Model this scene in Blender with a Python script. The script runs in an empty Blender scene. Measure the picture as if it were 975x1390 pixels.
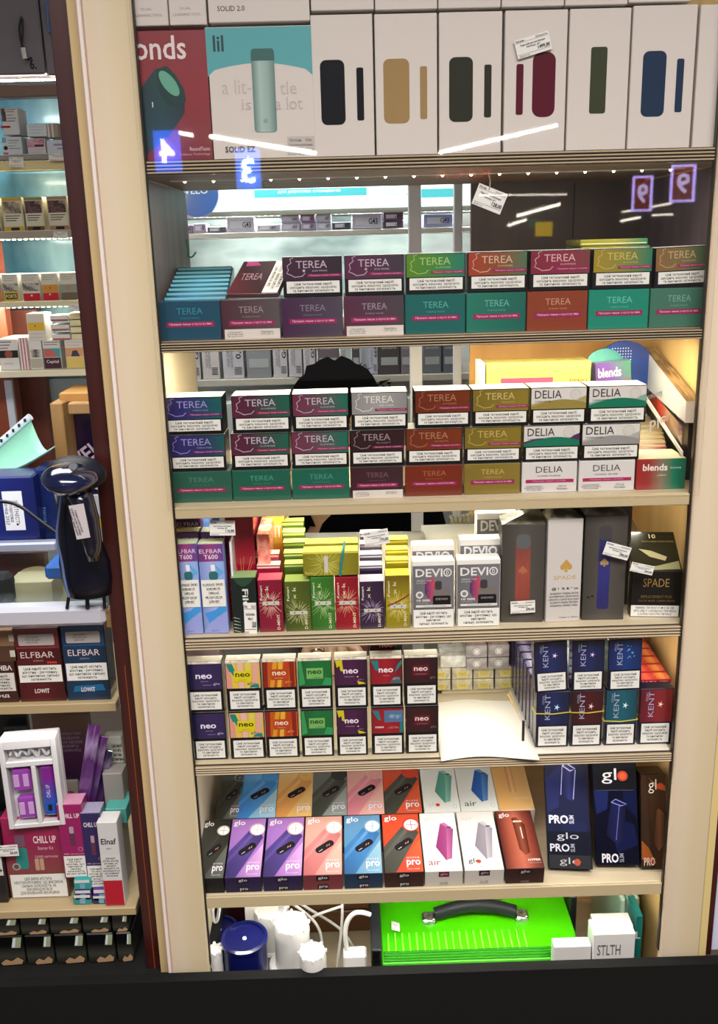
import bpy, bmesh, math, random
from mathutils import Vector, Matrix
random.seed(7)
SC = bpy.context.scene
COL = SC.collection
PI = math.pi

# ---------------------------------------------------------------- camera
F, CX, CY, W, H = 1217.0, 487.5, 650.0, 975, 1390
EYE = Vector((0, -1.2, 1.5))
_d = Vector((119.5, -4630.0, -F)).normalized()          # straight down, seen by the camera
_Z = -_d
_Y0 = Vector((0, 0, -1)); _Y = (_Y0 - _Y0.dot(_Z) * _Z).normalized()
YAW = math.radians(0.5)
_X = _Y.cross(_Z)
_X, _Y = (_X * math.cos(YAW) + _Y * math.sin(YAW)), (_Y * math.cos(YAW) - _X * math.sin(YAW))
R = Matrix((_X, _Y, _Z))                                  # rows: world axes in camera space
cam_d = bpy.data.cameras.new('camera'); cam = bpy.data.objects.new('camera', cam_d); COL.objects.link(cam)
cam.matrix_world = Matrix.Translation(EYE) @ R.to_4x4()
cam_d.sensor_width = 36; cam_d.lens = F / H * 36; cam_d.shift_y = -(H / 2 - CY) / H
cam_d.clip_start = 0.02
SC.camera = cam
def P(px, py, Y=0.0):
    v = R @ Vector((px - CX, -(py - CY), -F))
    return EYE + v * ((Y - EYE.y) / v.y)

# ---------------------------------------------------------------- world, light, exposure
SC.view_settings.view_transform = 'Standard'; SC.view_settings.look = 'None'
SC.view_settings.gamma = 1; SC.view_settings.use_curve_mapping = False
SC.view_settings.exposure = 0.0
wd = bpy.data.worlds.new('shop_air'); SC.world = wd; wd.use_nodes = True
wd.node_tree.nodes['Background'].inputs[0].default_value = (1.0, 0.93, 0.86, 1)
wd.node_tree.nodes['Background'].inputs[1].default_value = 0.15
def area(name, loc, rot, sx, sy, power, col=(1, 1, 1)):
    l = bpy.data.lights.new(name, 'AREA'); l.shape = 'RECTANGLE'; l.size = sx; l.size_y = sy; l.energy = power; l.color = col
    o = bpy.data.objects.new(name, l); COL.objects.link(o); o.location = loc; o.rotation_euler = rot
    return o
area('ceiling_fill_light', (0.3, -1.6, 2.68), (math.radians(-18), 0, 0), 2.4, 1.2, 190, (1, .94, .88))  # added fill from the camera side, standing in for the shop's ceiling lights
area('ceiling_fill_light', (-0.9, 1.0, 2.68), (0, 0, 0), 1.6, 1.0, 60, (1, 1, .98))

# ---------------------------------------------------------------- materials
def lin(h):
    h = h.lstrip('#'); h = h if len(h) == 6 else ''.join(x * 2 for x in h); c = [int(h[i:i + 2], 16) / 255 for i in (0, 2, 4)]
    return tuple(((x + .055) / 1.055) ** 2.4 if x > .04045 else x / 12.92 for x in c) + (1,)
def tone(h, q): return tuple(v * q for v in lin(h)[:3]) + (1,)
_M = {}
def mat(c, rough=.45, metal=0.0, coat=0.0, emit=0.0, alpha=1.0, spec=.32):
    k = ('m', c, rough, metal, coat, emit, alpha, spec)
    if k in _M: return _M[k]
    m = bpy.data.materials.new('flat_' + c.strip('#')); m.use_nodes = True
    b = m.node_tree.nodes['Principled BSDF']
    b.inputs['Base Color'].default_value = lin(c); b.inputs['Roughness'].default_value = rough
    b.inputs['Metallic'].default_value = metal; b.inputs['Coat Weight'].default_value = coat; b.inputs['Coat Roughness'].default_value = .08
    b.inputs['Specular IOR Level'].default_value = spec
    if emit: b.inputs['Emission Color'].default_value = lin(c); b.inputs['Emission Strength'].default_value = emit
    if alpha < 1: b.inputs['Alpha'].default_value = alpha
    _M[k] = m; return m
def ramp_mat(cols, axis='X', rough=.3, coat=.35, noise=0.0, scale=3, metal=0):
    """colours that run from one side of the piece to the other (printed gradient)"""
    k = ('g', tuple(cols), axis, rough, coat, noise, scale, metal)
    if k in _M: return _M[k]
    m = bpy.data.materials.new('printed_gradient'); m.use_nodes = True
    nt = m.node_tree; b = nt.nodes['Principled BSDF']
    b.inputs['Roughness'].default_value = rough; b.inputs['Coat Weight'].default_value = coat; b.inputs['Coat Roughness'].default_value = .1
    b.inputs['Metallic'].default_value = metal
    tc = nt.nodes.new('ShaderNodeTexCoord'); sp = nt.nodes.new('ShaderNodeSeparateXYZ'); cr = nt.nodes.new('ShaderNodeValToRGB')
    nt.links.new(tc.outputs['Generated'], sp.inputs[0])
    out = sp.outputs['XYZ'.index(axis)] if axis in 'XYZ' else None
    if axis == 'D':
        a = nt.nodes.new('ShaderNodeMath'); a.operation = 'ADD'; nt.links.new(sp.outputs[0], a.inputs[0]); nt.links.new(sp.outputs[2], a.inputs[1])
        h = nt.nodes.new('ShaderNodeMath'); h.operation = 'MULTIPLY'; h.inputs[1].default_value = .5; nt.links.new(a.outputs[0], h.inputs[0]); out = h.outputs[0]
    if noise:
        n = nt.nodes.new('ShaderNodeTexNoise'); n.inputs['Scale'].default_value = scale; nt.links.new(tc.outputs['Generated'], n.inputs[0])
        s = nt.nodes.new('ShaderNodeMath'); s.operation = 'MULTIPLY_ADD'; s.inputs[1].default_value = noise * 2; s.inputs[2].default_value = -noise
        nt.links.new(n.outputs[0], s.inputs[0])
        a2 = nt.nodes.new('ShaderNodeMath'); a2.operation = 'ADD'; nt.links.new(out, a2.inputs[0]); nt.links.new(s.outputs[0], a2.inputs[1]); out = a2.outputs[0]
    nt.links.new(out, cr.inputs[0])
    e = cr.color_ramp.elements
    n_ = len(cols)
    q_ = .8 if coat >= .5 else 1
    e[0].position = 0; e[0].color = tone(cols[0], q_); e[1].position = 1; e[1].color = tone(cols[-1], q_)
    for i in range(1, n_ - 1):
        x = e.new(i / (n_ - 1)); x.color = tone(cols[i], q_)
    nt.links.new(cr.outputs[0], b.inputs['Base Color'])
    _M[k] = m; return m
def wood(c1, c2, scale=6, along='X', rough=.45):
    k = ('w', c1, c2, scale, along)
    if k in _M: return _M[k]
    m = bpy.data.materials.new('wood_grain'); m.use_nodes = True; nt = m.node_tree; b = nt.nodes['Principled BSDF']
    b.inputs['Roughness'].default_value = rough
    tc = nt.nodes.new('ShaderNodeTexCoord'); mp = nt.nodes.new('ShaderNodeMapping'); n = nt.nodes.new('ShaderNodeTexNoise'); cr = nt.nodes.new('ShaderNodeValToRGB')
    s = {'X': (.6, 9, 9), 'Z': (9, 9, .6), 'Y': (9, .6, 9)}[along]
    mp.inputs['Scale'].default_value = [x * scale for x in s]; n.inputs['Scale'].default_value = 1.0; n.inputs['Detail'].default_value = 5
    nt.links.new(tc.outputs['Object'], mp.inputs[0]); nt.links.new(mp.outputs[0], n.inputs[0]); nt.links.new(n.outputs[0], cr.inputs[0])
    cr.color_ramp.elements[0].position = .35; cr.color_ramp.elements[1].position = .65
    cr.color_ramp.elements[0].color = lin(c1); cr.color_ramp.elements[1].color = lin(c2)
    nt.links.new(cr.outputs[0], b.inputs['Base Color'])
    bp = nt.nodes.new('ShaderNodeBump'); bp.inputs['Strength'].default_value = .08; nt.links.new(n.outputs[0], bp.inputs['Height']); nt.links.new(bp.outputs[0], b.inputs['Normal'])
    _M[k] = m; return m
def crinkle(c1, c2, scale=60, rough=.15, bump=.6, metal=0.0):
    """clear film gathered over card: sharp small folds"""
    k = ('c', c1, c2, scale, rough, bump, metal)
    if k in _M: return _M[k]
    m = bpy.data.materials.new('crinkled_film'); m.use_nodes = True; nt = m.node_tree; b = nt.nodes['Principled BSDF']
    b.inputs['Roughness'].default_value = rough; b.inputs['Coat Weight'].default_value = .6; b.inputs['Metallic'].default_value = metal
    tc = nt.nodes.new('ShaderNodeTexCoord'); n = nt.nodes.new('ShaderNodeTexNoise'); n.inputs['Scale'].default_value = scale; n.inputs['Detail'].default_value = 6
    cr = nt.nodes.new('ShaderNodeValToRGB'); cr.color_ramp.elements[0].position = .4; cr.color_ramp.elements[1].position = .6
    cr.color_ramp.elements[0].color = lin(c1); cr.color_ramp.elements[1].color = lin(c2)
    nt.links.new(tc.outputs['Object'], n.inputs[0]); nt.links.new(n.outputs[0], cr.inputs[0]); nt.links.new(cr.outputs[0], b.inputs['Base Color'])
    bp = nt.nodes.new('ShaderNodeBump'); bp.inputs['Strength'].default_value = bump; bp.inputs['Distance'].default_value = .004
    nt.links.new(n.outputs[0], bp.inputs['Height']); nt.links.new(bp.outputs[0], b.inputs['Normal'])
    _M[k] = m; return m
def clear(name='clear_plastic', tint='#ffffff', refl=.06, rough=.02, fres=True, ior=1.45):
    k = ('t', tint, refl, rough, fres, ior)
    if k in _M: return _M[k]
    m = bpy.data.materials.new(name); m.use_nodes = True; nt = m.node_tree
    for n in list(nt.nodes):
        if n.type == 'BSDF_PRINCIPLED': nt.nodes.remove(n)
    t = nt.nodes.new('ShaderNodeBsdfTransparent'); t.inputs[0].default_value = lin(tint)
    g = nt.nodes.new('ShaderNodeBsdfGlossy'); g.inputs['Roughness'].default_value = rough
    mx = nt.nodes.new('ShaderNodeMixShader')
    if fres:
        f = nt.nodes.new('ShaderNodeFresnel'); nt.links.new(f.outputs[0], mx.inputs[0])
        ge = nt.nodes.new('ShaderNodeNewGeometry'); mr = nt.nodes.new('ShaderNodeMapRange')      # same reflectance on both sides of the thin pane
        mr.inputs['To Min'].default_value = ior; mr.inputs['To Max'].default_value = 1 / ior
        nt.links.new(ge.outputs['Backfacing'], mr.inputs['Value']); nt.links.new(mr.outputs[0], f.inputs[0])
    else: mx.inputs[0].default_value = refl
    nt.links.new(t.outputs[0], mx.inputs[1]); nt.links.new(g.outputs[0], mx.inputs[2])
    nt.links.new(mx.outputs[0], nt.nodes['Material Output'].inputs[0])
    _M[k] = m; return m
def as_mat(m): return mat(m) if isinstance(m, str) else m

# ---------------------------------------------------------------- meshes
_C = {}
def mesh_from(bm, name):
    me = bpy.data.meshes.new(name); bm.to_mesh(me); bm.free(); return me
def box_mesh(w, d, h, m, bev=.0008, key=None):
    """a box standing on the origin: x centred, y 0..d, z 0..h"""
    k = ('b', round(w, 4), round(d, 4), round(h, 4), m.name, bev)
    if k in _C: return _C[k]
    bm = bmesh.new(); bmesh.ops.create_cube(bm, size=1)
    for v in bm.verts: v.co = Vector((v.co.x * w, (v.co.y + .5) * d, (v.co.z + .5) * h))
    if bev: bmesh.ops.bevel(bm, geom=bm.edges[:], offset=min(bev, w / 4, d / 4, h / 4), segments=1, affect='EDGES')
    me = mesh_from(bm, 'box'); me.materials.append(m); _C[k] = me; return me
def link(name, me, parent=None, loc=(0, 0, 0), rot=(0, 0, 0), scale=(1, 1, 1)):
    o = bpy.data.objects.new(name, me); COL.objects.link(o)
    if parent is not None: o.parent = parent
    o.location = loc; o.rotation_euler = rot; o.scale = scale; return o
def tag(o, label, cat, group=None, kind=None):
    o['label'] = label
    if cat: o['category'] = cat
    if group: o['group'] = group
    if kind: o['kind'] = kind
    return o
def empty(name, loc, rot=(0, 0, 0), label=None, cat=None, group=None):
    o = bpy.data.objects.new(name, None); COL.objects.link(o); o.location = loc; o.rotation_euler = rot; o.empty_display_size = .02
    if label: tag(o, label, cat, group)
    return o
def boxo(name, x0, x1, y0, y1, z0, z1, m, parent=None, bev=.001):
    """a box given by its extents"""
    me = box_mesh(abs(x1 - x0), abs(y1 - y0), abs(z1 - z0), as_mat(m), bev)
    return link(name, me, parent, ((x0 + x1) / 2, min(y0, y1), min(z0, z1)))
def struct(o): o['kind'] = 'structure'; return o
def rect_mesh(m):
    k = ('r', m.name)
    if k in _C: return _C[k]
    me = bpy.data.meshes.new('print'); me.from_pydata([(-.5, 0, 0), (.5, 0, 0), (.5, 0, 1), (-.5, 0, 1)], [], [(0, 1, 2, 3)]); me.materials.append(m); _C[k] = me; return me
def poly_mesh(pts, m, w, h):
    k = ('p', tuple(pts), m.name, round(w, 4), round(h, 4))
    if k in _C: return _C[k]
    me = bpy.data.meshes.new('print'); me.from_pydata([((u - .5) * w, 0, v * h) for u, v in pts], [], [tuple(range(len(pts)))]); me.materials.append(m)
    if me.polygons[0].normal.y > 0: me.flip_normals()
    _C[k] = me; return me
def text_mesh(s, m, rot=0, bold=0, shear=0):
    """flat lettering fitted to a unit square on the x,z plane"""
    k = ('t', s, m.name, rot, bold, shear)
    if k in _C: return _C[k]
    c = bpy.data.curves.new('lettering', 'FONT'); c.body = s; c.resolution_u = 2 if len(s) < 24 else 1; c.align_x = 'CENTER'; c.offset = bold; c.shear = shear
    c.space_line = .92
    o = bpy.data.objects.new('tmp', c); COL.objects.link(o)
    dg = bpy.context.evaluated_depsgraph_get()
    me = bpy.data.meshes.new_from_object(o.evaluated_get(dg)); bpy.data.objects.remove(o); bpy.data.curves.remove(c)
    cs, sn = {0: (1, 0), 90: (0, 1), 180: (-1, 0), -90: (0, -1)}[rot]
    P2 = [(v.co.x * cs - v.co.y * sn, v.co.x * sn + v.co.y * cs) for v in me.vertices]
    ax = min(p[0] for p in P2); bx = max(p[0] for p in P2); ay = min(p[1] for p in P2); by = max(p[1] for p in P2)
    for v, p in zip(me.vertices, P2): v.co = Vector(((p[0] - ax) / (bx - ax) - .5, 0, (p[1] - ay) / (by - ay)))
    me.materials.clear(); me.materials.append(m); me.update()
    _C[k] = me; return me
def tube(name, pts, r, m, parent=None, res=3, cyclic=False, smooth=True):
    c = bpy.data.curves.new(name, 'CURVE'); c.dimensions = '3D'; c.bevel_depth = r; c.bevel_resolution = res; c.resolution_u = 8; c.use_fill_caps = True
    s = c.splines.new('NURBS' if smooth else 'POLY'); s.points.add(len(pts) - 1)
    for p, q in zip(s.points, pts): p.co = (*q, 1)
    s.use_cyclic_u = cyclic
    if smooth: s.order_u = 3; s.use_endpoint_u = not cyclic
    c.materials.append(as_mat(m))
    o = bpy.data.objects.new('tmp', c); COL.objects.link(o)
    dg = bpy.context.evaluated_depsgraph_get(); me = bpy.data.meshes.new_from_object(o.evaluated_get(dg))
    bpy.data.objects.remove(o); bpy.data.curves.remove(c)
    for p in me.polygons: p.use_smooth = True
    return link(name, me, parent)
def lathe(name, prof, m, parent=None, loc=(0, 0, 0), n=32, rot=(0, 0, 0)):
    bm = bmesh.new(); rings = []
    for r, z in prof:
        rings.append([bm.verts.new((r * math.cos(2 * PI * i / n), r * math.sin(2 * PI * i / n), z)) for i in range(n)])
    for a, b in zip(rings, rings[1:]):
        for i in range(n): bm.faces.new((a[i], a[(i + 1) % n], b[(i + 1) % n], b[i]))
    if prof[0][0] > 1e-5: bm.faces.new(rings[0][::-1])
    if prof[-1][0] > 1e-5: bm.faces.new(rings[-1])
    bmesh.ops.remove_doubles(bm, verts=bm.verts[:], dist=1e-6)
    bmesh.ops.recalc_face_normals(bm, faces=bm.faces[:])
    me = mesh_from(bm, name); me.materials.append(as_mat(m))
    for p in me.polygons: p.use_smooth = True
    o = link(name, me, parent, loc, rot)
    md = o.modifiers.new('e', 'EDGE_SPLIT'); md.split_angle = math.radians(40)
    return o
def prism(name, pts, y0, y1, m, parent=None, bev=0.0, loc=(0, 0, 0), rot=(0, 0, 0)):
    """outline in x,z pushed from y0 to y1"""
    bm = bmesh.new(); a = [bm.verts.new((x, y0, z)) for x, z in pts]; b = [bm.verts.new((x, y1, z)) for x, z in pts]; n = len(pts)
    bm.faces.new(a); bm.faces.new(b[::-1])
    for i in range(n): bm.faces.new((a[i], b[i], b[(i + 1) % n], a[(i + 1) % n]))
    bmesh.ops.recalc_face_normals(bm, faces=bm.faces[:])
    if bev: bmesh.ops.bevel(bm, geom=bm.edges[:], offset=bev, segments=2, affect='EDGES')
    me = mesh_from(bm, name); me.materials.append(as_mat(m)); return link(name, me, parent, loc, rot)
def rr(cx, cy, w, h, r, n=5, ang=0, asp=1.0):
    """rounded rectangle outline; asp = face height / face width so that it stays round"""
    pts = []
    for sx, sy, a0 in ((1, 1, 0), (-1, 1, 90), (-1, -1, 180), (1, -1, 270)):
        for i in range(n + 1):
            a = math.radians(a0 + 90 * i / n)
            x = sx * (w / 2 - r) + r * math.cos(a); y = sy * (h / 2 - r) + r * math.sin(a)
            ca, sa = math.cos(math.radians(ang)), math.sin(math.radians(ang))
            pts.append((round(cx + x * ca - y * sa, 4), round(cy + (x * sa + y * ca) / asp, 4)))
    return pts

# ---------------------------------------------------------------- printed packs
LAY = .0001
def decals(root, w, h, specs, y=0.0, start=1):
    """print on the front face of a pack; u,v run 0..1 over the face"""
    n = start; last = None
    for s in specs:
        k = s[0]; yy = y - LAY * n; n += 1
        if k == 'r':                     # rectangle: u0,v0,u1,v1,material,name
            _, u0, v0, u1, v1, m, nm = s
            last = link(nm, rect_mesh(as_mat(m)), root, (((u0 + u1) / 2 - .5) * w, yy, v0 * h), (0, 0, 0), ((u1 - u0) * w, 1, (v1 - v0) * h))
        elif k in ('t', 'tv', 'tu', 'td'):     # lettering
            _, u0, v0, u1, v1, txt, m, bold = s
            rot = {'t': 0, 'tv': 90, 'tu': 180, 'td': -90}[k]
            link('lettering', text_mesh(txt, as_mat(m), rot, bold), root, (((u0 + u1) / 2 - .5) * w, yy, v0 * h), (0, 0, 0), ((u1 - u0) * w, 1, (v1 - v0) * h))
        elif k == 'p':
            _, pts, m, nm = s
            link(nm, poly_mesh(pts, as_mat(m), w, h), root, (0, yy, 0))
        elif k == 'c':
            _, cu, cv, r, m, nm = s; asp = h / w
            pts = [(round(cu + r * math.cos(2 * PI * i / 20), 4), round(cv + r * math.sin(2 * PI * i / 20) / asp, 4)) for i in range(20)]
            link(nm, poly_mesh(pts, as_mat(m), w, h), root, (0, yy, 0))
        elif k == 'l':                   # thin line: points, width (in face widths)
            _, pts, th, m, nm = s; asp = h / w
            L = []; Rr = []
            for i, (u, v) in enumerate(pts):
                a = pts[max(0, i - 1)]; b = pts[min(len(pts) - 1, i + 1)]
                dx, dy = b[0] - a[0], (b[1] - a[1]) * asp; q = math.hypot(dx, dy) or 1
                L.append((u - dy / q * th / 2, v + dx / q * th / 2 / asp)); Rr.append((u + dy / q * th / 2, v - dx / q * th / 2 / asp))
            vs = [((u - .5) * w, 0, v * h) for u, v in L + Rr]; m_ = len(pts)
            me = bpy.data.meshes.new('print'); me.from_pydata(vs, [], [(i, m_ + i, m_ + i + 1, i + 1) for i in range(m_ - 1)]); me.materials.append(as_mat(m))
            link(nm, me, root, (0, yy, 0))
        elif k == 'w':                   # warning label slab with its lettering: u0,v0,u1,v1,text[,rot]
            u0, v0, u1, v1, txt = s[1:6]; rot = s[6] if len(s) > 6 else 0; base = s[7] if len(s) > 7 else '#d9d8d2'
            ww, hh = (u1 - u0) * w, (v1 - v0) * h
            o = link('warning_label', rect_mesh(mat(base, .5)), root, (((u0 + u1) / 2 - .5) * w, yy, v0 * h), (0, 0, 0), (ww, 1, hh))
            link('lettering', text_mesh(txt, mat('#15151a', .6), rot, .012), o, (0, -LAY * .6, .1), (0, 0, 0), (.88, 1, .8))
            n += 1
def unit(name, label, cat, group, x, z0, Y, w, h, d, body, specs, lean=0.0, turn=0.0, roll=0.0, bev=.0008, top=None):
    """one pack: x = centre of its front, z0 = what it stands on, Y = front face; lean tips it back, turn spins it"""
    r = empty(name, (x, Y, z0), (-lean, roll, turn), label, cat, group)
    link('body', box_mesh(w, d, h, as_mat(body), bev), r)
    if top is not None:
        link('top_face', rect_mesh(as_mat(top)), r, (0, .0005, h + .0003), (-PI / 2, 0, 0), (w * .985, 1, d * .97))
    decals(r, w, h, specs)
    return r
def pxw(x0, x1, y, Y):
    a = P(x0, y, Y); b = P(x1, y, Y); return (a.x + b.x) / 2, abs(b.x - a.x) - .0006
def pack(name, label, cat, group, x0, x1, yt, yb, Y, d, body, specs, z0=None, h=None, **k):
    x, w = pxw(x0, x1, (yb * 2 + yt) / 3, Y)
    xm = (x0 + x1) / 2
    if z0 is None: z0 = P(xm, yb, Y).z
    if h is None: h = P(xm, yt, Y).z - P(xm, yb, Y).z
    return unit(name, label, cat, group, x, z0, Y, w, h - .0004, d, body, specs, **k)
ORD = ['first', 'second', 'third', 'fourth', 'fifth', 'sixth', 'seventh', 'eighth', 'ninth', 'tenth', 'eleventh', 'twelfth', 'thirteenth', 'fourteenth', 'fifteenth', 'sixteenth']
WARN3 = "Цей тютюновий виріб\nшкодить вашому здоров'ю\nта викликає залежність"
WARN5 = "Цей тютюновий\nвиріб шкодить\nвашому здоров'ю\nта викликає\nзалежність"
WARN4 = "Цей виріб містить\nнікотин - речовину, що\nвикликає\nсильну залежність"
# ================================================================= the setting
CREAM = '#cdbfa3'
def zl(y, Y=.0): return P(560, y, Y).z
ZF = 0.0
struct(boxo('floor', -3, 3, -9, 4, -.05, 0, mat('#5a5048', .35), bev=0))
struct(boxo('ceiling', -3, 3, .5, 4, 2.75, 2.8, mat('#8a857c', .8), bev=0))
struct(boxo('wall_back', -3, 3, 3.2, 3.3, 0, 2.75, mat('#6f6a66', .8), bev=0))
m_post = ramp_mat(['#c9b7a0', '#cabba2', '#c6b595', '#c2b393'], 'X', .55, .0, .12, 2.5)
ZT = 2.35; ZB = zl(1302)
# left post: wide face, bead, return strip, mahogany frame behind
xl0, xl1 = P(147, 500, .0).x, P(215, 500, .0).x
def vx(px, py, Y=0): return P(px, py, Y).x
xLi = vx(178, 0); xLo = vx(106, 0)
struct(boxo('trim_1', xLo + .004, xLi, -.004, .0095, ZB - .02, ZT, m_post, bev=.002))
struct(boxo('trim_2', xLo - .001, xLo + .004, -.008, .05, ZB - .02, ZT, mat('#dccfcb', .4), bev=.001))
struct(boxo('trim_3', vx(89, 0, .01), xLo - .001, .01, .06, ZB - .02, ZT, mat('#c2a97c', .5), bev=.001))
xm0 = vx(64, 0, .02)
struct(boxo('trim_4', xm0, vx(89, 0, .01), .02, .07, ZB - .02, ZT, ramp_mat(['#32100f', '#3e1712', '#32100f'], 'X', .35, .3), bev=.001))
struct(boxo('trim_5', xm0 + .013, xm0 + .0145, .0185, .02, ZB - .02, zl(900), mat('#7a3a20', .5), bev=0))
# right post
xRi = vx(989, 0); xRo = vx(964, 1240)
struct(boxo('trim_6', xRi, vx(948, 1290), -.004, .0095, ZB - .02, ZT, m_post, bev=.002))
struct(boxo('trim_7', vx(948, 1290) + .0005, vx(959, 1290), .0, .06, ZB - .02, ZT, mat('#cdb87f', .5), bev=.001))
struct(boxo('trim_8', vx(959, 1290) + .0005, vx(970, 1290), .01, .07, ZB - .02, ZT, mat('#3c1613', .35, coat=.3), bev=.001))
struct(boxo('trim_9', vx(970, 1290) + .0005, vx(970, 1290) + .05, .02, .08, ZB - .02, ZT, mat('#c9cce0', .5), bev=.001))
# dark seam strips between posts and the opening
struct(boxo('trim_10', xLi, xLi + .002, .002, .0095, ZB, ZT, mat('#2b2723', .4, .5), bev=0))
struct(boxo('trim_11', xRi - .002, xRi, .002, .0095, ZB, ZT, mat('#3a332c', .4, .5), bev=0))
# plinth: black board closing the foot of the furniture
struct(boxo('baseboard_front', -1.2, 1.0, -.03, -.012, 0, ZB, mat('#020202', .9), bev=0))
struct(boxo('baseboard_left', -1.2, xLi, -.012, .6, 0, ZB - .02, mat('#0a0a0a', .8), bev=0))
XL, XR = xLi + .002, xRi - .002
DEP = .36
WL, WR = XL - .016, XR + .028          # inner faces of the side walls, set back behind the posts
# shelves
def shelf(yt, yb, lab, ribbed, m, d=DEP, y0=.004):
    z1, z0 = zl(yt), zl(yb)
    r = empty('shelf', (0, y0, z0), label=lab, cat='shelf', group='shelves of the cabinet')
    boxo('board', WL, WR, y0 + .006, y0 + d, z0 - z0, z1 - z0, m, r, bev=.0008).location.y -= y0
    if ribbed:
        n = 4; st = (z1 - z0) / n
        for i in range(n):
            boxo('track_rib', XL, XR, y0 - .002, y0 + .006, i * st + .0008, (i + 1) * st - .0012, mat('#ab9a80', .4, .1), r, bev=.0006).location.y -= y0
        boxo('track_back', XL, XR, y0 + .003, y0 + .0062, 0, z1 - z0, mat('#3c342b', .5), r, bev=0).location.y -= y0
    else:
        boxo('edge_band', XL, XR, y0, y0 + .006, 0, z1 - z0, mat('#b4a482', .45), r, bev=.0008).location.y -= y0
    return z1
m_shelf = wood('#b5a68a', '#c3b69b', 3, 'X')
m_shelf_d = wood('#85715a', '#a08a70', 4, 'X')
S0 = shelf(209, 228, 'topmost shelf with ribbed sliding track edge under the tall white boxes', True, m_shelf_d)
SA = shelf(457, 471, 'second shelf with ribbed track edge under the two tier row of coloured packs', True, m_shelf_d)
SB = shelf(682, 697, 'plain cream edged shelf under the three tier stack of packs', False, m_shelf)
SC_ = shelf(861, 876, 'brown ribbed shelf carrying the vape boxes and dark spade boxes', True, m_shelf)
SD = shelf(1034, 1046, 'brown ribbed shelf carrying the two tiers of upright small packs', True, m_shelf)
SE = shelf(1212, 1227, 'lowest cream edged shelf in front of the slanted device boxes', False, m_shelf)
ZFl = zl(1302) - .20
struct(boxo('trim_12', WL, WR, -.01, DEP, ZFl - .02, ZFl, m_shelf, bev=.001))
# cabinet sides and the half back of wood
m_side = wood('#6b6266', '#7b7176', 3, 'Z')
struct(boxo('wall_left', WL - .012, WL, .0105, DEP, ZFl, ZT, mat('#cfc4ab', .5), bev=0))
struct(boxo('wall_right', WR, WR + .012, .0105, DEP, ZFl, ZT, wood('#c9a568', '#dcb97c', 2, 'Z'), bev=0))
struct(boxo('wall_left_panel', WL, WL + .003, .012, DEP, SA, S0 - .02, wood('#574a48', '#6d5f5c', 3, 'Z'), bev=0))  # side panels left and right: dimness of this bay painted as dark wood
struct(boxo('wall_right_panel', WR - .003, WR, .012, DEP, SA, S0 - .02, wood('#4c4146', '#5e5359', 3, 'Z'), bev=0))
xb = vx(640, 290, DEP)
struct(boxo('wall_back_upper_panel', xb, WR, DEP, DEP + .012, SA - .012, ZT, wood('#3f2e26', '#4c382d', 3, 'Z'), bev=0))  # back wood again, with the shade of this bay put into darker tones
struct(boxo('wall_back_panel', xb, WR, DEP, DEP + .012, ZFl, SA - .013, wood('#c8954f', '#dba860', 2, 'Z'), bev=0))
struct(boxo('wall_back_panel_seam', vx(778, 290, DEP), vx(778, 290, DEP) + .002, DEP - .001, DEP, SA, S0 - .02, mat('#1c1310'), bev=0))
struct(boxo('wall_back_low', WL, xb, DEP, DEP + .012, ZFl, SE - .12, wood('#6b4a33', '#80593c', 2, 'X'), bev=0))
# white uprights behind
for a, b in ((555, 572), (617, 628)):
    struct(boxo('trim_%d' % (40 + a % 7), vx(a, 290, .42), vx(b, 290, .42), .42, .44, .6, ZT, mat('#c9cdd6', .4), bev=.001))
# real LED strips under the front of each shelf
def strip(z, y, pw, col, x0=XL + .02, x1=XR - .02, n=18, name='led_strip', label=None, vis=True, rotx=12, dot=.0019):
    r = empty(name, (0, y, z), label=label, cat='light strip')
    boxo('tape', x0, x1, -.004, .004, -.0015, 0, mat('#d9d6c8', .5), r, bev=0)
    me = lathe('tmp', [(dot, 0), (dot * .7, -.0018), (0, -.002)], mat('#fff6dd', emit=14), n=8).data
    bpy.data.objects.remove(bpy.data.objects['tmp'])
    for i in range(n): link('diode', me, r, (x0 + (x1 - x0) * (i + .5) / n, 0, -.0015))
    l = area('strip_light', ((x0 + x1) / 2, y, z - .004), (math.radians(rotx), 0, 0), x1 - x0, .01, pw, col)
    l.parent = None
    return r
warm, cool = (1, .86, .62), (.93, 1, .98)
strip(S0 - .0215, .05, .9, (1, .9, .75), label='row of small lights under the topmost shelf, above the first long row of stacked packs')
strip(zl(471), .10, 3.2, (1, .88, .62), label='row of small lights under the second shelf, lighting the three tier stack')
strip(zl(697), .11, 1.5, (1, .92, .72), label='row of small lights under the cream shelf, lighting the vape boxes')
strip(zl(876), .06, 1.15, (1, .93, .78), label='row of small lights under the shelf of vape boxes')
strip(zl(1046), .03, .8, (1, .94, .84), label='row of small lights above the two slanted rows of device boxes')
strip(zl(1227), .05, 1.4, (1, .95, .84), label='row of small lights above the green case')
# front glass of the upper half
gz0 = SB + .002
gr = empty('front_glass', (0, -.016, gz0), label='clear front glass pane over the upper shelves, catching lamp reflections', cat='glass')
boxo('pane', XL - .005, XR + .005, 0, .004, 0, ZT - gz0, clear('pane_glass', '#ffffff', ior=1.5), gr, bev=0)
GY = -.016
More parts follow.
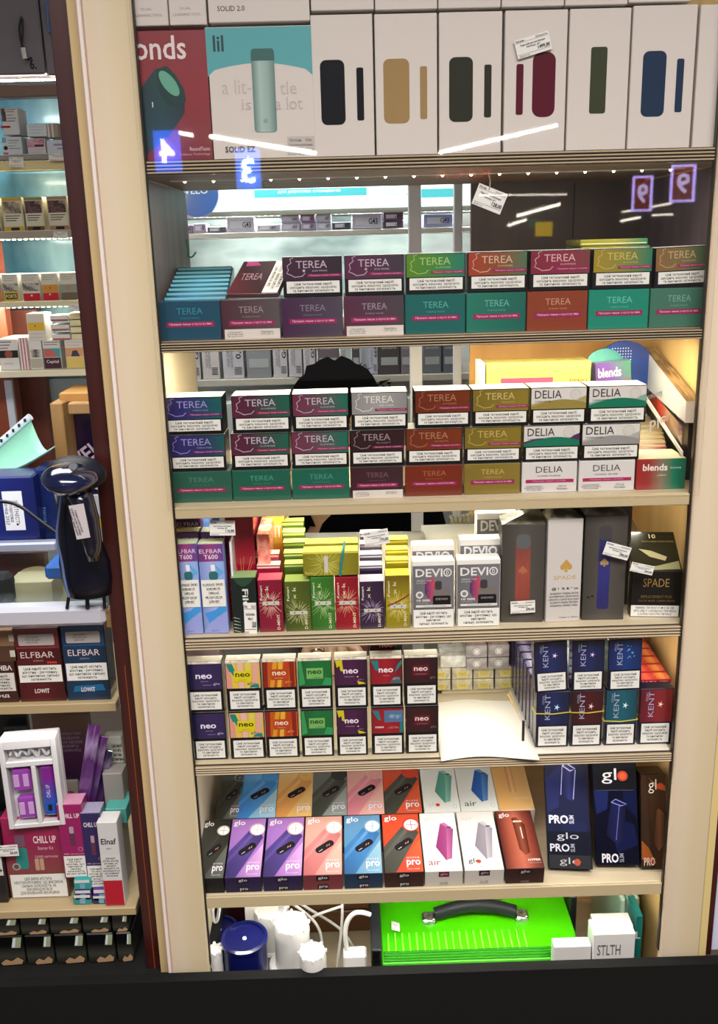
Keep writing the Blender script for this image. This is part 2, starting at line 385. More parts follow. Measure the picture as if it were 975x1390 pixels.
# ================================================================= top shelf: tall white device boxes
YF = .012
WH = '#c9c1bb'
def tag_print(price='', name='price_label'):
    return [q for q in [('r', 0, 0, 1, 1, '#d9d7d3', 'paper'), ('r', .03, .80, .97, .815, '#333', 'rule'), ('r', .03, .16, .97, .175, '#333', 'rule'),
            ('t', .04, .84, .28, .95, 'Магазин', '#222222', .01), ('t', .62, .84, .96, .95, 'Кількість', '#222222', 0),
            ('t', .14, .58, .86, .70, 'Пристрій для нагрівання', '#222222', .01), ('t', .3, .44, .7, .54, 'тютюну, шт', '#222222', .01),
            ('t', .62, .2, .96, .42, price, '#1c1c1c', .02), ('t', .05, .04, .35, .12, 'Дата', '#333', 0)] if q[0] != 't' or q[5]]
def price_tag(label, cx, cy, wpx, hpx, Y, roll=0, price='', lean=0, turn=0):
    p = P(cx, cy, Y); s = (Y + 1.2) / F
    w, h = wpx * s, hpx * s
    a = math.radians(roll)
    r = empty('price_tag', (p.x + math.sin(a) * -h / 2, Y, p.z - math.cos(a) * h / 2), (-lean, a, turn), label, 'price tag')
    link('paper', box_mesh(w, .0006, h, mat('#dcdad6', .5), 0), r)
    decals(r, w, h, tag_print(price)[1:])
    return r
dark = {'black': '#0b0d17', 'tan': '#957a50', 'olive': '#282a20', 'red': '#520c22', 'green': '#353b28', 'blue': '#1a2e48'}
def device(col, u=.32, w=.42, sl=True, y0=.23, y1=.69):
    s = [('p', rr(u, .46 * 1, w, .46 * 2.27, .1, asp=2.27), mat(dark[col], .5, spec=.08), 'printed_device')]
    if sl: s += [('p', rr(.78, .445, .115, .375 * 2.27, .03, asp=2.27), mat(dark[col], .5, spec=.08), 'printed_stick')]
    return s
def wbox(label, x0, x1, yt, sp, body=WH, yb=207, cat='device box', d=.07, **k):
    return pack('device_box', label, cat, 'tall boxes on the topmost shelf', x0, x1, yt, yb, YF, d, mat(body, .5) if isinstance(body, str) else body, sp, z0=S0, **k)
# red box, its left edge behind the post
g2 = ramp_mat(['#062628', '#0c393b', '#051c1f'], 'X', .3, .2)
wbox('red box with white rounded lettering and dark green device picture', 168, 288, 28,
     [('p', [(.2, .04), (.13, .3), (.12, .5), (.4, .72), (.7, .55), (.69, .37), (.5, .2)], g2, 'printed_device'),
      ('p', [(.40, .71), (.52, .735), (.62, .66), (.70, .55), (.715, .46), (.64, .42), (.5, .43), (.40, .55)], '#0a3434', 'printed_device_end'),
      ('p', [(round(.535 + .10 * math.cos(t) - .05 * math.sin(t), 3), round(.60 + .01 * math.cos(t) + .095 * math.sin(t) - .035 * math.cos(t), 3)) for t in [i * 2 * PI / 20 for i in range(20)]], '#5b9c84', 'printed_button'),
      ('r', .325, .42, .335, .46, '#d8e0dc', 'printed_mark'),
      ('t', .02, .78, .75, .96, 'bonds', '#d6c9c9', .012), ('t', .72, .075, .95, .105, 'RoundTaste', '#e0b8bc', 0), ('t', .6, .035, .95, .058, 'Tobacco Technology', '#d09aa0', 0)],
     ramp_mat(['#6c0614', '#800a1a', '#780818'], 'Z', .4, .2))
pts = [(.005, .635)] + [(round(u / 14, 3), round(.655 + .075 * math.sin(PI * (u / 14) * .9 + .2), 3)) for u in range(1, 14)] + [(.995, .63), (.995, .995), (.005, .995)]
g3 = ramp_mat(['#4f7270', '#9db3ac', '#8aa39d', '#54736f'], 'X', .35, .1)
wbox('white and teal box with slim sage green stick device picture', 284, 427, 26,
     [('p', pts, '#4f9aa0', 'printed_teal'), ('t', .07, .82, .17, .94, 'lil', '#123c46', .02),
      ('t', .13, .5, .41, .61, 'a lit-', '#b7aea9', 0), ('t', .68, .49, .84, .59, 'tle', '#b7aea9', 0), ('t', .31, .38, .40, .46, 'is', '#b7aea9', 0), ('t', .63, .375, .89, .47, 'a lot', '#b7aea9', 0),
      ('p', rr(.53, .52, .215, .63 * 1.27, .03, asp=1.27), g3, 'printed_stick'), ('r', .42, .745, .64, .8, '#2f5a58', 'printed_cap'),
      ('p', rr(.53, .80, .215, .07 * 1.27, .03, asp=1.27), '#2f5a58', 'printed_cap'), ('t', .515, .275, .545, .305, 'lil', '#4a6a68', 0),
      ('t', .13, .055, .42, .10, 'SOLID EZ', '#3a3a40', .01), ('r', .73, .03, .99, .165, '#b3aba6', 'price_label'),
      ('t', .75, .125, .97, .15, 'Магазин     Кіль.', '#333', 0), ('t', .75, .085, .97, .11, 'Система нагрівання', '#333', 0), ('t', .86, .035, .98, .065, '799,00', '#222', .01)], WH)
wbox('white box with black device and black stick pictures', 425, 508, 13, device('black', .33, .4))
wbox('white box with tan beige device and stick pictures', 510, 594, 14, device('tan', .34, .42) + [('r', .29, .24, .295, .68, '#8f744a', 'printed_seam')])
wbox('white box with dark olive device beside a paler olive stick', 596, 681, 14, device('olive', .35, .38))
wbox('white box with dark red device to the right of its stick', 684, 768, 14,
     [('p', rr(.64, .48, .37, .46 * 2.27, .14, asp=2.27), mat(dark['red'], .5, spec=.08), 'printed_device'), ('p', rr(.25, .45, .115, .36 * 2.27, .03, asp=2.27), mat(dark['red'], .5, spec=.08), 'printed_stick')])
wbox('white box with a single moss green stick picture', 770, 852, 14, [('p', rr(.5, .5, .27, .47 * 2.27, .04, asp=2.27), mat(dark['green'], .5, spec=.08), 'printed_stick')])
wbox('white box with steel blue device and stick pictures', 854, 940, 12, device('blue', .37, .37))
wbox('white box half hidden by the right pillar, blue stick at its edge', 943, 1030, 13, [('p', rr(.45, .42, .2, .46 * 2.27, .04, asp=2.27), '#1c2c44', 'printed_stick')], d=.06)
# upper tier
zt = P(560, 12, YF).z
def ubox(label, x0, x1, yb, sp, z, h=.15):
    x, w = pxw(x0, x1, yb, YF)
    return unit('device_box', label, 'device box', 'upper tier of tall boxes', x, z, YF, w, h, .07, mat(WH, .5), sp)
h_ = lambda y: P(560, y, YF).z - S0
hs = {y: S0 + h_(y) for y in (12, 13, 14, 26, 28)}
ubox('small white cleaning tool box above the left half of the red box', 176, 229, 28, [('t', .3, .115, .6, .135, 'DUAL', '#8a8480', 0), ('t', .1, .07, .85, .09, 'CLEANING TOOL', '#8a8480', 0)], hs[28] + .001)
ubox('small white cleaning tool box above the right half of the red box', 230, 281, 28, [('t', .3, .115, .6, .135, 'DUAL', '#8a8480', 0), ('t', .1, .07, .85, .09, 'CLEANING TOOL', '#8a8480', 0)], hs[28] + .001)
ubox('shiny wrapped white box lying above the white and teal box', 283, 421, 25, [('t', .09, .085, .36, .125, 'SOLID 2.0', '#303036', .01)], hs[26] + .001)
for i, (a, b, y, nm) in enumerate(((422, 508, 13, 'black device box'), (509, 594, 14, 'tan device box'), (595, 680, 14, 'dark olive device box'), (681, 766, 14, 'dark red device box'), (767, 852, 14, 'moss green stick box'), (853, 938, 12, 'steel blue device box'))):
    ubox('plain white box resting on top of the ' + nm, a, b, y, [], hs[y] + .001)
price_tag('tilted paper price tag over the dark red device box', 724, 61, 44, 22, YF - .004, -15, '1499,00')

# ================================================================= second shelf: two tiers of stick packs
TY = .030
def squig(c='#b98a9a'):
    p = [(.19, .98), (.13, .95), (.15, .86), (.08, .78), (.1, .68), (.07, .6), (.16, .54), (.2, .5), (.33, .52), (.38, .6)]
    return ('l', p, .012, c, 'outline_print')
def stick_front(cols, txt='#c7b3bd', band='#8a1550', sub='PEARL', sq=True, pearl=None):
    s = [('r', .012, .42, .988, .985, ramp_mat(cols, 'X', .28, .5), 'colour_panel')]
    if sq: s.append(squig(txt))
    s += [('t', .23, .72, .75, .90, 'TEREA', txt, 0), ('t', .5, .63, .76, .67, sub, txt, 0), ('r', .42, .50, .99, .57, band, 'magenta_band'),
          ('t', .46, .512, .95, .556, 'Працює лише з ILUMA', '#caa0b8', 0)]
    if pearl: s.append(('c', .36, .655, .022, pearl, 'pearl_dot'))
    s.append(('w', .06, .10, .955, .395, WARN3))
    return s
def stick_end(txt='#9a8f98', band='#8a1550', info=False, sub='PURPLE WAVE', tc=None):
    s = [('t', .3, .66, .72, .82, 'TEREA', tc or txt, 0), ('t', .36, .54, .66, .58, sub, tc or txt, 0), ('r', .12, .34, .9, .47, band, 'magenta_band'), ('t', .17, .375, .86, .44, 'Працює лише з IQOS ILUMA', '#d9b3c6', .008)]
    if info: s += [('r', .04, .0, .99, .25, '#c9c3bd', 'info_strip'), ('t', .08, .04, .36, .2, 'Склад продукту\nвиготовлено згідно\nдату див. на пачці', '#333', 0), ('t', .66, .1, .88, .2, 'Виробник\nLOT 243-15', '#444', 0)]
    return s
def smat(c, c2=None): return ramp_mat([c, c2 or c], 'X', .28, .5)
black = mat('#0b0c10', .25, coat=.5)
zA1 = P(560, 403, TY).z - P(560, 457, TY).z
low = [('dark teal pack', 215, 300, '#0c4a63', None, 'steel', False, '#2b7d90'), ('dusky red to grey pack', 301, 381, '#4b1f2c', '#5a5054', 'red', True, '#8d7d80'),
       ('deep purple pack', 383, 466, '#3f1442', '#4c4452', 'p', False, '#7d6c82'), ('plum to grey pack', 467, 549, '#57203f', '#474049', 'q', True, '#8f7f8c'),
       ('deep teal green pack', 550, 632, '#0b6360', None, 't', False, '#4b9c90'), ('sea green pack with pale sheen', 633, 714, '#1d7a66', '#0a6257', 'u', False, '#5aa593'),
       ('burnt orange pack', 715, 797, '#8a3a1c', None, 'v', False, '#b48468'), ('bright jade pack', 798, 880, '#0d8a72', None, 'w', False, '#59b39c'), ('grey green pack', 881, 958, '#3f7560', None, 'x', False, '#6a9a86')]
for i, (nm, x0, x1, c1, c2, _, info, tc) in enumerate(low):
    pack('stick_pack', nm + ', ' + ORD[i] + ' in the lower tier, second shelf', 'tobacco pack', 'lower tier of packs on the second shelf', x0, x1, 403, 457, TY, .09, smat(c1, c2), stick_end(info=info, tc=tc), z0=SA, h=zA1)
up = [('dark aubergine pack', 384, 465, ['#3a1530', '#2c1a2c'], '#b7a4b4', '#c9a0b8'), ('plum to slate pack', 468, 549, ['#5a1745', '#3a3340'], '#b7a4b4', '#b08fa0'), ('leaf green to teal pack', 551, 632, ['#5a8a1c', '#3d8a3a', '#1a7a68'], '#9ab86a', None),
      ('rust red to green pack', 635, 716, ['#a3381c', '#8a4a2a', '#4a7050'], '#c9a48a', None), ('crimson pack', 719, 801, ['#7c1632', '#8a2040', '#7a3a3a'], '#c9a0a4', None), ('olive gold to green pack', 804, 885, ['#a38a20', '#8a8a38', '#1a7a5c'], '#b9a85a', None), ('tan to green tilted pack', 889, 962, ['#8a6238', '#7a6a40', '#3a6a4a'], '#b09a70', None)]
for i, (nm, x0, x1, cols, tc, pl) in enumerate(up):
    pack('stick_pack', nm + ', ' + ORD[i] + ' in the upper tier, second shelf', 'tobacco pack', 'upper tier of packs on the second shelf', x0, x1, 347, 402, TY + .004, .045, black, stick_front(cols, tc, pearl=pl, sub='SUN PEARL' if pl else 'SUMMER'), z0=SA + zA1 + .0003,
         top='#cfd0cf', roll=math.radians(-1.5) if i == 6 else 0)  # pale top colour stands for the shine on the cellophane
# fan of teal packs rising behind the first pack
def fan(n, f0, f1, Y0, Y1):
    """top-front points of n packs between two places seen at the front and at the back"""
    a, b = P(*f0, Y0), P(*f1, Y1)
    return [a.lerp(b, k / (n - 1)) for k in range(n)]
def wedge(label, pts, w, drop, zb):
    a, b = pts[0], pts[-1]
    bm = bmesh.new(); vs = []
    for x in (-w / 2, w / 2):
        vs.append([bm.verts.new(c) for c in ((a.x + x, a.y, zb), (b.x + x, b.y + .018, zb), (b.x + x, b.y + .018, b.z - drop - .003), (a.x + x, a.y, max(zb + .002, a.z - drop - .003)))])
    bm.faces.new(vs[0]); bm.faces.new(vs[1][::-1])
    for i in range(4): bm.faces.new((vs[0][i], vs[0][(i + 1) % 4], vs[1][(i + 1) % 4], vs[1][i]))
    bmesh.ops.recalc_face_normals(bm, faces=bm.faces[:]); me = mesh_from(bm, 'wedge'); me.materials.append(mat('#4a463e'))
    return tag(link('display_riser', me), label, 'riser')
pts = fan(8, (264, 402), (277, 362), TY + .01, TY + .19)
for k, p in enumerate(pts):
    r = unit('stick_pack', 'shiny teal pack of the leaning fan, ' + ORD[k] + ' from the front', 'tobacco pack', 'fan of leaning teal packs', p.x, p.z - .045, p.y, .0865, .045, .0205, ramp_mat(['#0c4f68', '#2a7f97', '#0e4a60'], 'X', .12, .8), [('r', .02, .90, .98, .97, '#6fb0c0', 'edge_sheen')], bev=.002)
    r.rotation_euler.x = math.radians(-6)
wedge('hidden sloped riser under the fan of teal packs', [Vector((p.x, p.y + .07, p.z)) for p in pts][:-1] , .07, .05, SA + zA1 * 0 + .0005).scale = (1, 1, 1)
def leaning(name, label, cat, x, z0, Y0, ztop, Y1, w, d, body, sp, turn=0, group=None, **k):
    L = math.hypot(Y1 - Y0, ztop - z0); a = math.atan2(Y1 - Y0, ztop - z0)
    return unit(name, label, cat, group, x, z0 + d * math.sin(a) * .98, Y0, w, L, d, body, sp, lean=a, turn=turn, **k)
xq, wq = pxw(306, 379, 403, TY)
tp = P(352, 361, TY + .10)
rq = leaning('stick_pack', 'wrapped dusky red pack leaning back on the red to grey pack, label sideways', 'tobacco pack', xq, SA + zA1 + .001, TY + .001, tp.z, TY + .10, wq, .007, ramp_mat(['#5b2432', '#4a3038', '#3a2a30'], 'D', .15, .8, .1),
     [('r', .0, .0, .66, 1, ramp_mat(['#6e2c38', '#3c2a30', '#554a50'], 'D', .12, .9, .25, 6), 'colour_panel'), ('p', [(.1, .84), (.4, .86), (.3, .99), (.08, .99)], '#96406a', 'magenta_corner'), ('w', .68, .01, .98, .99, WARN3, 90), ('t', .12, .4, .55, .6, 'TEREA', '#8d6f76', 0)], turn=math.radians(-9))
for k in range(3):
    x, w = pxw(790 - 2 * k, 884 - 3 * k, 340, .09)
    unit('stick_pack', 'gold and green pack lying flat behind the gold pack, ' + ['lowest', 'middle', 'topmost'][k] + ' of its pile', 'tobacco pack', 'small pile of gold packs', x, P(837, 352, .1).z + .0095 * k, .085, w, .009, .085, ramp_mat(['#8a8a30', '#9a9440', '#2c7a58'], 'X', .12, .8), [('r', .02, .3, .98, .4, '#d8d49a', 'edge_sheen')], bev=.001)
boxo('stand', 0, .09, .125, .168, SA + .0005, P(837, 352, .1).z - .001, mat('#4a4438'), None, bev=0).location.x = x
tag(bpy.context.scene.objects['stand'], 'dull brown riser block hidden under the pile of gold packs', 'riser')
# price tag hanging, orange hanging tags
price_tag('small white price tag hanging tilted under the topmost shelf', 665, 270, 40, 27, .02, 22, '128,00')
tube('tag_string', [P(662, 236, .02), P(668, 245, .021), P(664, 258, .02)], .0008, '#8a8d86'); tag(bpy.context.scene.objects['tag_string'], 'thin clear string holding the price tag under the topmost shelf', 'string')

# ================================================================= third shelf: three tiers
def xrow(cfg, yt, yb, z0, h, tier, grp, d=.045):
    for i, (nm, x0, x1, kind, a) in enumerate(cfg):
        lab = nm + ', ' + ORD[i] + ' in the ' + tier + ' tier, third shelf'
        if kind == 'f':
            pack('stick_pack', lab, 'tobacco pack', grp, x0, x1, yt, yb, TY, d, black, stick_front(*a), z0=z0, h=h, top='#e6e2d2')  # cellophane shine of the stacked packs painted as a pale top
        elif kind == 'e':
            pack('stick_pack', lab, 'tobacco pack', grp, x0, x1, yt, yb, TY, d, smat(*a[0]), stick_end(**a[1]), z0=z0, h=h, top='#7c8a80')
        elif kind == 'd':      # pale pack with wave
            c1, c2 = a
            wave = [(.01, .50)] + [(round(.01 + t / 12 * .98, 3), round(.56 + .20 * (t / 12) ** 1.2 + .05 * math.sin(t * .55), 3)) for t in range(13)] + [(.99, .5)]
            wave2 = [(.01, .43)] + [(round(.01 + t / 12 * .98, 3), round(.5 + .17 * max(0, math.sin(t / 12 * PI * .9)) + .02 * t / 12, 3)) for t in range(13)] + [(.99, .43)]
            sp = [('r', .01, .43, .99, .985, '#c9c6c1', 'pale_panel'), ('p', wave, c2, 'wave_print'), ('p', wave2, c1, 'wave_print'),
                  ('c', .8, .80, .1, '#b5b2ad', 'ring_print'), ('c', .8, .80, .085, '#c3c0bb', 'ring_print'), ('t', .07, .72, .55, .93, 'DELIA', '#2e2c34', .0), ('t', .07, .62, .36, .66, 'CLASSIC SILVER', '#55525a', 0), ('w', .05, .08, .96, .40, WARN3)]
            pack('stick_pack', lab, 'tobacco pack', grp, x0, x1, yt, yb, TY, d, black, sp, z0=z0, h=h, top='#e6e2d2')
        elif kind == 'w':
            sp = [('t', .25, .66, .74, .86, 'DELIA', '#3a3740', 0), ('t', .28, .53, .7, .58, a[0], '#4a4750', .01), ('r', .07, .33, .94, .44, '#9c1c54', 'magenta_band'), ('t', .2, .36, .8, .41, 'Працює лише з ILUMA', '#e0a8c4', 0),
                  ('t', .05, .07, .4, .25, 'Склад продукту\nзберігати у сухому\nмісці, дату див.', '#4a4750', 0), ('t', .64, .08, .84, .24, 'ЛОТ 24\nВиробник', '#5a5760', 0)]
            pack('stick_pack', lab, 'tobacco pack', grp, x0, x1, yt, yb, TY, d, mat('#cbc8c6', .35, coat=.3), sp, z0=z0, h=h)
        elif kind == 'b':
            pack('stick_pack', lab, 'tobacco pack', grp, x0, x1, yt, yb, TY, d, ramp_mat(['#a3262c', '#9c3430', '#8a7a66', '#0f7a5c', '#0a6a50'], 'X', .3, .5), [('t', .12, .62, .62, .84, 'blends', '#e0d8d2', .02), ('t', .68, .68, .9, .73, 'FLAVOR', '#cfd8d0', 0), ('t', .42, .44, .6, .5, 'yellow', '#e0c8c0', 0)], z0=z0, h=h, top='#d9cfae')
hB = (P(560, 632, TY).z - SB); hM = P(560, 583.5, TY).z - P(560, 633, TY).z; hU = P(560, 532, TY).z - P(560, 583, TY).z
B1 = [('grey green pack', 231, 315, 'e', (('#1f5a4a', '#27604f'), dict(tc='#3f7a6c'))), ('forest green pack with bent stripe end', 316, 395, 'e', (('#0f604c',), dict(tc='#3d8a78'))), ('emerald green pack', 397, 475, 'e', (('#0c6450',), dict(tc='#3d8a78'))),
      ('dark maroon pack with info strip', 476, 548, 'e', (('#3a1822', '#3c2028'), dict(tc='#6d4a55', info=True))), ('burnt sienna pack', 550, 628, 'e', (('#75260e',), dict(tc='#9a5a3c'))), ('mustard gold pack', 630, 706, 'e', (('#84702a', '#8c7830'), dict(tc='#b39c55'))),
      ('white pack with purple lettering', 708, 783, 'w', ('CLASSIC PURPLE',)), ('white pack with silver lettering', 785, 861, 'w', ('CLASSIC SILVER',)), ('red to green pack with white rounded lettering', 863, 930, 'b', None)]
xrow(B1, 632, 682, SB, hB, 'bottom', 'bottom tier of the three tier stack', .06)
tl = '#b0a4b4'
B2 = [('indigo pack with small teal edge', 229, 307, 'f', (['#2b2466', '#2d2a6c', '#2a3560', '#155a5a'], '#8d88c0', '#5e1a5c', 'PURPLE WAVE')), ('maroon to teal pack', 314, 394, 'f', (['#5c1a38', '#4f2238', '#355048', '#0f5f50'], tl, '#7c1644', 'SUMMER')), ('rose to teal pack', 396, 474, 'f', (['#6e2c48', '#6a3c50', '#3f5f58', '#0f6a58'], tl, '#8a1c50', 'SUMMER')),
      ('near black maroon pack', 475, 549, 'f', (['#2a0f16', '#30131a'], '#8d7a80', '#6a1440', 'RUSSET')), ('brown orange pack', 551, 628, 'f', (['#6e2a10', '#7a300f'], '#9c6a50', '#84184a', 'AMBER')), ('golden yellow pack', 630, 708, 'f', (['#7c6a20', '#8a7626'], '#b09a58', '#8a1c50', 'YELLOW')),
      ('silver pack with purple and green wave', 710, 787, 'd', ('#0d6a52', '#4a2850')), ('silver pack with grey wave', 789, 868, 'd', ('#8a8886', '#a3a09d'))]
xrow(B2, 583.5, 633, SB + hB + .0003, hM, 'middle', 'middle tier of the three tier stack')
B3 = [('indigo pack with broad teal edge', 222, 303, 'f', (['#2b2466', '#2d2a6c', '#22486a', '#0f5f5c'], '#8d88c0', '#5e1a5c', 'PURPLE WAVE')), ('maroon pack with green corner', 315, 395, 'f', (['#5c1a38', '#4f2238', '#355048', '#0f5f50'], tl, '#7c1644', 'SUMMER')), ('dusty rose pack with green edge', 397, 474, 'f', (['#6e2c48', '#6a3c50', '#4a5f58', '#0f6a58'], tl, '#8a1c50', 'SUMMER')),
      ('metallic silver pack', 477, 554, 'f', (['#8d8d8c', '#a3a3a1', '#8a8a89'], '#d0d0ce', '#84184a', 'SILVER')), ('rust brown pack', 563, 639, 'f', (['#6a240c', '#74300f'], '#9c6a50', '#84184a', 'AMBER')), ('yellow gold pack', 641, 718, 'f', (['#7c6a20', '#8f7c2a'], '#b8a468', '#8a1c50', 'YELLOW')),
      ('silver pack with gold wave', 720, 796, 'd', ('#8a7a3c', '#a09468')), ('silver pack with green wave', 798, 877, 'd', ('#0a6a50', '#7aa090'))]
xrow(B3, 532, 583, SB + hB + hM + .0006, hU, 'top', 'top tier of the three tier stack')
# behind the stack
zs = SB
Yb = .16
def behind(nm, x0, x1, yt, yb, Y, d, body, sp, label, cat, **k): return pack(nm, label, cat, None, x0, x1, yt, yb, Y, d, body, sp, z0=zs, h=P((x0 + x1) / 2, yt, Y).z - zs, **k)
behind('carton', 660, 802, 491, 530, Yb, .05, mat('#b3a355', .5), [('r', .14, .79, .64, .86, '#a8405c', 'pink_strip'), ('t', .14, .955, .4, .965, 'СТІКИ ТЮТЮНОВІ', '#7a7444', 0), ('t', .14, .935, .44, .945, 'для нагрівання у пристрої', '#7a7444', 0), ('t', .14, .91, .6, .92, "ШКОДИТЬ ВАШОМУ ЗДОРОВ'Ю", '#5a5434', 0),
       ('t', .14, .885, .56, .893, 'та викликає залежність', '#7a7444', 0)] + [('r', .80 + .013 * i, .80, .80 + .013 * i + (.004 if i % 3 else .008), .84, '#4a4430', 'barcode_bar') for i in range(13)], 'pale yellow carton with pink strip behind the three tier stack', 'carton')
behind('carton', 651, 659, 492, 530, Yb - .01, .05, mat('#dad8d4'), [], 'narrow white carton edge left of the pale yellow carton', 'carton')
# blue round fan shaped display card
r = empty('display_card', (P(836, 560, .22).x, .22, zs), (0, 0, 0), 'round blue display card with turquoise disc and dotted sheen', 'card')
c0 = P(836, 505, .22).z - zs
def disc(name, cx, cz, rad, m, y0=0, th=.003, parent=None, n=36):
    return prism(name, [(cx + rad * math.cos(2 * PI * i / n), cz + rad * math.sin(2 * PI * i / n)) for i in range(n)], y0, y0 + th, m, parent)
disc('card_disc', 0.01, c0 - .002, .051, ramp_mat(['#173c9c', '#1c52b8', '#103080'], 'D', .3, .5), 0, .004, r)
disc('turquoise_disc', -.022, c0 + .004, .034, ramp_mat(['#3d9aa8', '#7ad0c8', '#3aa0a0'], 'D', .3, .5, .2, 4), -.003, .003, r)
boxo('card_foot', -.01, .03, 0, .004, 0, c0 - .04, mat('#173c9c'), r)
dm = []
for i in range(9):
    for j in range(8):
        if (i - 4) ** 2 + (j - 4) ** 2 < 22: dm.append((-.018 + .0042 * i, c0 + .012 + .0045 * j))
me = bpy.data.meshes.new('dots'); vs = []; fs = []
for (a, b) in dm:
    k = len(vs); vs += [(a - .0012, -.0002, b), (a, -.0002, b - .0012), (a + .0012, -.0002, b), (a, -.0002, b + .0012)]; fs.append((k, k + 1, k + 2, k + 3))
me.from_pydata(vs, [], fs); me.materials.append(mat('#dfe6f0')); link('dot_print', me, r, (.004, -.0004, -.006))['kind'] = 'stuff'
r = behind('stick_pack', 819, 868, 490, 530, .18, .02, ramp_mat(['#3da070', '#6a4a9c', '#7a58a8', '#48a070'], 'D', .3, .5), [('t', .08, .86, .72, .95, 'blends', '#e4e0ea', .02), ('r', .1, .55, .97, .74, '#d8d4c4', 'pale_label'), ('r', .75, .78, .95, .82, '#c04030', 'red_mark'), ('t', .12, .62, .9, .7, 'Цей тютюновий виріб', '#5a5a4c', 0)], 'small green and purple pack tilted in front of the blue round card', 'tobacco pack', roll=math.radians(-5))
# receding tray of packs at the right
n = 12
xa, wa = pxw(864, 930, 632, TY)
fp = fan(n, (895, 629), (872, 556), TY + .004, TY + .26)
for k in range(n):
    cols = ['#b8322c', '#c04038', '#d0b070', '#cfa860', '#c8a258', '#cda968', '#c9a45c', '#d2b070', '#bfa05a', '#70b060', '#c9503c', '#c4402e'][k]
    p = fp[k]; y = TY + .062 + .0185 * k
    unit('stick_pack', ('red topped' if k < 2 or k > 9 else 'green topped' if k == 9 else 'cream topped') + ' pack in the clear tray, ' + ORD[k] + ' from the front', 'tobacco pack', 'packs in the clear tray', p.x, p.z - hB + .004, y, wa * .94, hB, .0178, ramp_mat([cols, '#e0d8b8', cols], 'X', .15, .7, .15, 5), [], bev=.001, top=ramp_mat([cols, '#e6ddc0', cols], 'D', .2, .6, .25, 4))
wedge('hidden sloped riser under the packs in the clear tray', [Vector((q.x, TY + .065 + .0185 * i, q.z)) for i, q in enumerate(fp)][1:], .055, hB - .002, SB + .0005)
def tray(label, xr0, z0, Y0, length, h, slope, body, sp, w=.03, turn=0, name='display_tray'):
    r = empty(name, (xr0, Y0, z0), (slope, 0, turn), label, 'box')
    boxo('tray_wall', -w, -w + .002, 0, length, 0, h, clear('clear_plastic', '#eef4f4', fres=True), r, bev=0)
    boxo('tray_end', -w, 0, 0, .002, 0, h, clear('clear_plastic', '#eef4f4', fres=True), r, bev=0)
    b = boxo('tray_box', -w + .003, 0, .003, length, .001, h - .002, body, r)
    if sp:
        q = empty('printed_side', (-w + .0026, length, .0), (0, 0, -PI / 2)); q.parent = r
        decals(q, length, h, [(*s[:1], *[x for x in s[1:]]) for s in sp]); 
        for c in q.children: pass
        q.location = (-w + .0018, length / 2, 0)
    return r
def side_slab(name, label, cat, near, far, Yn, Yf, w, m, mt=None):
    """long slab running back along the right wall; near/far = (x, y top, y bottom) of its left face as seen"""
    n0, n1, f0, f1 = P(near[0], near[1], Yn), P(near[0], near[2], Yn), P(far[0], far[1], Yf), P(far[0], far[2], Yf)
    n1.x = n0.x; f1.x = f0.x
    r = empty(name, n1, label=label, cat=cat)
    bm = bmesh.new(); L = [n0, n1, f1, f0]; a = [bm.verts.new(p - n1) for p in L]; c = [bm.verts.new(p - n1 + Vector((w, 0, 0))) for p in L]
    bm.faces.new(a); bm.faces.new(c[::-1])
    for i in range(4): bm.faces.new((a[i], c[i], c[(i + 1) % 4], a[(i + 1) % 4]))
    bmesh.ops.recalc_face_normals(bm, faces=bm.faces[:]); me = mesh_from(bm, 'slab'); me.materials.append(as_mat(m)); me.materials.append(as_mat(mt or m))
    for p in me.polygons:
        if p.normal.z > .5: p.material_index = 1
    link('body', me, r)
    return r, n0 - n1, f0 - n1, f1 - n1
def side_text(r, f0, f1, u0, u1, v0, v1, txt, c, h0, flip=False):
    """lettering lying on the slab's left face"""
    d = f1; L = math.hypot(d.y, d.z); o = link('lettering', text_mesh(txt, mat(c), 180 if flip else 0, .02), r)
    ex = Vector((d.x, d.y, d.z)) * -1; ez = Vector((0, 0, h0))
    o.matrix_local = Matrix(((ex.x * (u1 - u0), 0, ez.x, 0), (ex.y * (u1 - u0), 1, ez.y * (v1 - v0), 0), (ex.z * (u1 - u0), 0, ez.z * (v1 - v0), 0), (0, 0, 0, 1)))
    o.location = d * (u0 + u1) / 2 + Vector((-.0008, 0, h0 * v0))
r, n0, f0, f1 = side_slab('long_box', 'long white printed box with brown see through top slanting down the right wall', 'box', (932, 545, 574), (874, 471, 520), .045, .25, .02, ramp_mat(['#d4d2cc', '#c4c8c8', '#d8d6d0'], 'Y', .15, .45, .2, 4), ramp_mat(['#5c4430', '#a8895c', '#4c382a', '#b8a078'], 'Y', .12, .45, .3, 5))
side_text(r, f0, f1, .15, .85, .25, .6, 'Цей тютюновий виріб шкодить', '#7c8c98', n0.z, True)
r, n0, f0, f1 = side_slab('long_box', 'long red to brown box with sideways white lettering below the long white box', 'box', (927, 580, 604), (882, 527, 545), .047, .22, .003, ramp_mat(['#6c4c34', '#a08058', '#b8382c', '#1c1614'], 'Y', .15, .45), '#2c2420')
side_text(r, f0, f1, .12, .62, .2, .8, 'blends', '#d8d0c8', n0.z, True)
side_slab('tray_edge', 'thin white sloping edge of the clear tray holding the cream topped packs', 'tray', (926, 613, 619), (876, 537, 543), .035, .2, .002, '#ccd0cc')
boxo('black_box', P(931, 640, .075).x, WR - .001, .075, .3, SB + .0005, P(935, 562, .075).z, mat('#15131a', .3, coat=.4)); tag(SC.objects['black_box'], 'tall narrow black box against the right wall of the third shelf', 'box')
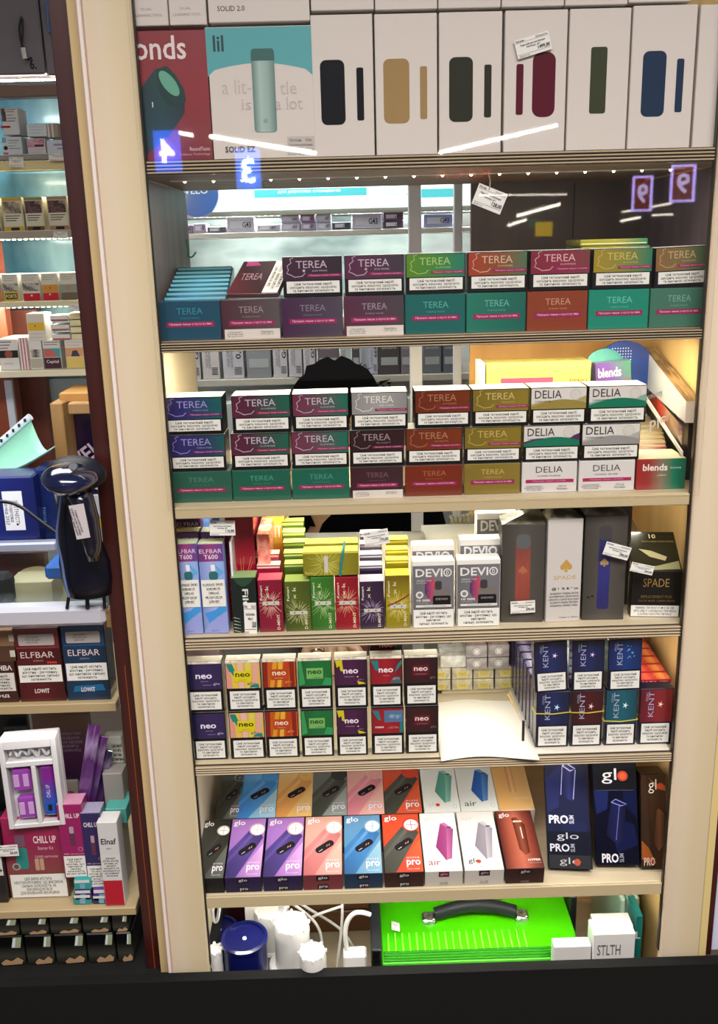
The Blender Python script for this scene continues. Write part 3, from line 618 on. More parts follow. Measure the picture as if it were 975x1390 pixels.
# ================================================================= fourth shelf: vape boxes
CY4 = .022
def s4(nm, x0, x1, yt, body, sp, label, cat='vape box', group='vape boxes on the fourth shelf', Y=CY4, d=.03, **k):
    return pack(nm, label, cat, group, x0, x1, yt, 861, Y, d, body, sp, z0=SC_, h=P((x0 + x1) / 2, yt, Y).z - P(560, 861, Y).z, **k)
lav = ramp_mat(['#6f86c0', '#9aa6d8', '#7fa0d4'], 'X', .3, .4)
def slim(c='#54407c'):
    return [('r', .01, .01, .99, .99, lav, 'lavender_print'), ('r', .0, .81, 1, 1, ramp_mat(['#5c2c68', '#8a3a6c', '#5a3f86'], 'X', .3, .4), 'purple_panel'),
            ('t', .05, .90, .95, .945, 'ELFBAR', '#cfc0dc', 0), ('t', .22, .835, .78, .885, 'T600', '#d4cbe4', .01),
            ('p', [(.55, .80), (.97, .69), (.55, .60), (.75, .69)], '#5a9cd0', 'arrow_print'), ('p', rr(.55, .74, .17, .07 * 3.8, .03, asp=3.8), '#dcdce2', 'printed_mouthpiece'), ('p', rr(.55, .655, .36, .09 * 3.8, .1, asp=3.8), '#2d6266', 'printed_tank'),
            ('p', [(.1, .24), (.5, .27), (.98, .36), (.98, .1), (.6, .2), (.25, .12)], '#3c8acc', 'blue_wave'), ('p', [(.0, .02), (.3, .14), (.98, .26), (.98, .01)], '#8c94cc', 'pale_wave'), ('t', .3, .03, .6, .045, 'zero', '#4a5a9c', 0),
            ('w', .03, .31, .97, .61, "Цей виріб\nмістить нікотин\nречовину,\nщо викликає\nсильну залежність", 180)]
for i, (a, b) in enumerate(((243, 274), (275, 309))):
    s4('vape_box', a, b, 747, mat('#8f9cd2', .4), slim(), 'tall slim lavender and purple box with blue wave, ' + ('left' if i == 0 else 'right') + ' one at the front', d=.024, top='#b6c29a', roll=math.radians(-.5))
# the slim boxes behind, tops showing
for k, (a, b, y, Y, lb) in enumerate(((245, 277, 737, .05, 'left slim box in the second row'), (279, 311, 737, .05, 'right slim box in the second row'), (247, 280, 726, .078, 'left slim box in the third row'))):
    s4('vape_box', a, b, y + 5, mat('#54335f', .4), [('t', .05, .9, .95, .94, 'ELFBAR', '#cfc0dc', 0)], lb + ', dark purple with pale green top', Y=Y, d=.024, top='#b6c29a')
s4('vape_box', 232, 246, 737, mat('#4a6ea0'), [], 'slim blue box squeezed at the left wall behind the lavender ones', Y=.085, d=.03, top='#c9cf9c')
s4('vape_box', 240, 292, 712, mat('#5a88c8', .35), [], 'pale blue large box at the back left corner', Y=.125, d=.10, top='#7fb0dc')
r = boxo('box_side_card', vx(315, 800, .03), vx(318, 800, .03), .03, .14, SC_ + .0005, P(316, 735, .03).z, mat('#d4d8da', .3, coat=.5)); tag(r, 'pale clear sleeve standing between the slim boxes and the red box', 'sleeve')
redb = ramp_mat(['#8a1230', '#a8162e', '#8c1030'], 'D', .25, .5, .2, 5)
def rays(cu, cv, n, c, r0=.1, r1=.5, asp=1.8, sd=0, dash=False, th=.012):
    rnd = random.Random(sd); vs = []
    out = []
    for i in range(n):
        a = 2 * PI * i / n + rnd.uniform(-.1, .1); q0 = rnd.uniform(r0, r0 * 2); q1 = rnd.uniform(r1 * .55, r1)
        p = [(cu + q * math.cos(a), cv + q * math.sin(a) / asp) for q in (q0, q1)]
        p = [(min(.97, max(.03, x)), min(.98, max(.02, y))) for x, y in p]
        out.append((p, th))
    return ('R', out, c)
_dec0 = decals
def decals(root, w, h, specs, y=0.0, start=1):
    """adds bursts of many fine printed strokes (one print) to the plain prints"""
    n = start
    for s in specs:
        if s[0] == 'R':
            key = ('R', id(s[1])); vs = []; fs = []
            asp = h / w
            for p, th in s[1]:
                (ax, ay), (bx, by) = p; dx, dy = bx - ax, (by - ay) * asp; q = math.hypot(dx, dy) or 1
                ox, oy = -dy / q * th / 2, dx / q * th / 2 / asp; k = len(vs)
                vs += [((u - .5) * w, 0, v * h) for u, v in ((ax + ox, ay + oy), (ax - ox, ay - oy), (bx - ox * .4, by - oy * .4), (bx + ox * .4, by + oy * .4))]; fs.append((k, k + 1, k + 2, k + 3))
            me = bpy.data.meshes.new('strokes'); me.from_pydata(vs, [], fs); me.materials.append(as_mat(s[2])); o = link('burst_print', me, root, (0, y - LAY * n, 0)); o['kind'] = 'stuff'
        else: _dec0(root, w, h, [s], y, n)
        n += 2 if s[0] == 'w' else 1
s4('vape_box', 312, 350, 724, redb, [rays(.5, .3, 26, '#c48a5c', .15, .95, 2.6, 3, th=.02)], 'large dark red box with gold streaks behind the small black box', Y=.065, d=.13, top='#d9877c')
bx = vx(349, 780, .06)
o = boxo('vape_box', vx(350, 780, .065) + .001, vx(350, 780, .065) + .02, .066, .2, SC_ + .0005, P(350, 726, .065).z, crinkle('#d94a48', '#f0b49c', 40, .2, .3)); tag(o, 'wrapped coral red box with bright streaks right of the large dark red box', 'vape box')
# orange pack and white packet lying behind
def flat(nm, label, cat, pc, Y, w, d, h, m, top=None, turn=0, z=None, sp=None):
    p = P(*pc, Y); r = empty(nm, (p.x, Y, p.z if z is None else z), (0, 0, turn), label, cat)
    link('body', box_mesh(w, d, h, as_mat(m)), r)
    if top is not None: link('top_face', rect_mesh(as_mat(top)), r, (0, .0005, h + .0003), (-PI / 2, 0, 0), (w * .985, 1, d * .97))
    if sp: decals(r, w, h, sp)
    return r
s4('cigarette_pack', 366, 392, 733, mat('#d9972c', .4), [('r', .02, .56, .98, .86, '#e0b040', 'yellow_print'), ('t', .2, .62, .8, .74, 'HIT', '#f0e8d0', .02), ('r', .02, .0, .98, .5, '#d98a3c', 'orange_print')], 'orange and yellow pack standing behind the red box', 'cigarette pack', None, Y=.15, d=.03, top='#3a3a34')
s4('card_packet', 364, 396, 717, mat('#c9c6b6', .4), [], 'off white packet with dark edge behind the orange pack', 'packet', None, Y=.19, d=.03, top='#2e2e2a')
# small upright packs
s4('vape_box', 316, 350, 793, mat('#17211f', .3, coat=.5), [('p', [(.1, .99), (.3, .88), (.5, .84), (.7, .88), (.95, .99)], '#27432f', 'green_print'), ('td', .44, .50, .68, .80, 'Filt', '#c9ccc8', .02), ('R', [(((.05 + .07 * i), .02), ((.02 + .05 * i), .28)) for i in range(4)] and [([(.04, .05 + .06 * i), (.3, .02 + .06 * i)], .03) for i in range(5)], '#b0c0b4')],
   'small black box with sideways white word and green top', top='#7f9c6a')
price_tag('paper price tag stuck upright on the small black box', 340, 840, 18, 50, CY4 - .003, 1, '120,00')
def burst(nm, x0, x1, yt, yb_, c, cs, label, sd, bu=.45, vert=('Fumari', 'D-MINT'), **k):
    sp = [rays(.5, bu, 44, cs, .12, .62, 2.0, sd, th=.022), ('r', .17, bu - .035, .86, bu + .035, '#b8b4ac', 'pale_strip'), ('c', .36, bu, .03, '#2a2a2a', 'dot_print'), ('c', .66, bu, .03, '#2a2a2a', 'dot_print'),
          ('tv', .08, .62, .17, .90, vert[0], '#d4cfc0', .01), ('tv', .74, .05, .86, .34, vert[1], '#cfcaa8', .01), ('tv', .3, .66, .44, .9, 'x k', '#cfcaa8', 0)]
    return s4(nm, x0, x1, yt, c, sp, label, **k)
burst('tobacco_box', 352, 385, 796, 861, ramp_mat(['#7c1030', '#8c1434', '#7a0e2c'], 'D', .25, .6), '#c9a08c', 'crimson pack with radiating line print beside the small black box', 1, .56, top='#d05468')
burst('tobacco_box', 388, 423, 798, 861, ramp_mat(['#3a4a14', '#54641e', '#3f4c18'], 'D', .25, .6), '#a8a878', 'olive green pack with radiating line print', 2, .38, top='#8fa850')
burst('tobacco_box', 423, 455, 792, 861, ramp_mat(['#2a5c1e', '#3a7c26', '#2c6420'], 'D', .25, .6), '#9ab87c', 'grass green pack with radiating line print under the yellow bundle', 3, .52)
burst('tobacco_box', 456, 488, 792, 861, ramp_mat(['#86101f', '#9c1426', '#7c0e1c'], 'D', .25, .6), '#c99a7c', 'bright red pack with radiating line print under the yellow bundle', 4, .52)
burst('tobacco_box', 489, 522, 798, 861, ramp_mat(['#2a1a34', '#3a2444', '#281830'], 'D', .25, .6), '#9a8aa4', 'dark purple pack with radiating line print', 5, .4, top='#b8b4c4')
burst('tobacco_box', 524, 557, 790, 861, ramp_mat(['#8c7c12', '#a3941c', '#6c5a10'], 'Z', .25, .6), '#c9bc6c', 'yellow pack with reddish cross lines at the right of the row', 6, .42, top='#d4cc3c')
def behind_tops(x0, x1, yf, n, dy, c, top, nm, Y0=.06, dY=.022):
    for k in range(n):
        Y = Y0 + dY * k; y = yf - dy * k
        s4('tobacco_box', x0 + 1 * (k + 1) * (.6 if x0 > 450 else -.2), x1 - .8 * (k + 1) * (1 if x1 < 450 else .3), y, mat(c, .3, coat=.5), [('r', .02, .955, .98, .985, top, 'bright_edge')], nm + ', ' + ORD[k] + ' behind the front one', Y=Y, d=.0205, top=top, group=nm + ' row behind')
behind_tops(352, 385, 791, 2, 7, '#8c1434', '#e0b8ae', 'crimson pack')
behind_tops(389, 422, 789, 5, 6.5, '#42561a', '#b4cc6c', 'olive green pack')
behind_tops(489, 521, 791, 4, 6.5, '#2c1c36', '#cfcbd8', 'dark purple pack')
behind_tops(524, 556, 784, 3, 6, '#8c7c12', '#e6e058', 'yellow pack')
# yellow bundle lying across, with rubber band
zt4 = SC_ + P(438, 792, CY4).z - P(560, 861, CY4).z
xa, wa = pxw(412, 488, 785, CY4 + .002)
ht = P(450, 757, CY4).z - P(450, 789, CY4).z
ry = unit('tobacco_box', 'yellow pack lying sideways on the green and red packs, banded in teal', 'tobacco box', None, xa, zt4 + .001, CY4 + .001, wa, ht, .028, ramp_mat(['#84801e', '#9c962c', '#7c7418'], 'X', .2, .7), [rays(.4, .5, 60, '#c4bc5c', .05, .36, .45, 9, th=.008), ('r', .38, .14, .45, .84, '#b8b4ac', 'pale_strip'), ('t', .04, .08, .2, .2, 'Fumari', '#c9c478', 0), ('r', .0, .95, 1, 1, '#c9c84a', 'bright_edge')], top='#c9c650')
r2 = unit('tobacco_box', 'second yellow pack of the sideways bundle, behind the first', 'tobacco box', None, xa + .001, zt4 + .001, CY4 + .030, wa * .98, ht + .003, .026, ramp_mat(['#84801e', '#9c962c', '#7c7418'], 'X', .2, .7), [], top='#d4d058')
xb_ = xa + wa * .16
y0b, y1b, zz0, zz1 = CY4 - .0008, CY4 + .0585, zt4 - .0004, zt4 + ht + .0045
tube('rubber_band', [(xb_, y0b, zz0 + .002), (xb_ + .002, y0b, (zz0 + zz1) / 2), (xb_ + .005, y0b, zz1 - .004), (xb_ + .006, y0b + .003, zz1 - .001), (xb_ + .008, y1b, zz1), (xb_ + .004, y1b + .001, zz0 + .003)], .0017, mat('#1f7c86', .5)); tag(SC.objects['rubber_band'], 'teal rubber band round the yellow packs lying sideways', 'rubber band')
tube('rubber_band', [P(527, 822, CY4 - .0009), P(545, 815, CY4 - .001), P(556, 806, CY4 - .0009)], .0009, mat('#8a2a1c', .5)); tag(SC.objects['rubber_band.001'], 'thin red rubber band crossing the yellow upright pack', 'rubber band')
# grey device boxes with dark pod picture
def devio(x0, x1, yt, label, Y=CY4, front=True, **k):
    nb = ramp_mat(['#5f5f62', '#6c6a70', '#69676c'], 'X', .4, .2)
    sp = [('r', .01, .01, .99, .93, nb, 'grey_panel')]
    if front:
        sp += [('p', [(.30, .72), (.5, .76), (.62, .6), (.58, .42), (.42, .4), (.30, .52)], ramp_mat(['#3a2a60', '#a0405c', '#b85a48'], 'X', .4, .1, .2, 6), 'colour_splash'),
           ('t', .08, .765, .72, .885, 'DEVI', '#d4d2d0', .015), ('p', rr(.84, .825, .2, .2, .1, asp=1.62), '#d4d2d0', 'logo_ring'), ('p', rr(.84, .825, .145, .145, .07, asp=1.62), '#6b696e', 'logo_ring'), ('t', .81, .795, .87, .855, 'D', '#d4d2d0', .02),
           ('t', .1, .70, .46, .725, 'GENIUS POD', '#b9b6b6', .01), ('t', .1, .665, .34, .688, 'E-LIQUID', '#b9b6b6', .01), ('c', .17, .5, .09, '#cfcdca', 'round_mark'), ('c', .17, .5, .05, '#77757a', 'round_mark'),
           ('t', .1, .40, .42, .435, '10 000', '#cfccc8', .03), ('t', .1, .37, .36, .388, 'ЗАТЯЖОК', '#b0aeac', 0),
           ('p', rr(.7, .44, .4, .3 * 1.62, .09, asp=1.62), '#6c6662', 'printed_pod'), ('p', rr(.7, .4, .42, .17 * 1.62, .04, asp=1.62), '#161318', 'printed_pod_base'), ('p', rr(.62, .64, .16, .13 * 1.62, .05, asp=1.62), '#3a3538', 'printed_mouthpiece'),
           ('t', .56, .42, .84, .45, 'DEVIO', '#9a9694', .01), ('r', .08, .315, .93, .35, '#cfccc8', 'white_strip'), ('t', .25, .322, .8, .342, 'Працює без нагрівання', '#4a484c', 0), ('w', .02, .01, .98, .28, WARN4)]
    else: sp += [('t', .1, .80, .9, .92, 'DEVIO', '#d4d2d0', .03)]
    return s4('vape_box', x0, x1, yt, mat('#d6d4ce', .4), sp, label, Y=Y, d=.024, top='#dcdcd4', **k)
devio(560, 617, 770, 'grey vape box with dark pod and colour splash, left of two alike')
devio(620, 679, 768, 'grey vape box with paler pod print, right of two alike, by the dark box')
devio(560, 617, 760, 'grey vape box standing behind the left pod box', .05, False)
devio(624, 680, 753, 'white framed grey vape box standing behind the right pod box', .052, False)
devio(646, 700, 738, 'grey vape box farthest back behind the right pod box', .11, False)
# tall charcoal boxes with pitched tops
def tall(label, x0, x1, yt, body, sp, turn, Y=.03, d=.045, peak=None, shade='#a3a594', hpx=None, seen=True):
    r = s4('vape_box', x0, x1, yt, body, sp, label, Y=Y, d=d, turn=turn, bev=.001)
    w = pxw(x0, x1, 800, Y)[1]; h = P((x0 + x1) / 2, yt, Y).z - P(560, 861, Y).z
    pk = peak if peak is not None else .6
    bm = bmesh.new(); v = [bm.verts.new(c) for c in ((-w / 2, 0, h), (w / 2, 0, h), (w / 2, d, h), (-w / 2, d, h), (w * (pk - .5), d * .95, h + .014))]
    for f in ((0, 1, 4), (1, 2, 4), (2, 3, 4), (3, 0, 4)): bm.faces.new([v[i] for i in f])
    me = mesh_from(bm, 'flap'); me.materials.append(crinkle('#5a584c', shade, 30, .3, .2)); link('folded_top', me, r)
    return r
char = mat('#45413c', .35, coat=.25); charm = ramp_mat(['#3a3733', '#4c4843', '#403c38'], 'X', .35, .25)
def spade(cu, cv, s, c, asp):
    p = []
    for i in range(13):
        t = i / 12; p.append((cu + s * (1 - t) * (0) + s * .5 * math.sin(PI * t) * (.4 + .6 * t), cv + s / asp * (.5 - .85 * t)))
    p = [(cu, cv + s * .55 / asp), (cu + .25 * s, cv + .28 * s / asp), (cu + .5 * s, cv + .02 * s / asp), (cu + .5 * s, cv - .2 * s / asp), (cu + .3 * s, cv - .33 * s / asp), (cu + .06 * s, cv - .22 * s / asp), (cu + .16 * s, cv - .48 * s / asp),
         (cu - .16 * s, cv - .48 * s / asp), (cu - .06 * s, cv - .22 * s / asp), (cu - .3 * s, cv - .33 * s / asp), (cu - .5 * s, cv - .2 * s / asp), (cu - .5 * s, cv + .02 * s / asp), (cu - .25 * s, cv + .28 * s / asp)]
    return ('p', p, c, 'spade_print')
gold = '#b08c48'
tall('tall charcoal box with coral orange vape picture, leftmost of the dark boxes', 680, 738, 724, charm, [('p', rr(.5, .5, .34, .74 * 2.25, .06, asp=2.25), ramp_mat(['#7a3a30', '#8f4638', '#6c3a34'], 'Z', .4, .2, .25, 9), 'printed_vape'), ('p', rr(.5, .83, .33, .15 * 2.25, .12, asp=2.25), '#55585a', 'printed_mouthpiece'), spade(.5, .54, .2, '#a06048', 2.25)], math.radians(-3), peak=.95)
tall('tall white box with gold spade and small printed symbols', 741, 789, 716, mat('#bdb8b4', .4, coat=.2), [spade(.55, .55, .34, gold, 2.85), ('t', .2, .42, .85, .46, 'SPADE', '#b59c6c', .01), ('t', .15, .315, .92, .345, '@ !  % & * ce', '#3a3a3c', .02), ('t', .08, .15, .95, .30, 'Інгредієнти: гліцерин, нікотин\nпропіленгліколь, ароматизатор\nзберігати у сухому місці подалі\nвід дітей та тварин. Виробник\nвказаний на упаковці товару', '#4a4a4a', 0), ('t', .4, .04, .95, .055, 'Made in China', '#5a5a5a', 0)], math.radians(3), Y=.028, d=.04, peak=.45, shade='#c9c9b4')
tall('tall charcoal box with violet blue vape picture, tagged near its top', 791, 848, 712, charm, [('p', rr(.48, .46, .28, .7 * 2.5, .07, asp=2.5), ramp_mat(['#23225a', '#2c2c70', '#282a54'], 'Z', .4, .2, .25, 9), 'printed_vape'), ('p', rr(.48, .84, .3, .14 * 2.5, .1, asp=2.5), '#3f3c40', 'printed_mouthpiece'), spade(.48, .56, .2, '#9a8058', 2.5), ('r', .1, .22, .16, .235, '#1c1a18', 'small_mark'), ('r', .2, .23, .26, .245, '#1c1a18', 'small_mark')], math.radians(-2), peak=.35)
for nm, a, b, y, Y in (('charcoal box tucked behind the coral vape box', 704, 752, 712, .085), ('charcoal box tucked behind the white spade box', 755, 806, 708, .085), ('charcoal box tucked behind the violet vape box, farthest right', 800, 853, 706, .085)):
    tall(nm, a, b, y, charm, [], 0, Y=Y, d=.035, peak=.95, shade='#b0ae98')
# short black box, turned
rb = s4('vape_box', 856, 922, 789, mat('#14120f', .3, coat=.4), [('t', .23, .66, .75, .84, 'SPADE', '#8f7440', .0), ('t', .2, .42, .82, .48, 'REPLACEMENT POD', '#6f5a38', 0), ('t', .16, .34, .88, .38, 'DUO BAR 12000 MAX', '#6f5a38', 0), ('w', .01, .02, .97, .26, 'WARNING: THIS PRODUCT MUST BE USED\nWITH CARE, IT CONTAINS NICOTINE WHICH\nIS A HIGHLY ADDICTIVE SUBSTANCE')],
        'short wide black box with gold lettering by the right pillar', Y=.035, d=.02, turn=math.radians(-6))
w9 = pxw(856, 922, 800, .035)[1]; h9 = P(889, 789, .035).z - P(560, 861, .035).z
L9 = .075
q = empty('lid', (0, 0.0005, h9), (math.radians(-58), 0, 0)); q.parent = rb
link('lid_panel', box_mesh(w9, .003, L9, mat('#2a2719', .25, coat=.6)), q)
decals(q, w9, L9, [('p', [(.05, .1), (.45, .02), (.97, .05), (.97, .25), (.5, .12)], '#8a8560', 'gold_curve'), ('p', [(.2, .55), (.45, .5), (.75, .35), (.7, .25), (.4, .35)], '#a39c70', 'gold_curve'), ('t', .46, .82, .6, .93, '10', '#b8a878', .02), ('t', .3, .72, .95, .76, 'FLAVOURED PODS INSIDE', '#9a8c5c', 0)])
price_tag('paper price tag on the coral vape box', 710, 824, 36, 19, .024, -2, '290,00')
price_tag('paper price tag tilted on the violet vape box', 838, 748, 38, 20, .018, 17, '290,00')
price_tag('small paper price tag on the lid of the short black box', 872, 772, 34, 14, .012, 14, '250,00')
price_tag('paper price tag hanging over the red box under the cream shelf', 302, 717, 36, 22, .016, 1, '110,00')
price_tag('paper price tag tilted upward over the white sheets', 511, 730, 36, 22, .0125, -9, '170,00')
# white sheets lying at the back of the shelf, one propped
zpp = SC_ + .0006
def sheet(label, corners, m='#d9d6c8', name='paper_sheet', th=.0012):
    bm = bmesh.new(); v = [bm.verts.new(c) for c in corners]; bm.faces.new(v); bmesh.ops.subdivide_edges(bm, edges=bm.edges[:], cuts=5, use_grid_fill=True)
    for p in bm.verts: p.co.z += .0015 * math.sin(p.co.x * 30) * math.cos(p.co.y * 25)
    me = mesh_from(bm, 'sheet'); me.materials.append(as_mat(m))
    for p in me.polygons: p.use_smooth = True
    o = link(name, me); md = o.modifiers.new('s', 'SOLIDIFY'); md.thickness = th; md.offset = 1; return tag(o, label, 'paper')
def back(px, py, Y): p = P(px, py, Y); return (p.x, p.y, p.z)
sheet('large white sheet propped up across the back of the fourth shelf', [(vx(398, 800, .12), .12, SC_ + .001), (vx(600, 800, .12), .12, SC_ + .001), back(575, 722, .30), back(398, 724, .30)])
sheet('second white sheet propped behind the grey and dark boxes', [(vx(575, 800, .13), .135, SC_ + .001), (XR - .012, .135, SC_ + .001), back(866, 704, .335), back(572, 714, .335)], '#dcd8c6')
# silver watch on the back
r = empty('wrist_watch', P(650, 704, .34), (0, 0, 0), 'silver and pale gold watch head and bracelet on the back edge of the fourth shelf', 'watch')
r.location.z = P(650, 711, .34).z
for i in range(9): boxo('bracelet_link', -.052 + .0075 * i, -.045 + .0075 * i, 0, .02, 0, .012 + .0006 * i, mat('#b8b49c', .25, .7), r, .0015)
lathe('watch_case', [(.001, 0), (.013, 0), (.015, .004), (.015, .012), (.012, .015), (.001, .015)], mat('#c4c0a8', .2, .7), r, (.027, 0.004, .011), 28, (PI / 2, 0, 0))
lathe('watch_face', [(.0, 0), (.0095, 0), (.0095, .001), (0, .001)], mat('#2e3434', .2), r, (.027, -.0115, .011), 24, (PI / 2, 0, 0))
lathe('small_dial', [(.0, 0), (.007, 0), (.007, .012), (0, .012)], mat('#c4c0a8', .2, .7), r, (.048, 0.004, .012), 20, (PI / 2, 0, 0))
boxo('crown_link', .046, .058, 0, .02, 0, .02, mat('#b8b49c', .25, .7), r, .002)
# ================================================================= fifth shelf: upright small packs
NY = .022
def neo_sp(kind, low=False):
    wv = ('w', .09, .045, .93, .40, WARN5)
    P0 = .45
    if kind == 'indigo': s = [('r', .02, P0, .98, .96, ramp_mat(['#1f1c44', '#352458', '#2a2050'], 'X', .25, .6), 'colour_panel'), ('t', .27, .66, .72, .745, 'neo', '#d4d0e0', .025), ('t', .4, .6, .62, .615, 'FRESH MIX', '#a8a0c0', 0), ('t', .74, .52, .92, .58, 'glo', '#b8b0c8', 0), ('t', .45, .525, .7, .545, 'спеціально для', '#a8a0c0', 0)]
    if kind == 'yellow': s = [('r', .02, P0, .98, .96, '#c9a458', 'colour_panel')] + [('p', [(a, P0), (a + .14, P0), (b + .16, .96), (b, .96)], c, 'streak_print') for a, b, c in ((.02, .0 + .02, '#c98a7a'), (.2, .12, '#d0b04a'), (.38, .34, '#d4a89a'), (.55, .58, '#c9bc50'), (.72, .80, '#d09a84'))] + \
        [('p', [(.03, .94), (.2, .94), (.3, .76), (.22, .70), (.16, .78), (.1, .80)], '#1d7a70', 'teal_stroke'), ('p', [(.66, .47), (.95, .46), (.92, .54), (.74, .52)], '#1d7a70', 'teal_stroke'), ('r', .24, .585, .74, .80, '#c9bc14', 'name_square'), ('t', .28, .68, .70, .755, 'neo', '#2c2a1c', .02), ('t', .36, .615, .6, .628, 'YELLOW', '#4a451c', 0), ('t', .6, .52, .86, .575, 'glo', '#7a6a5c', 0)]
    if kind == 'orange': s = [('r', .02, P0, .98, .96, '#b0501a', 'colour_panel')] + [('p', [(a, P0), (a + .12, P0), (b + .14, .96), (b, .96)], c, 'streak_print') for a, b, c in ((.02, .02, '#7c2018'), (.2, .32, '#c88a28'), (.42, .48, '#d0a030'), (.62, .66, '#a83a18'), (.82, .80, '#7c2018'))] + \
        [('r', .25, .60, .74, .81, '#a8401c', 'name_square'), ('t', .29, .69, .70, .765, 'neo', '#dcc8b0', .02), ('t', .36, .63, .6, .643, 'ORANGE', '#dcc8b0', 0), ('t', .66, .53, .86, .58, 'glo', '#d09a6c', 0)]
    if kind == 'green': s = [('r', .02, P0, .98, .96, ramp_mat(['#0c5a24', '#14703a', '#0f6a2c'], 'X', .25, .6), 'colour_panel'), ('p', [(.02, .46), (.2, .5), (.1, .96), (.02, .96)], '#2f8a4c', 'streak_print'), ('p', [(.7, .47), (.98, .46), (.98, .6), (.8, .62)], '#2c8a50', 'streak_print'), ('r', .25, .60, .74, .81, '#6ca458', 'name_square'), ('t', .29, .69, .70, .765, 'neo', '#153a1c', .02), ('t', .46, .62, .7, .635, 'GREEN', '#20401c', 0)]
    if kind == 'purple': s = [('r', .02, P0, .98, .96, ramp_mat(['#3c1238', '#4a1646', '#2f102e'], 'X', .25, .6), 'colour_panel'), ('p', [(.02, .95), (.24, .95), (.27, .72), (.18, .74), (.16, .84), (.08, .80)], '#bcb01c', 'yellow_stroke'), ('p', [(.68, .53), (.86, .50), (.95, .47), (.72, .46)], '#bcb01c', 'yellow_stroke'), ('t', .27, .68, .72, .765, 'neo', '#d8ccd8', .025), ('t', .3, .61, .6, .625, 'PURPLE BERRY', '#b09ab0', 0), ('c', .7, .615, .025, '#d0a8a0', 'dot_print'), ('t', .7, .535, .88, .575, 'glo', '#8a7090', 0)]
    if kind == 'red': s = [('r', .02, P0, .98, .96, ramp_mat(['#8a1420', '#a01828', '#6c1420'], 'X', .25, .6), 'colour_panel'), ('p', [(.03, .92), (.25, .92), (.27, .72), (.18, .72)], '#1f7078', 'teal_stroke'), ('p', [(.98, .92), (.86, .84), (.76, .68), (.86, .74), (.98, .84)], '#1f7078', 'teal_stroke'), ('p', [(.6, .47), (.98, .46), (.9, .6), (.72, .58)], '#3a5a60', 'teal_stroke'), ('t', .27, .68, .72, .765, 'neo', '#dccccc', .025), ('t', .4, .61, .6, .625, 'RED BOOST', '#c8a0a4', 0), ('t', .7, .53, .92, .585, 'glo', '#b0989c', 0)]
    if kind == 'redlow': s = [('r', .02, P0, .98, .96, ramp_mat(['#8a1420', '#a01828', '#8c1420'], 'X', .25, .6), 'colour_panel'), ('p', [(.03, .92), (.22, .92), (.3, .72), (.2, .74)], '#1f7078', 'teal_stroke'), ('r', .4, .68, .98, .92, '#4a6a8c', 'blue_badge'), ('t', .56, .74, .9, .84, '180 грн', '#9ab4cc', .01), ('t', .12, .56, .38, .60, 'neo', '#dcc8c8', .02), ('t', .5, .55, .84, .59, 'смак ягід\nта ментолу', '#d0a0a4', 0), ('p', [(.86, .46), (.98, .46), (.98, .68), (.88, .68)], '#1f6a70', 'teal_stroke')]
    if kind == 'wine': s = [('r', .02, P0, .98, .96, ramp_mat(['#2c0e14', '#38121a', '#260c12'], 'X', .25, .6), 'colour_panel'), ('r', .24, .60, .74, .81, '#571620', 'name_square'), ('t', .29, .69, .70, .765, 'neo', '#d4bcbc', .02), ('t', .34, .62, .66, .635, 'RUBY BOOST', '#b08488', 0), ('t', .76, .53, .92, .585, 'glo', '#80606a', 0)]
    return s + [wv]
kinds = ['indigo', 'yellow', 'orange', 'green', 'purple', 'red', 'wine']
desc = {'indigo': 'indigo small pack', 'yellow': 'yellow and pink streaked small pack', 'orange': 'orange and red striped small pack', 'green': 'green small pack with pale green square', 'purple': 'dark purple small pack with yellow strokes', 'red': 'red small pack with teal strokes', 'wine': 'dark wine small pack'}
xs_up = [(254, 304), (308, 356), (358, 404), (406, 452), (455, 500), (503, 547), (549, 595)]
xs_lo = [(262, 309), (313, 361), (362, 407), (410, 454), (458, 500), (505, 549), (551, 596)]
hlo = P(430, 972, NY).z - P(430, 1037, NY).z
hup = P(430, 903, NY).z - P(430, 971, NY).z
film = crinkle('#b8b09a', '#efeadb', 90, .12, .6)  # crinkled wrapper, its highlights painted in as pale patches
bk = mat('#0c0c10', .25, coat=.5)
DN = .019
for i, k in enumerate(kinds):
    pack('small_pack', desc[k] + (' with blue badge' if k == 'red' else '') + ', lower tier, fifth shelf', 'tobacco pack', 'lower tier of small packs on the fifth shelf', *xs_lo[i], 972, 1037, NY, DN, bk, neo_sp('redlow' if k == 'red' else k), z0=SD, h=hlo)
    pack('small_pack', desc[k] + ', upper tier, fifth shelf', 'tobacco pack', 'upper tier of small packs on the fifth shelf', *xs_up[i], 898, 971, NY, DN, bk, neo_sp(k), z0=SD + hlo + .0003, h=hup, top=film)
    # crinkled film lip at the top front edge belongs to the wrapped pack
    r = [o for o in COL.objects if o.name.startswith('small_pack') and o.type == 'EMPTY'][-1]
    x, w = pxw(*xs_up[i], 930, NY)
    link('film_fold', box_mesh(w * .98, .001, .0035, film, 0), r, (0, -.0006, hup - .004))
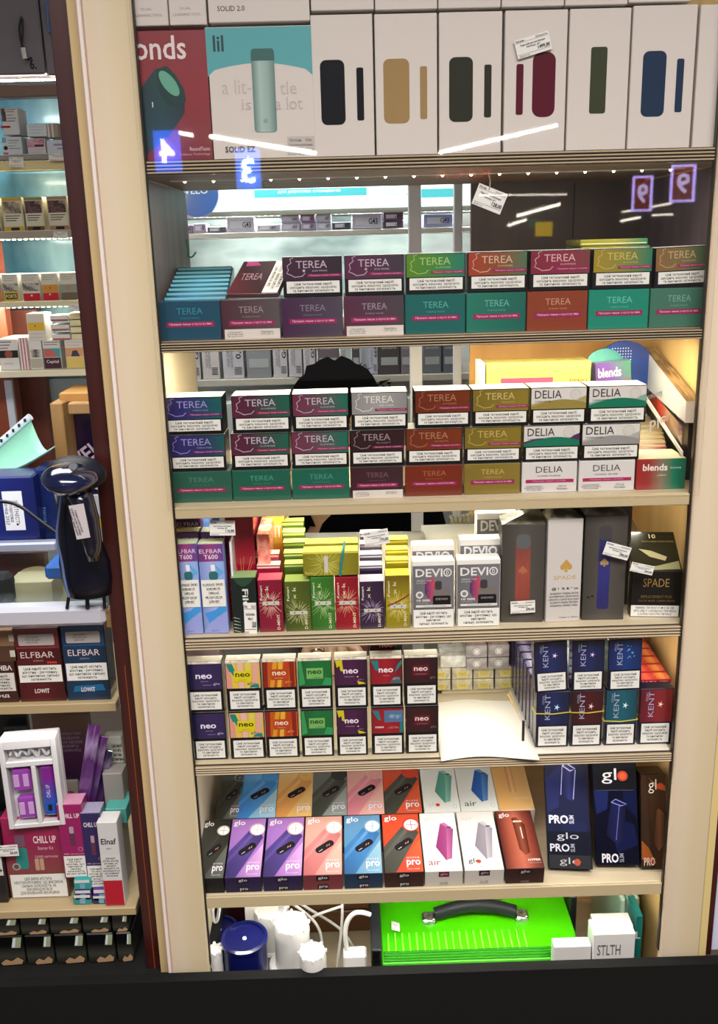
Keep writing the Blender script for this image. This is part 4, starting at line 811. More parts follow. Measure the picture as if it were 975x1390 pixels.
# second rows behind (only where they show)
for j, (i, k) in enumerate(((0, 'indigo'), (5, 'red'))):
    a, b = xs_up[i]
    if k == 'red':
        pack('small_pack', 'dark red small pack standing higher behind the red pack with teal strokes', 'tobacco pack', None, a, b, 872, 971, NY + .026, DN, bk, [('r', .02, .3, .98, .99, ramp_mat(['#6a141e', '#8a1824', '#4a1018'], 'X', .25, .6), 'colour_panel'), ('t', .3, .80, .72, .88, 'neo', '#d8c0c0', .02), ('p', [(.02, .9), (.3, .9), (.34, .62), (.2, .6)], '#4a1c24', 'dark_stroke'), ('p', [(.75, .8), (.98, .84), (.98, .62), (.8, .6)], '#2a4c50', 'teal_stroke')], z0=SD + hlo + .0003, h=hup * 1.28, top=film)
    else:
        pack('small_pack', 'indigo pack with off white top behind the upper indigo pack', 'tobacco pack', None, a + 2, b - 3, 884, 971, NY + .055, .06, mat('#5a4c50', .3, coat=.4), [], z0=SD + hlo + .0003, h=hup * 1.0, top='#d9d0c0')
# ---- vertical letter packs at the right
def kent(c1, c2, c3, star='#9cc0e0', warn=True, bub=False):
    s = [('r', .02, .40, .98, .985, ramp_mat([c1, c2, c3], 'X', .22, .7, .15, 3), 'colour_panel'), ('tv', .26, .50, .42, .95, 'KENT', '#9498b4', 0), ('tv', .18, .78, .24, .93, 'STICKS', '#9a9cb4', 0)]
    if not bub: s += [('p', [(.62 + (.10 if q % 2 == 0 else .035) * math.cos(q * PI / 5), .72 + (.10 if q % 2 == 0 else .035) * .62 * math.sin(q * PI / 5)) for q in range(10)], star, 'star_print'), ('c', .62, .72, .03, '#e0e4ea', 'star_print')]
    else: s += [('c', .6 + .25 * random.random() - .05, .62 + .3 * random.random(), .012 + .02 * random.random(), '#5c8cc4', 'bubble_print') for _ in range(14)]
    return s + [('w', .08, .035, .93, .38, WARN5)]
hk = P(780, 951, NY).z - P(780, 1026, NY).z
tray_z = SD
KK = [('navy blue pack, star print, banded in yellow', 727, 772, kent('#10143c', '#18285c', '#0f1638')), ('dark red pack, star print, banded in yellow', 774, 817, kent('#2c0f18', '#4c101c', '#3a0e18', '#d0a0a0')), ('teal pack, star print, banded in yellow', 820, 863, kent('#0f4c60', '#156070', '#0e4458', '#a8d4d8')), ('crimson pack with golden star', 866, 911, kent('#5c1424', '#8a2430', '#7c2c28', '#e0a870'))]
for i, (nm, a, b, sp) in enumerate(KK):
    pack('small_pack', nm + ', lower row at right', 'tobacco pack', 'vertical letter packs, lower row', a, b, 950, 1026, NY, .022, mat('#0d1024', .25, coat=.5), sp, z0=SD + .004, h=hk)
KU = [('navy pack with pink star, left in the upper row at right', 727, 772, kent('#10143c', '#1c2c64', '#0f1638', '#c08ab0')), ('navy pack with violet star, middle of the upper row at right', 776, 820, kent('#10143c', '#1a285c', '#0f1638', '#a07ac0')), ('royal blue pack with bubble print, upper row at right', 825, 871, kent('#0c1c50', '#123a7c', '#0e2454', bub=True))]
hku = P(780, 884, NY).z - P(780, 949, NY).z
for i, (nm, a, b, sp) in enumerate(KU):
    pack('small_pack', nm, 'tobacco pack', 'vertical letter packs, upper row', a, b, 884, 949, NY - .001, .022, mat('#0d1024', .25, coat=.5), sp, z0=SD + .004 + hk + .0003, h=hku * 1.04, top=crinkle('#8a9098', '#e6ebee', 80, .12, .6), roll=math.radians([-3, -.5, -1][i]))
for i, (a, b, z) in enumerate(((726, 773, .40), (775, 818, .45), (820, 864, .33))):
    x, w = pxw(a, b, 990, NY)
    z0 = SD + .004 + hk * (.62 if i < 2 else .45)
    tube('rubber_band', [(x - w / 2 - .0008, NY + .02, z0), (x - w / 2 - .0008, NY - .001, z0), (x, NY - .0022, z0 - .001), (x + w / 2 + .0008, NY - .001, z0 + .001), (x + w / 2 + .0008, NY + .02, z0 + .001)], .0009, mat('#b8a83c', .5), smooth=False)
for i, o in enumerate([o for o in COL.objects if o.name.startswith('rubber_band')][2:]):
    tag(o, 'thin yellow rubber band round the ' + ['navy blue', 'dark red', 'teal'][i] + ' star pack', 'rubber band')
# stacks receding behind these
def crowd(x0, x1, y, Y0, n, dY, dx, c, top, nm, h, z0, w_=1, tx=None, rise=.0):
    for k in range(n):
        x, w = pxw(x0, x1, y, Y0)
        unit('small_pack', nm + ', ' + ORD[k] + ' behind the front pack', 'tobacco pack', nm + ' row', x + dx * (k + 1), z0 + rise * (k + 1), Y0 + dY * k, w * w_, h, dY * .95, c, [('t', .1, .90, .9, .97, 'KENT', tx, .0)] if tx else [], top=top, bev=.0006)
crowd(866, 910, 960, NY + .024, 7, .023, -.0005, ramp_mat(['#a8242c', '#c0343a'], 'X', .2, .7), ramp_mat(['#b02430', '#d85a44', '#a82028', '#e09040', '#b82c34'], 'X', .2, .7, .3, 12), 'crimson pack in the right hand row', hk, SD + .004, .98, '#e8b0a0', .0022)
crowd(722, 768, 960, NY + .024, 8, .023, -.0011, mat('#1c1640', .25, coat=.5), ramp_mat(['#2a2050', '#b8b4d0', '#2c2250', '#d0cce0', '#2a2050'], 'X', .2, .6, .3, 10), 'dark violet pack in the left hand row', hk, SD + .004, .9, '#a8a0c8', .0022)
ct = boxo('card_tray', vx(722, 1030, .01), vx(908, 1030, .01), .008, .24, SD + .0003, SD + .0035, mat('#cfc8bc', .5)); tag(ct, 'pale cardboard tray under the vertical letter packs', 'tray')
# packs with gold panels and wrapped ring print packs at the back
def front_box(nm, label, cat, group, x0, x1, yt, yb, Y, d, body, sp, z0, h, **k): return pack(nm, label, cat, group, x0, x1, yt, yb, Y, d, body, sp, z0=z0, h=h, **k)
Yr = .20
rz = [P(660, y, Yr).z for y in (936, 921, 905, 889, 872)]
wz = SD + .001
boxo('back_riser', vx(600, 936, Yr), vx(735, 936, Yr), Yr + .004, Yr + .09, SD + .0005, rz[0] - .001, mat('#c9c0a0')); tag(SC.objects['back_riser'], 'pale block under the wrapped gold panel packs at the back', 'riser')
n_ = 0
for rI in range(2):
    for cI, (a, b) in enumerate(((578, 613), (615, 649), (650, 684), (686, 720))):
        front_box('wrapped_pack', 'wrapped pack with pale gold name panel, ' + ORD[cI] + ' from the left, ' + ('lower' if rI == 0 else 'upper') + ' row at the back', 'tobacco pack', 'wrapped packs with gold panel', a, b, rz[1 + rI], rz[rI], Yr, .05, crinkle('#a39a80', '#cfc8b4', 50, .15, .3), [('r', .24, .12, .78, .72, '#cfc070', 'gold_panel'), ('t', .34, .28, .68, .6, 'neo', '#a89848', .01)], rz[rI] + .0002, rz[rI + 1] - rz[rI] - .0006)
for rI in range(2):
    for cI, (a, b) in enumerate(((638, 673), (674, 709))):
        front_box('wrapped_pack', 'wrapped grey pack with white ring, ' + ('left' if cI == 0 else 'right') + ', ' + ('lower' if rI == 0 else 'upper') + ' row above the gold panel packs', 'tobacco pack', 'wrapped packs with ring print', a, b, rz[3 + rI], rz[2 + rI], Yr - .01, .05, crinkle('#7f7878', '#a8a0a0', 40, .12, .4),
                  [('c', .5, .5, .17, '#d8d4d4', 'ring_print'), ('c', .5, .5, .145, '#7a7474', 'ring_print'), ('p', rr(.5, .5, .2, .16, .03, asp=.45), '#d0cccc', 'name_plate')], rz[rI + 2] + .0004, rz[rI + 3] - rz[rI + 2] - .0008)
for cI, (a, b, c) in enumerate(((598, 634, '#b8b4a8'), (722, 766, '#6a9890'), (768, 800, '#5c9a90'), (802, 850, '#7c8c90'))):
    front_box('wrapped_pack', ['film wrapped pale pack left of the ring print packs', 'film wrapped pale teal pack behind the first navy pack', 'film wrapped teal pack behind the violet star pack', 'film wrapped grey green pack behind the bubble print pack'][cI], 'tobacco pack', None, a, b, 868 if cI else 884, 905, Yr - .03 if cI else Yr, .05, crinkle(c, '#dde2e0', 50, .12, .5), [('c', .5, .75, .16, '#e0e6e2', 'ring_print'), ('c', .5, .75, .13, c, 'ring_print')] if cI else [], rz[2] + .0003, (rz[4] if cI else rz[3]) - rz[2])
boxo('back_riser', vx(722, 936, Yr - .03), vx(850, 936, Yr - .03), Yr + .01, Yr + .09, SD + .0045, rz[2] - .001, mat('#c9c0a0')); tag(SC.objects['back_riser.001'], 'pale block under the film wrapped teal packs', 'riser')
# clear box with gold streaks beside right wall
o = boxo('wrapped_carton', vx(872, 880, .2), WR - .004, .2, .33, SD + .0005, P(880, 870, .2).z + .02, crinkle('#8a4a24', '#c99a5c', 18, .12, .5)); tag(o, 'tall brown and gold wrapped carton at the back right of the fifth shelf', 'carton')
# curling white sheet hanging over the front edge
cs = []
xa0, xa1 = vx(597, 1030, .02), vx(727, 1030, .02)
bm = bmesh.new(); nx, ny = 14, 10; g = []
for j in range(ny + 1):
    row = []
    for i in range(nx + 1):
        u, v = i / nx, j / ny
        x = xa0 + (xa1 - xa0) * u; y = -.004 + (.20 + .004) * v
        z = SD + .0018 + .0012 * math.sin(u * PI * 1.5) * (1 - v) + .002 * math.sin(v * 5) + .002 * u * (1 - v)
        row.append(bm.verts.new((x, y + .007 * math.sin(u * 4) * (1 - v), z)))
    g.append(row)
for j in range(ny):
    for i in range(nx): bm.faces.new((g[j][i], g[j][i + 1], g[j + 1][i + 1], g[j + 1][i]))
me = mesh_from(bm, 'sheet'); me.materials.append(mat('#dcd9ce', .6))
for p in me.polygons: p.use_smooth = True
o = link('paper_sheet', me); o.modifiers.new('s', 'SOLIDIFY').thickness = .0006; tag(o, 'bare white paper sheet with wavy front edge between the small packs', 'paper')
o = boxo('pen', 0, .004, 0, .004, 0, .035, mat('#1c1c20', .3), bev=.0015); pq = P(713, 985, .019); o.location = (pq.x, .03, SD + .010); tag(o, 'thin black pen stub standing left of the navy blue packs', 'pen')
tube('rubber_band', [P(690, 943, .1), P(697, 955, .08), P(704, 968, .07)], .0012, '#b8944c'); tag([o for o in COL.objects if o.name.startswith('rubber_band')][-1], 'tan rubber band end lying on the white paper', 'rubber band')

# ================================================================= sixth shelf: slanted device boxes
_al = math.radians(10.5); D6 = (P(560, 1184, .008).z - SE) / math.cos(_al) - .0006
def sl(px0, px1, label, body, sp, row, endc='#1c1530', endsp=(), d=D6, xt=None):
    """box lying back at a low slope; row 0 is the front row"""
    al = math.radians(10.5); L = .1205
    Y0 = .008; z0f = P(560, 1184, Y0).z; off = row * (L + .0008)
    y = Y0 + off * math.cos(al); z = z0f + off * math.sin(al)
    pa = P(px0, 1186 if row == 0 else 1104, y); pb = P(px1, 1186 if row == 0 else 1105, y)
    x = (pa.x + pb.x) / 2; w = pb.x - pa.x - .0008
    q = empty('device_box', (x, y, z), (-(PI / 2 - al), 0, 0), label, 'device box', 'slanted device boxes')
    link('body', box_mesh(w, d, L, as_mat(body), .0008), q)
    decals(q, w, L, sp)
    if row == 0:
        e = empty('end_face', (0, 0, 0), (PI / 2, 0, 0)); e.parent = q; e.location = (0, 0, 0)
        # the short end, facing the viewer: runs from the picture's lower edge down to the shelf
        e2 = link('end_panel', rect_mesh(as_mat(endc)), e, (0, 0, 0)); bpy.data.objects.remove(e2)
        o = link('end_panel', rect_mesh(as_mat(endc)), e, (0, -.0003, -d), (0, 0, 0), (w * .985, 1, d * .99))
        for s in endsp:
            if s[0] == 'r': link(s[6], rect_mesh(as_mat(s[5])), e, (((s[1] + s[3]) / 2 - .5) * w, -.0005, -d + s[2] * d), (0, 0, 0), ((s[3] - s[1]) * w, 1, (s[4] - s[2]) * d))
            if s[0] == 't': link('lettering', text_mesh(s[5], as_mat(s[6]), 0, s[7]), e, (((s[1] + s[3]) / 2 - .5) * w, -.0007, -d + s[2] * d), (0, 0, 0), ((s[3] - s[1]) * w, 1, (s[4] - s[2]) * d))
    return q
def hyper(bg, dev, ring, tri, txt='#d6d2dc', dark_end=True, glo='#e0dce0', ringhi='#e0dcd8'):
    gb = ramp_mat([dev[0], dev[1], dev[0]], 'D', .3, .3)
    return [('r', .01, .005, .99, .995, ramp_mat(bg, 'D', .3, .3), 'colour_panel'), ('p', [(.3, .005), (.99, .56), (.99, .005)], ramp_mat(tri, 'D', .3, .3), 'light_triangle'),
            ('p', [(.01, .42), (.68, .88), (.97, .66), (.3, .005), (.01, .005)], gb, 'printed_device'), ('p', [(.01, .30), (.60, .72), (.66, .68), (.01, .22)], ramp_mat([dev[1], dev[2]], 'D', .3, .3), 'printed_highlight'),
            ('c', .77, .80, .23, ring, 'ring_print'), ('c', .78, .795, .19, ringhi, 'ring_print'), ('r', .64, .79, .92, .80, ring, 'ring_spoke'), ('r', .77, .72, .79, .88, ring, 'ring_spoke'),
            ('p', rr(.54, .46, .56, .21, .10, ang=38, asp=1.98), '#17141a', 'printed_display'), ('p', rr(.60, .475, .07, .02, .008, ang=70, asp=1.98), '#d89a80', 'display_light'), ('p', rr(.66, .49, .07, .02, .008, ang=70, asp=1.98), '#d89a80', 'display_light'), ('p', rr(.44, .395, .12, .02, .008, ang=38, asp=1.98), '#c0bcbc', 'display_light'),
            ('t', .06, .85, .40, .965, 'glo', glo, .012), ('t', .60, .215, .92, .24, 'H Y P E R', txt, .01), ('t', .58, .07, .94, .19, 'pro', txt, .02), ('t', .58, .035, .9, .05, 'TOBACCO HEATER', txt, 0)]
def end(c, txt='#c9c4d0', a='glo', b='pro', bc='#0c0b10'):
    return [('r', .33, .62, .66, .98, bc, 'end_label'), ('t', .38, .70, .62, .92, a, txt, .01), ('r', .36, .02, .64, .36, bc, 'end_label'), ('t', .4, .08, .62, .28, b, txt, .01)]
grey3 = (['#2f322c', '#3f433c'], ['#24261f', '#3a3d36', '#4a4e46'], '#8a8a88', ['#4a4e48', '#6c716a'])
rows0 = [(262, 303, 'dark charcoal device box at the left wall, front slanted row', ['#34362f', '#23241f'], ['#1f201c', '#30322c', '#3c3f38'], '#a0a09a', ['#3c3f3a', '#5c605a'], '#121214'),
         (304, 354, 'violet device box with purple cylinder, left of two alike', ['#7c5a9c', '#a070b4'], ['#2c2450', '#4a3c7c', '#5f5090'], '#b89a9c', ['#8a5aa4', '#c49ac8'], '#1f1440'),
         (356, 410, 'violet device box with purple cylinder, right of two alike', ['#7c5a9c', '#a070b4'], ['#2c2450', '#4a3c7c', '#5f5090'], '#b89a9c', ['#8a5aa4', '#c49ac8'], '#1f1440'),
         (411, 465, 'salmon pink device box in the front slanted row', ['#c08a80', '#c89a8c'], ['#a05a5c', '#c07878', '#cc8a84'], '#d0a49c', ['#c0807c', '#d4a898'], '#6c2c34'),
         (467, 520, 'steel blue device box in the front slanted row', ['#4c7aa0', '#5a88ac'], ['#24507c', '#3c74a8', '#5a8cbc'], '#6c94b4', ['#5a8aa8', '#8ab0c0'], '#0f2c48'),
         (522, 576, 'red and grey device box with paper tag, front slanted row', ['#b83c24', '#c04a2c'], ['#33352f', '#4a4c46', '#5a5c55'], '#c03028', ['#b83420', '#cc5a38'], '#2f1210')]
for i, (a, b, lb, bg, dv, ring, tri, ec) in enumerate(rows0):
    sl(a, b, lb, mat(ec, .35, coat=.3), hyper(bg, dv, ring, tri), 0, ec, end(ec) if i else (), xt=None)
rows1 = [(292, 325, 'charcoal device box at the left, back slanted row', *grey3, '#23241f'), (320, 374, 'sky blue device box in the back slanted row', ['#3f86c4', '#5a9ccc'], ['#2c6cb0', '#4a8ccc', '#6aa4d8'], '#3c7cc0', ['#7cacc8', '#a0c4d4'], '#123050'),
         (373, 424, 'apricot orange device box in the back slanted row', ['#d0a860', '#d4b070'], ['#c08444', '#d09a58', '#d8b070'], '#c89454', ['#d0a45c', '#d8b878'], '#3c2c14'), (422, 472, 'grey device box with black ring, back slanted row', ['#5c625c', '#6c726c'], ['#30332f', '#4a4e48', '#5c605a'], '#2c2c2c', ['#7c8480', '#98a09c'], '#1c1c1c'),
         (471, 523, 'pale pink device box in the back slanted row', ['#d09a94', '#d4a49c'], ['#bc6c7c', '#d08a94', '#d89aa0'], '#d8a49c', ['#d09c94', '#dcb0a4'], '#40181c'), (522, 574, 'vermilion and grey device box in the back slanted row', ['#c04428', '#c44c30'], ['#34362f', '#4a4c46', '#5a5c55'], '#c43028', ['#c04a2c', '#cc5c38'], '#2c100c')]
for i, (a, b, lb, bg, dv, ring, tri, ec) in enumerate(rows1):
    s = sl(a, b, lb, mat(ec, .35, coat=.3), hyper(bg, dv, ring, tri, ringhi=bg[0] if i not in (3,) else '#3a3a3a'), 1, ec)
def air(dv, txt, bg=('#c8ccc8', '#d4d8d4'), nm='air'):
    return [('r', .01, .005, .99, .995, ramp_mat(bg, 'D', .4, .1), 'pale_panel'), ('p', [(.55, .80), (.68, .82), (.90, .68), (.72, .22), (.60, .17), (.36, .40)], ramp_mat([dv[0], dv[1]], 'X', .3, .3), 'printed_device'), ('p', [(.72, .73), (.90, .70), (.76, .20), (.62, .18)], ramp_mat([dv[2], dv[0]], 'X', .3, .3), 'printed_side'),
            ('p', [(.55, .80), (.68, .82), (.90, .70), (.76, .72)], dv[2], 'printed_top'), ('p', rr(.79, .73, .12, .04, .018, asp=1.62), '#3a3030', 'printed_slot'), ('c', .86, .1, .06, '#a8a8a4', 'ring_print'), ('c', .86, .1, .045, bg[1], 'ring_print'),
            ('t', .12, .095, .44, .19, nm, txt, .0), ('t', .1, .84, .42, .92, 'glo' if nm == 'air' else 'air', '#b4b4b0', -.005)] + ([('c', .395, .135, .055, '#b8301c', 'red_dot')] if nm == 'glo' else [])
def aend(c): return [('r', .36, .62, .64, .98, c, 'end_label'), ('t', .41, .72, .6, .90, 'glo', '#c9a8b4', 0), ('t', .38, .06, .62, .28, 'AIR', '#8a8884', 0)]
wb = mat('#c4c0b8', .45)
sl(577, 629, 'pale box with magenta device picture, front slanted row', wb, air(('#7c2c60', '#984878', '#ac6490'), '#8a3a34'), 0, '#bcb8b0', aend('#5c1030'))
sl(631, 685, 'pale box with silver grey device picture, front slanted row', wb, air(('#77727c', '#8c8890', '#a8a4ac'), '#3a3a3a', ('#c4c0bc', '#ccc8c4'), 'glo'), 0, '#bcb8b0', aend('#1c1c30'))
dk = mat('#2a0f0f', .3, coat=.4)
sl(687, 740, 'copper brown box with glowing bronze device picture', dk, [('r', .01, .005, .99, .995, ramp_mat(['#4a1c18', '#8a4434', '#a85c48', '#7c3a2c', '#4a1c18'], 'X', .3, .3), 'colour_panel'), ('p', [(.42, .86), (.55, .88), (.74, .74), (.72, .26), (.58, .22), (.46, .32)], ramp_mat(['#5a2418', '#8a4a38', '#4a1c14'], 'X', .2, .5), 'printed_device'), ('p', rr(.56, .80, .24, .05, .02, asp=1.62), '#d8b4a4', 'printed_top'), ('r', .60, .5, .625, .7, '#d8c0b4', 'printed_light'),
   ('t', .08, .86, .38, .96, 'glo', '#e0d4d0', .02), ('t', .62, .12, .95, .155, 'HYPER', '#dcd0cc', .02), ('t', .62, .08, .95, .095, 'TOBACCO HEATER', '#b09a94', 0)], 0, '#2c1012', [('r', .33, .62, .66, .98, '#120708', 'end_label'), ('t', .38, .70, .62, .92, 'glo', '#b8b0b4', .01), ('t', .4, .06, .62, .2, 'HYPER', '#8a7a7a', 0)])
sl(576, 626, 'pale box with sea green device picture, back slanted row', wb, air(('#3f8474', '#5c9c8c', '#84b4a8'), '#b8b8b0', nm='glo'), 1, '#bcb8b0')
sl(626, 678, 'pale box with cobalt blue device picture, back slanted row', wb, air(('#1c4c94', '#2c64ac', '#5c90c8'), '#30343c'), 1, '#bcb8b0')
sl(678, 727, 'peach orange box with gold device picture, back slanted row', wb, [('r', .01, .005, .99, .995, ramp_mat(['#d4a460', '#d8b078'], 'X', .4, .1), 'colour_panel'), ('p', rr(.5, .6, .2, .55 * 1.6, .06, asp=1.62), ramp_mat(['#c08040', '#e0b888', '#c88c50'], 'X', .3, .4), 'printed_device'), ('t', .5, .2, .9, .24, 'HYPER', '#e0c49c', 0)], 1, '#c49a5c')
# the sloped rest under the back row
al = math.radians(10.5)
zr0 = P(560, 1184, .008).z
bm = bmesh.new()
ztp = lambda y: zr0 + (y - .008) * math.tan(al) - D6 / math.cos(al) - .002
prof = [(.10, SE + .0004), (.235, SE + .0004), (.235, ztp(.235)), (.17, ztp(.17)), (.10, ztp(.10))]
vs = [[bm.verts.new((x, y, z)) for y, z in prof] for x in (vx(300, 1200, .1), vx(720, 1200, .1))]
bm.faces.new(vs[0]); bm.faces.new(vs[1][::-1])
for i in range(5): bm.faces.new((vs[0][i], vs[0][(i + 1) % 5], vs[1][(i + 1) % 5], vs[1][i]))
bmesh.ops.recalc_face_normals(bm, faces=bm.faces[:]); me = mesh_from(bm, 'rest'); me.materials.append(mat('#6a5f50')); tag(link('display_riser', me), 'hidden sloped rest under the slanted device boxes', 'riser')
pt = price_tag('small white paper tag lying across the red and grey device box', 552, 1112, 28, 16, .112, 4, '', lean=math.radians(76))
pt = price_tag('small white paper tag on the pale box with blue device picture', 638, 1052, 26, 14, .215, 0, '', lean=math.radians(76))
# navy upright boxes at the right
def navy(dv, c='#0e1230'):
    return [('r', .01, .005, .99, .995, dkm(c), 'navy_panel'), ('p', [(.01, .80), (.4, .95), (.3, .55), (.05, .5)], dkm('#181e4a'), 'facet_print'), ('p', [(.6, .98), (.98, .8), (.98, .45), (.7, .6)], dkm('#0e1334'), 'facet_print'), ('p', [(.3, .5), (.9, .4), (.98, .2), (.5, .12)], dkm('#11163a'), 'facet_print')]
def stand(label, pb0, pb1, ybot, ytop, Y0, Y1, d, body, sp, turn=0, roll=0, top=None):
    x, w = pxw(pb0, pb1, ybot, Y0); zt_ = P((pb0 + pb1) / 2, ytop, Y1).z
    return leaning('device_box', label, 'device box', x, SE + .0006, Y0, zt_, Y1, w, d, body, sp, turn, 'tall dark device boxes', roll=roll, top=top)
nv = mat('#080a18', .4, coat=.1, spec=.15)
def dkm(c): return mat(c, .4, spec=.12)
st = stand('tall navy box with glowing violet outlined device, left of the dark ones', 744, 803, 1212, 1036, .030, .12, .02, nv, navy(0) + [
    ('p', [(.42, .93), (.50, .95), (.72, .90), (.64, .60), (.5, .62), (.4, .70)], ramp_mat(['#10163c', '#262c66', '#0c1030'], 'X', .2, .5), 'printed_device'), ('l', [(.42, .92), (.36, .66)], .02, '#8a8cd0', 'outline_print'), ('l', [(.72, .89), (.64, .62)], .02, '#8a8cd0', 'outline_print'), ('l', [(.42, .93), (.52, .95), (.72, .90), (.60, .88), (.42, .93)], .025, '#a8aae0', 'outline_print'),
    ('t', .06, .40, .5, .475, 'PRO', '#d4d4dc', .03), ('tv', .52, .40, .63, .475, 'SLIM', '#b0b0c0', .02), ('r', .01, .005, .99, .33, dkm('#06081a'), 'dark_band'), ('t', .22, .245, .72, .32, 'glo', '#a8a8b4', -.005), ('t', .06, .15, .5, .22, 'PRO', '#b4b4c0', .02), ('tv', .52, .15, .62, .22, 'SLIM', '#9090a0', .01), ('r', .03, .005, .97, .12, '#05060c', 'black_band'), ('t', .26, .025, .74, .10, 'glo', '#a0a0a8', -.005), ('c', .66, .06, .075, '#9a3c24', 'red_dot')], turn=math.radians(-8), roll=math.radians(-2))
stand('tall dark navy box with grey top, round red dot in its white lettering', 808, 866, 1212, 1044, .034, .075, .045, nv, navy(0, '#090b1c') + [('r', .01, .74, .99, .995, '#07080f', 'black_band'),
    ('t', .20, .80, .54, .95, 'gl', '#c9c9cc', 0), ('c', .68, .875, .12, '#b03c20', 'red_dot'), ('c', .68, .875, .075, '#c45a38', 'red_dot'), ('r', .08, .735, .92, .74, '#4a4a58', 'rule_print'), ('p', [(.40, .62), (.50, .65), (.74, .60), (.64, .24), (.5, .2), (.26, .3)], ramp_mat(['#0c1030', '#161c4c', '#090c28'], 'X', .2, .5), 'printed_device'),
    ('l', [(.40, .62), (.50, .65), (.74, .60), (.62, .585), (.40, .62)], .022, '#7478b8', 'outline_print'), ('l', [(.58, .585), (.48, .25)], .012, '#6c70b0', 'outline_print'), ('t', .14, .03, .52, .12, 'PRO', '#d0d0d6', .03), ('tv', .54, .035, .64, .12, 'SLIM', '#9090a0', .01)], turn=math.radians(-5), roll=math.radians(-2), top='#7c7a78')
stand('tall brown and bronze box half hidden by the right pillar', 869, 903, 1206, 1056, .03, .06, .035, mat('#1c120c', .3, coat=.4), [('r', .01, .005, .99, .995, ramp_mat(['#1c120e', '#3c2618', '#2a1a12'], 'D', .25, .5, .2, 3), 'bronze_panel'), ('p', [(.02, .3), (.3, .22), (.6, .05), (.02, .1)], '#8a4a1c', 'swirl_print'), ('p', [(.30, .97), (.6, .85), (.98, .82), (.98, .88), (.6, .9)], '#6c4420', 'swirl_print'),
    ('t', .3, .80, .62, .95, 'gl', '#c9c4bc', -.005), ('c', .78, .875, .13, '#a8381c', 'red_dot'), ('p', [(.62, .62), (.72, .64), (.98, .56), (.9, .25), (.7, .18), (.5, .28)], ramp_mat(['#3c2416', '#6c4630', '#2c1a10'], 'X', .2, .5), 'printed_device'), ('t', .1, .03, .55, .12, 'PRO', '#c09a8c', .03)], turn=math.radians(0))

# ================================================================= bottom compartment
zf = ZFl
# green case with handle
gm = ramp_mat(['#3fc400', '#56e000', '#4ad200'], 'X', .35, .5)
xg0, xg1 = vx(519, 1296, .06), vx(792, 1296, .06)
zg = P(640, 1299, .06).z
ztop_b = P(640, 1216, .30)
gcase = empty('case', ((xg0 + xg1) / 2, .06, zf), (0, 0, 0), 'bright lime green case with black carry handle and ribbed lower front', 'case')
hw = (xg1 - xg0) / 2
boxo('case_body', -hw, hw, 0, .152, 0, zg - zf - .008, gm, gcase, .003)
Lp = .151; ang = math.radians(88)
lid = empty('case_lid', (0, 0, zg - zf - .0075), (-ang, 0, 0)); lid.parent = gcase
link('lid_panel', box_mesh(2 * hw, .006, Lp, gm, .002), lid)
for i in range(20):
    link('rib_highlight', box_mesh(.0035, .004, Lp * .26, mat('#7cf040', .2, coat=.5), .0015), lid, (-hw + .012 + i * (2 * hw - .09) / 20, -.003, Lp * .16))  # corrugation ribs, their highlights put into the lighter green
for i in range(4):
    link('front_rib', box_mesh(2 * hw * .98, .005, .0035, mat('#1d7a00', .4), .001), lid, (0, -.003, .002 + .006 * i))
hz = Lp * .62
pts = [(-.072 + .144 * t / 10, -.012 - .012 * math.sin(PI * t / 10), hz + .006 * math.sin(PI * t / 10)) for t in range(11)]
hd = tube('handle', pts, .0115, mat('#23262a', .5), lid, 3)
for sx in (-1, 1):
    c = link('handle_clip', box_mesh(.024, .014, .024, crinkle('#8a8a80', '#d4d4cc', 120, .15, .4, .8), .005), lid, (sx * .083, -.010, hz - .012))
boxo('black_side', hw + .001, hw + .014, .1, .15, 0, zg - zf + .03, mat('#1c1a1c', .4), gcase, .002)
boxo('hinge_strip', -hw - .018, -hw, .0, .14, 0, zg - zf + .02, mat('#24262a', .4), gcase, .002)
for i in range(14): boxo('hinge_tooth', -hw - .017, -hw - .004, -.003, 0, zg - zf - .055 + .0055 * i, zg - zf - .052 + .0055 * i, mat('#0c0d0f', .4), gcase, 0)
price_tag('small plain white sticker on the left of the green case', 540, 1257, 14, 18, .125, 20, '', lean=ang)
price_tag('long paper price sticker on the right of the green case', 772, 1246, 22, 36, .15, 10, '320,00', lean=ang)
# white wrapped boxes
def wrapbox(label, a, b, yt, Y, d, sp, zz=None, c=None):
    x, w = pxw(a, b, 1290, Y); h = P((a + b) / 2, yt, Y).z - zf
    return unit('white_box', label, 'box', 'film wrapped white boxes at the bottom', x, zf, Y, w, h, d, mat('#d2d0ce', .35, coat=.4), sp, top=crinkle('#b8b6ae', '#efeee8', 80, .15, .5))
wrapbox('film wrapped white box with grey lettering and blue mark at the bottom right', 805, 862, 1268, .03, .035, [('t', .1, .80, .66, .90, 'STLTH', '#55534f', .01), ('p', rr(.85, .55, .2, .5, .05, asp=1.5), '#12306c', 'blue_mark')])
wrapbox('film wrapped white box just behind the lettered one', 806, 858, 1257, .068, .03, [])
wrapbox('low film wrapped white box in front of the green case', 752, 803, 1285, .035, .02, [])
o = boxo('teal_box', vx(862, 1280, .07), XR - .002, .07, .12, zf, P(880, 1243, .07).z, ramp_mat(['#0f5f5c', '#157470'], 'X', .35, .3)); tag(o, 'teal box with white lettering by the right pillar at the bottom', 'box')
decals(o, .06, P(880, 1243, .07).z - zf, [('t', .1, .78, .55, .85, 'REL', '#c9d4d4', .02)])
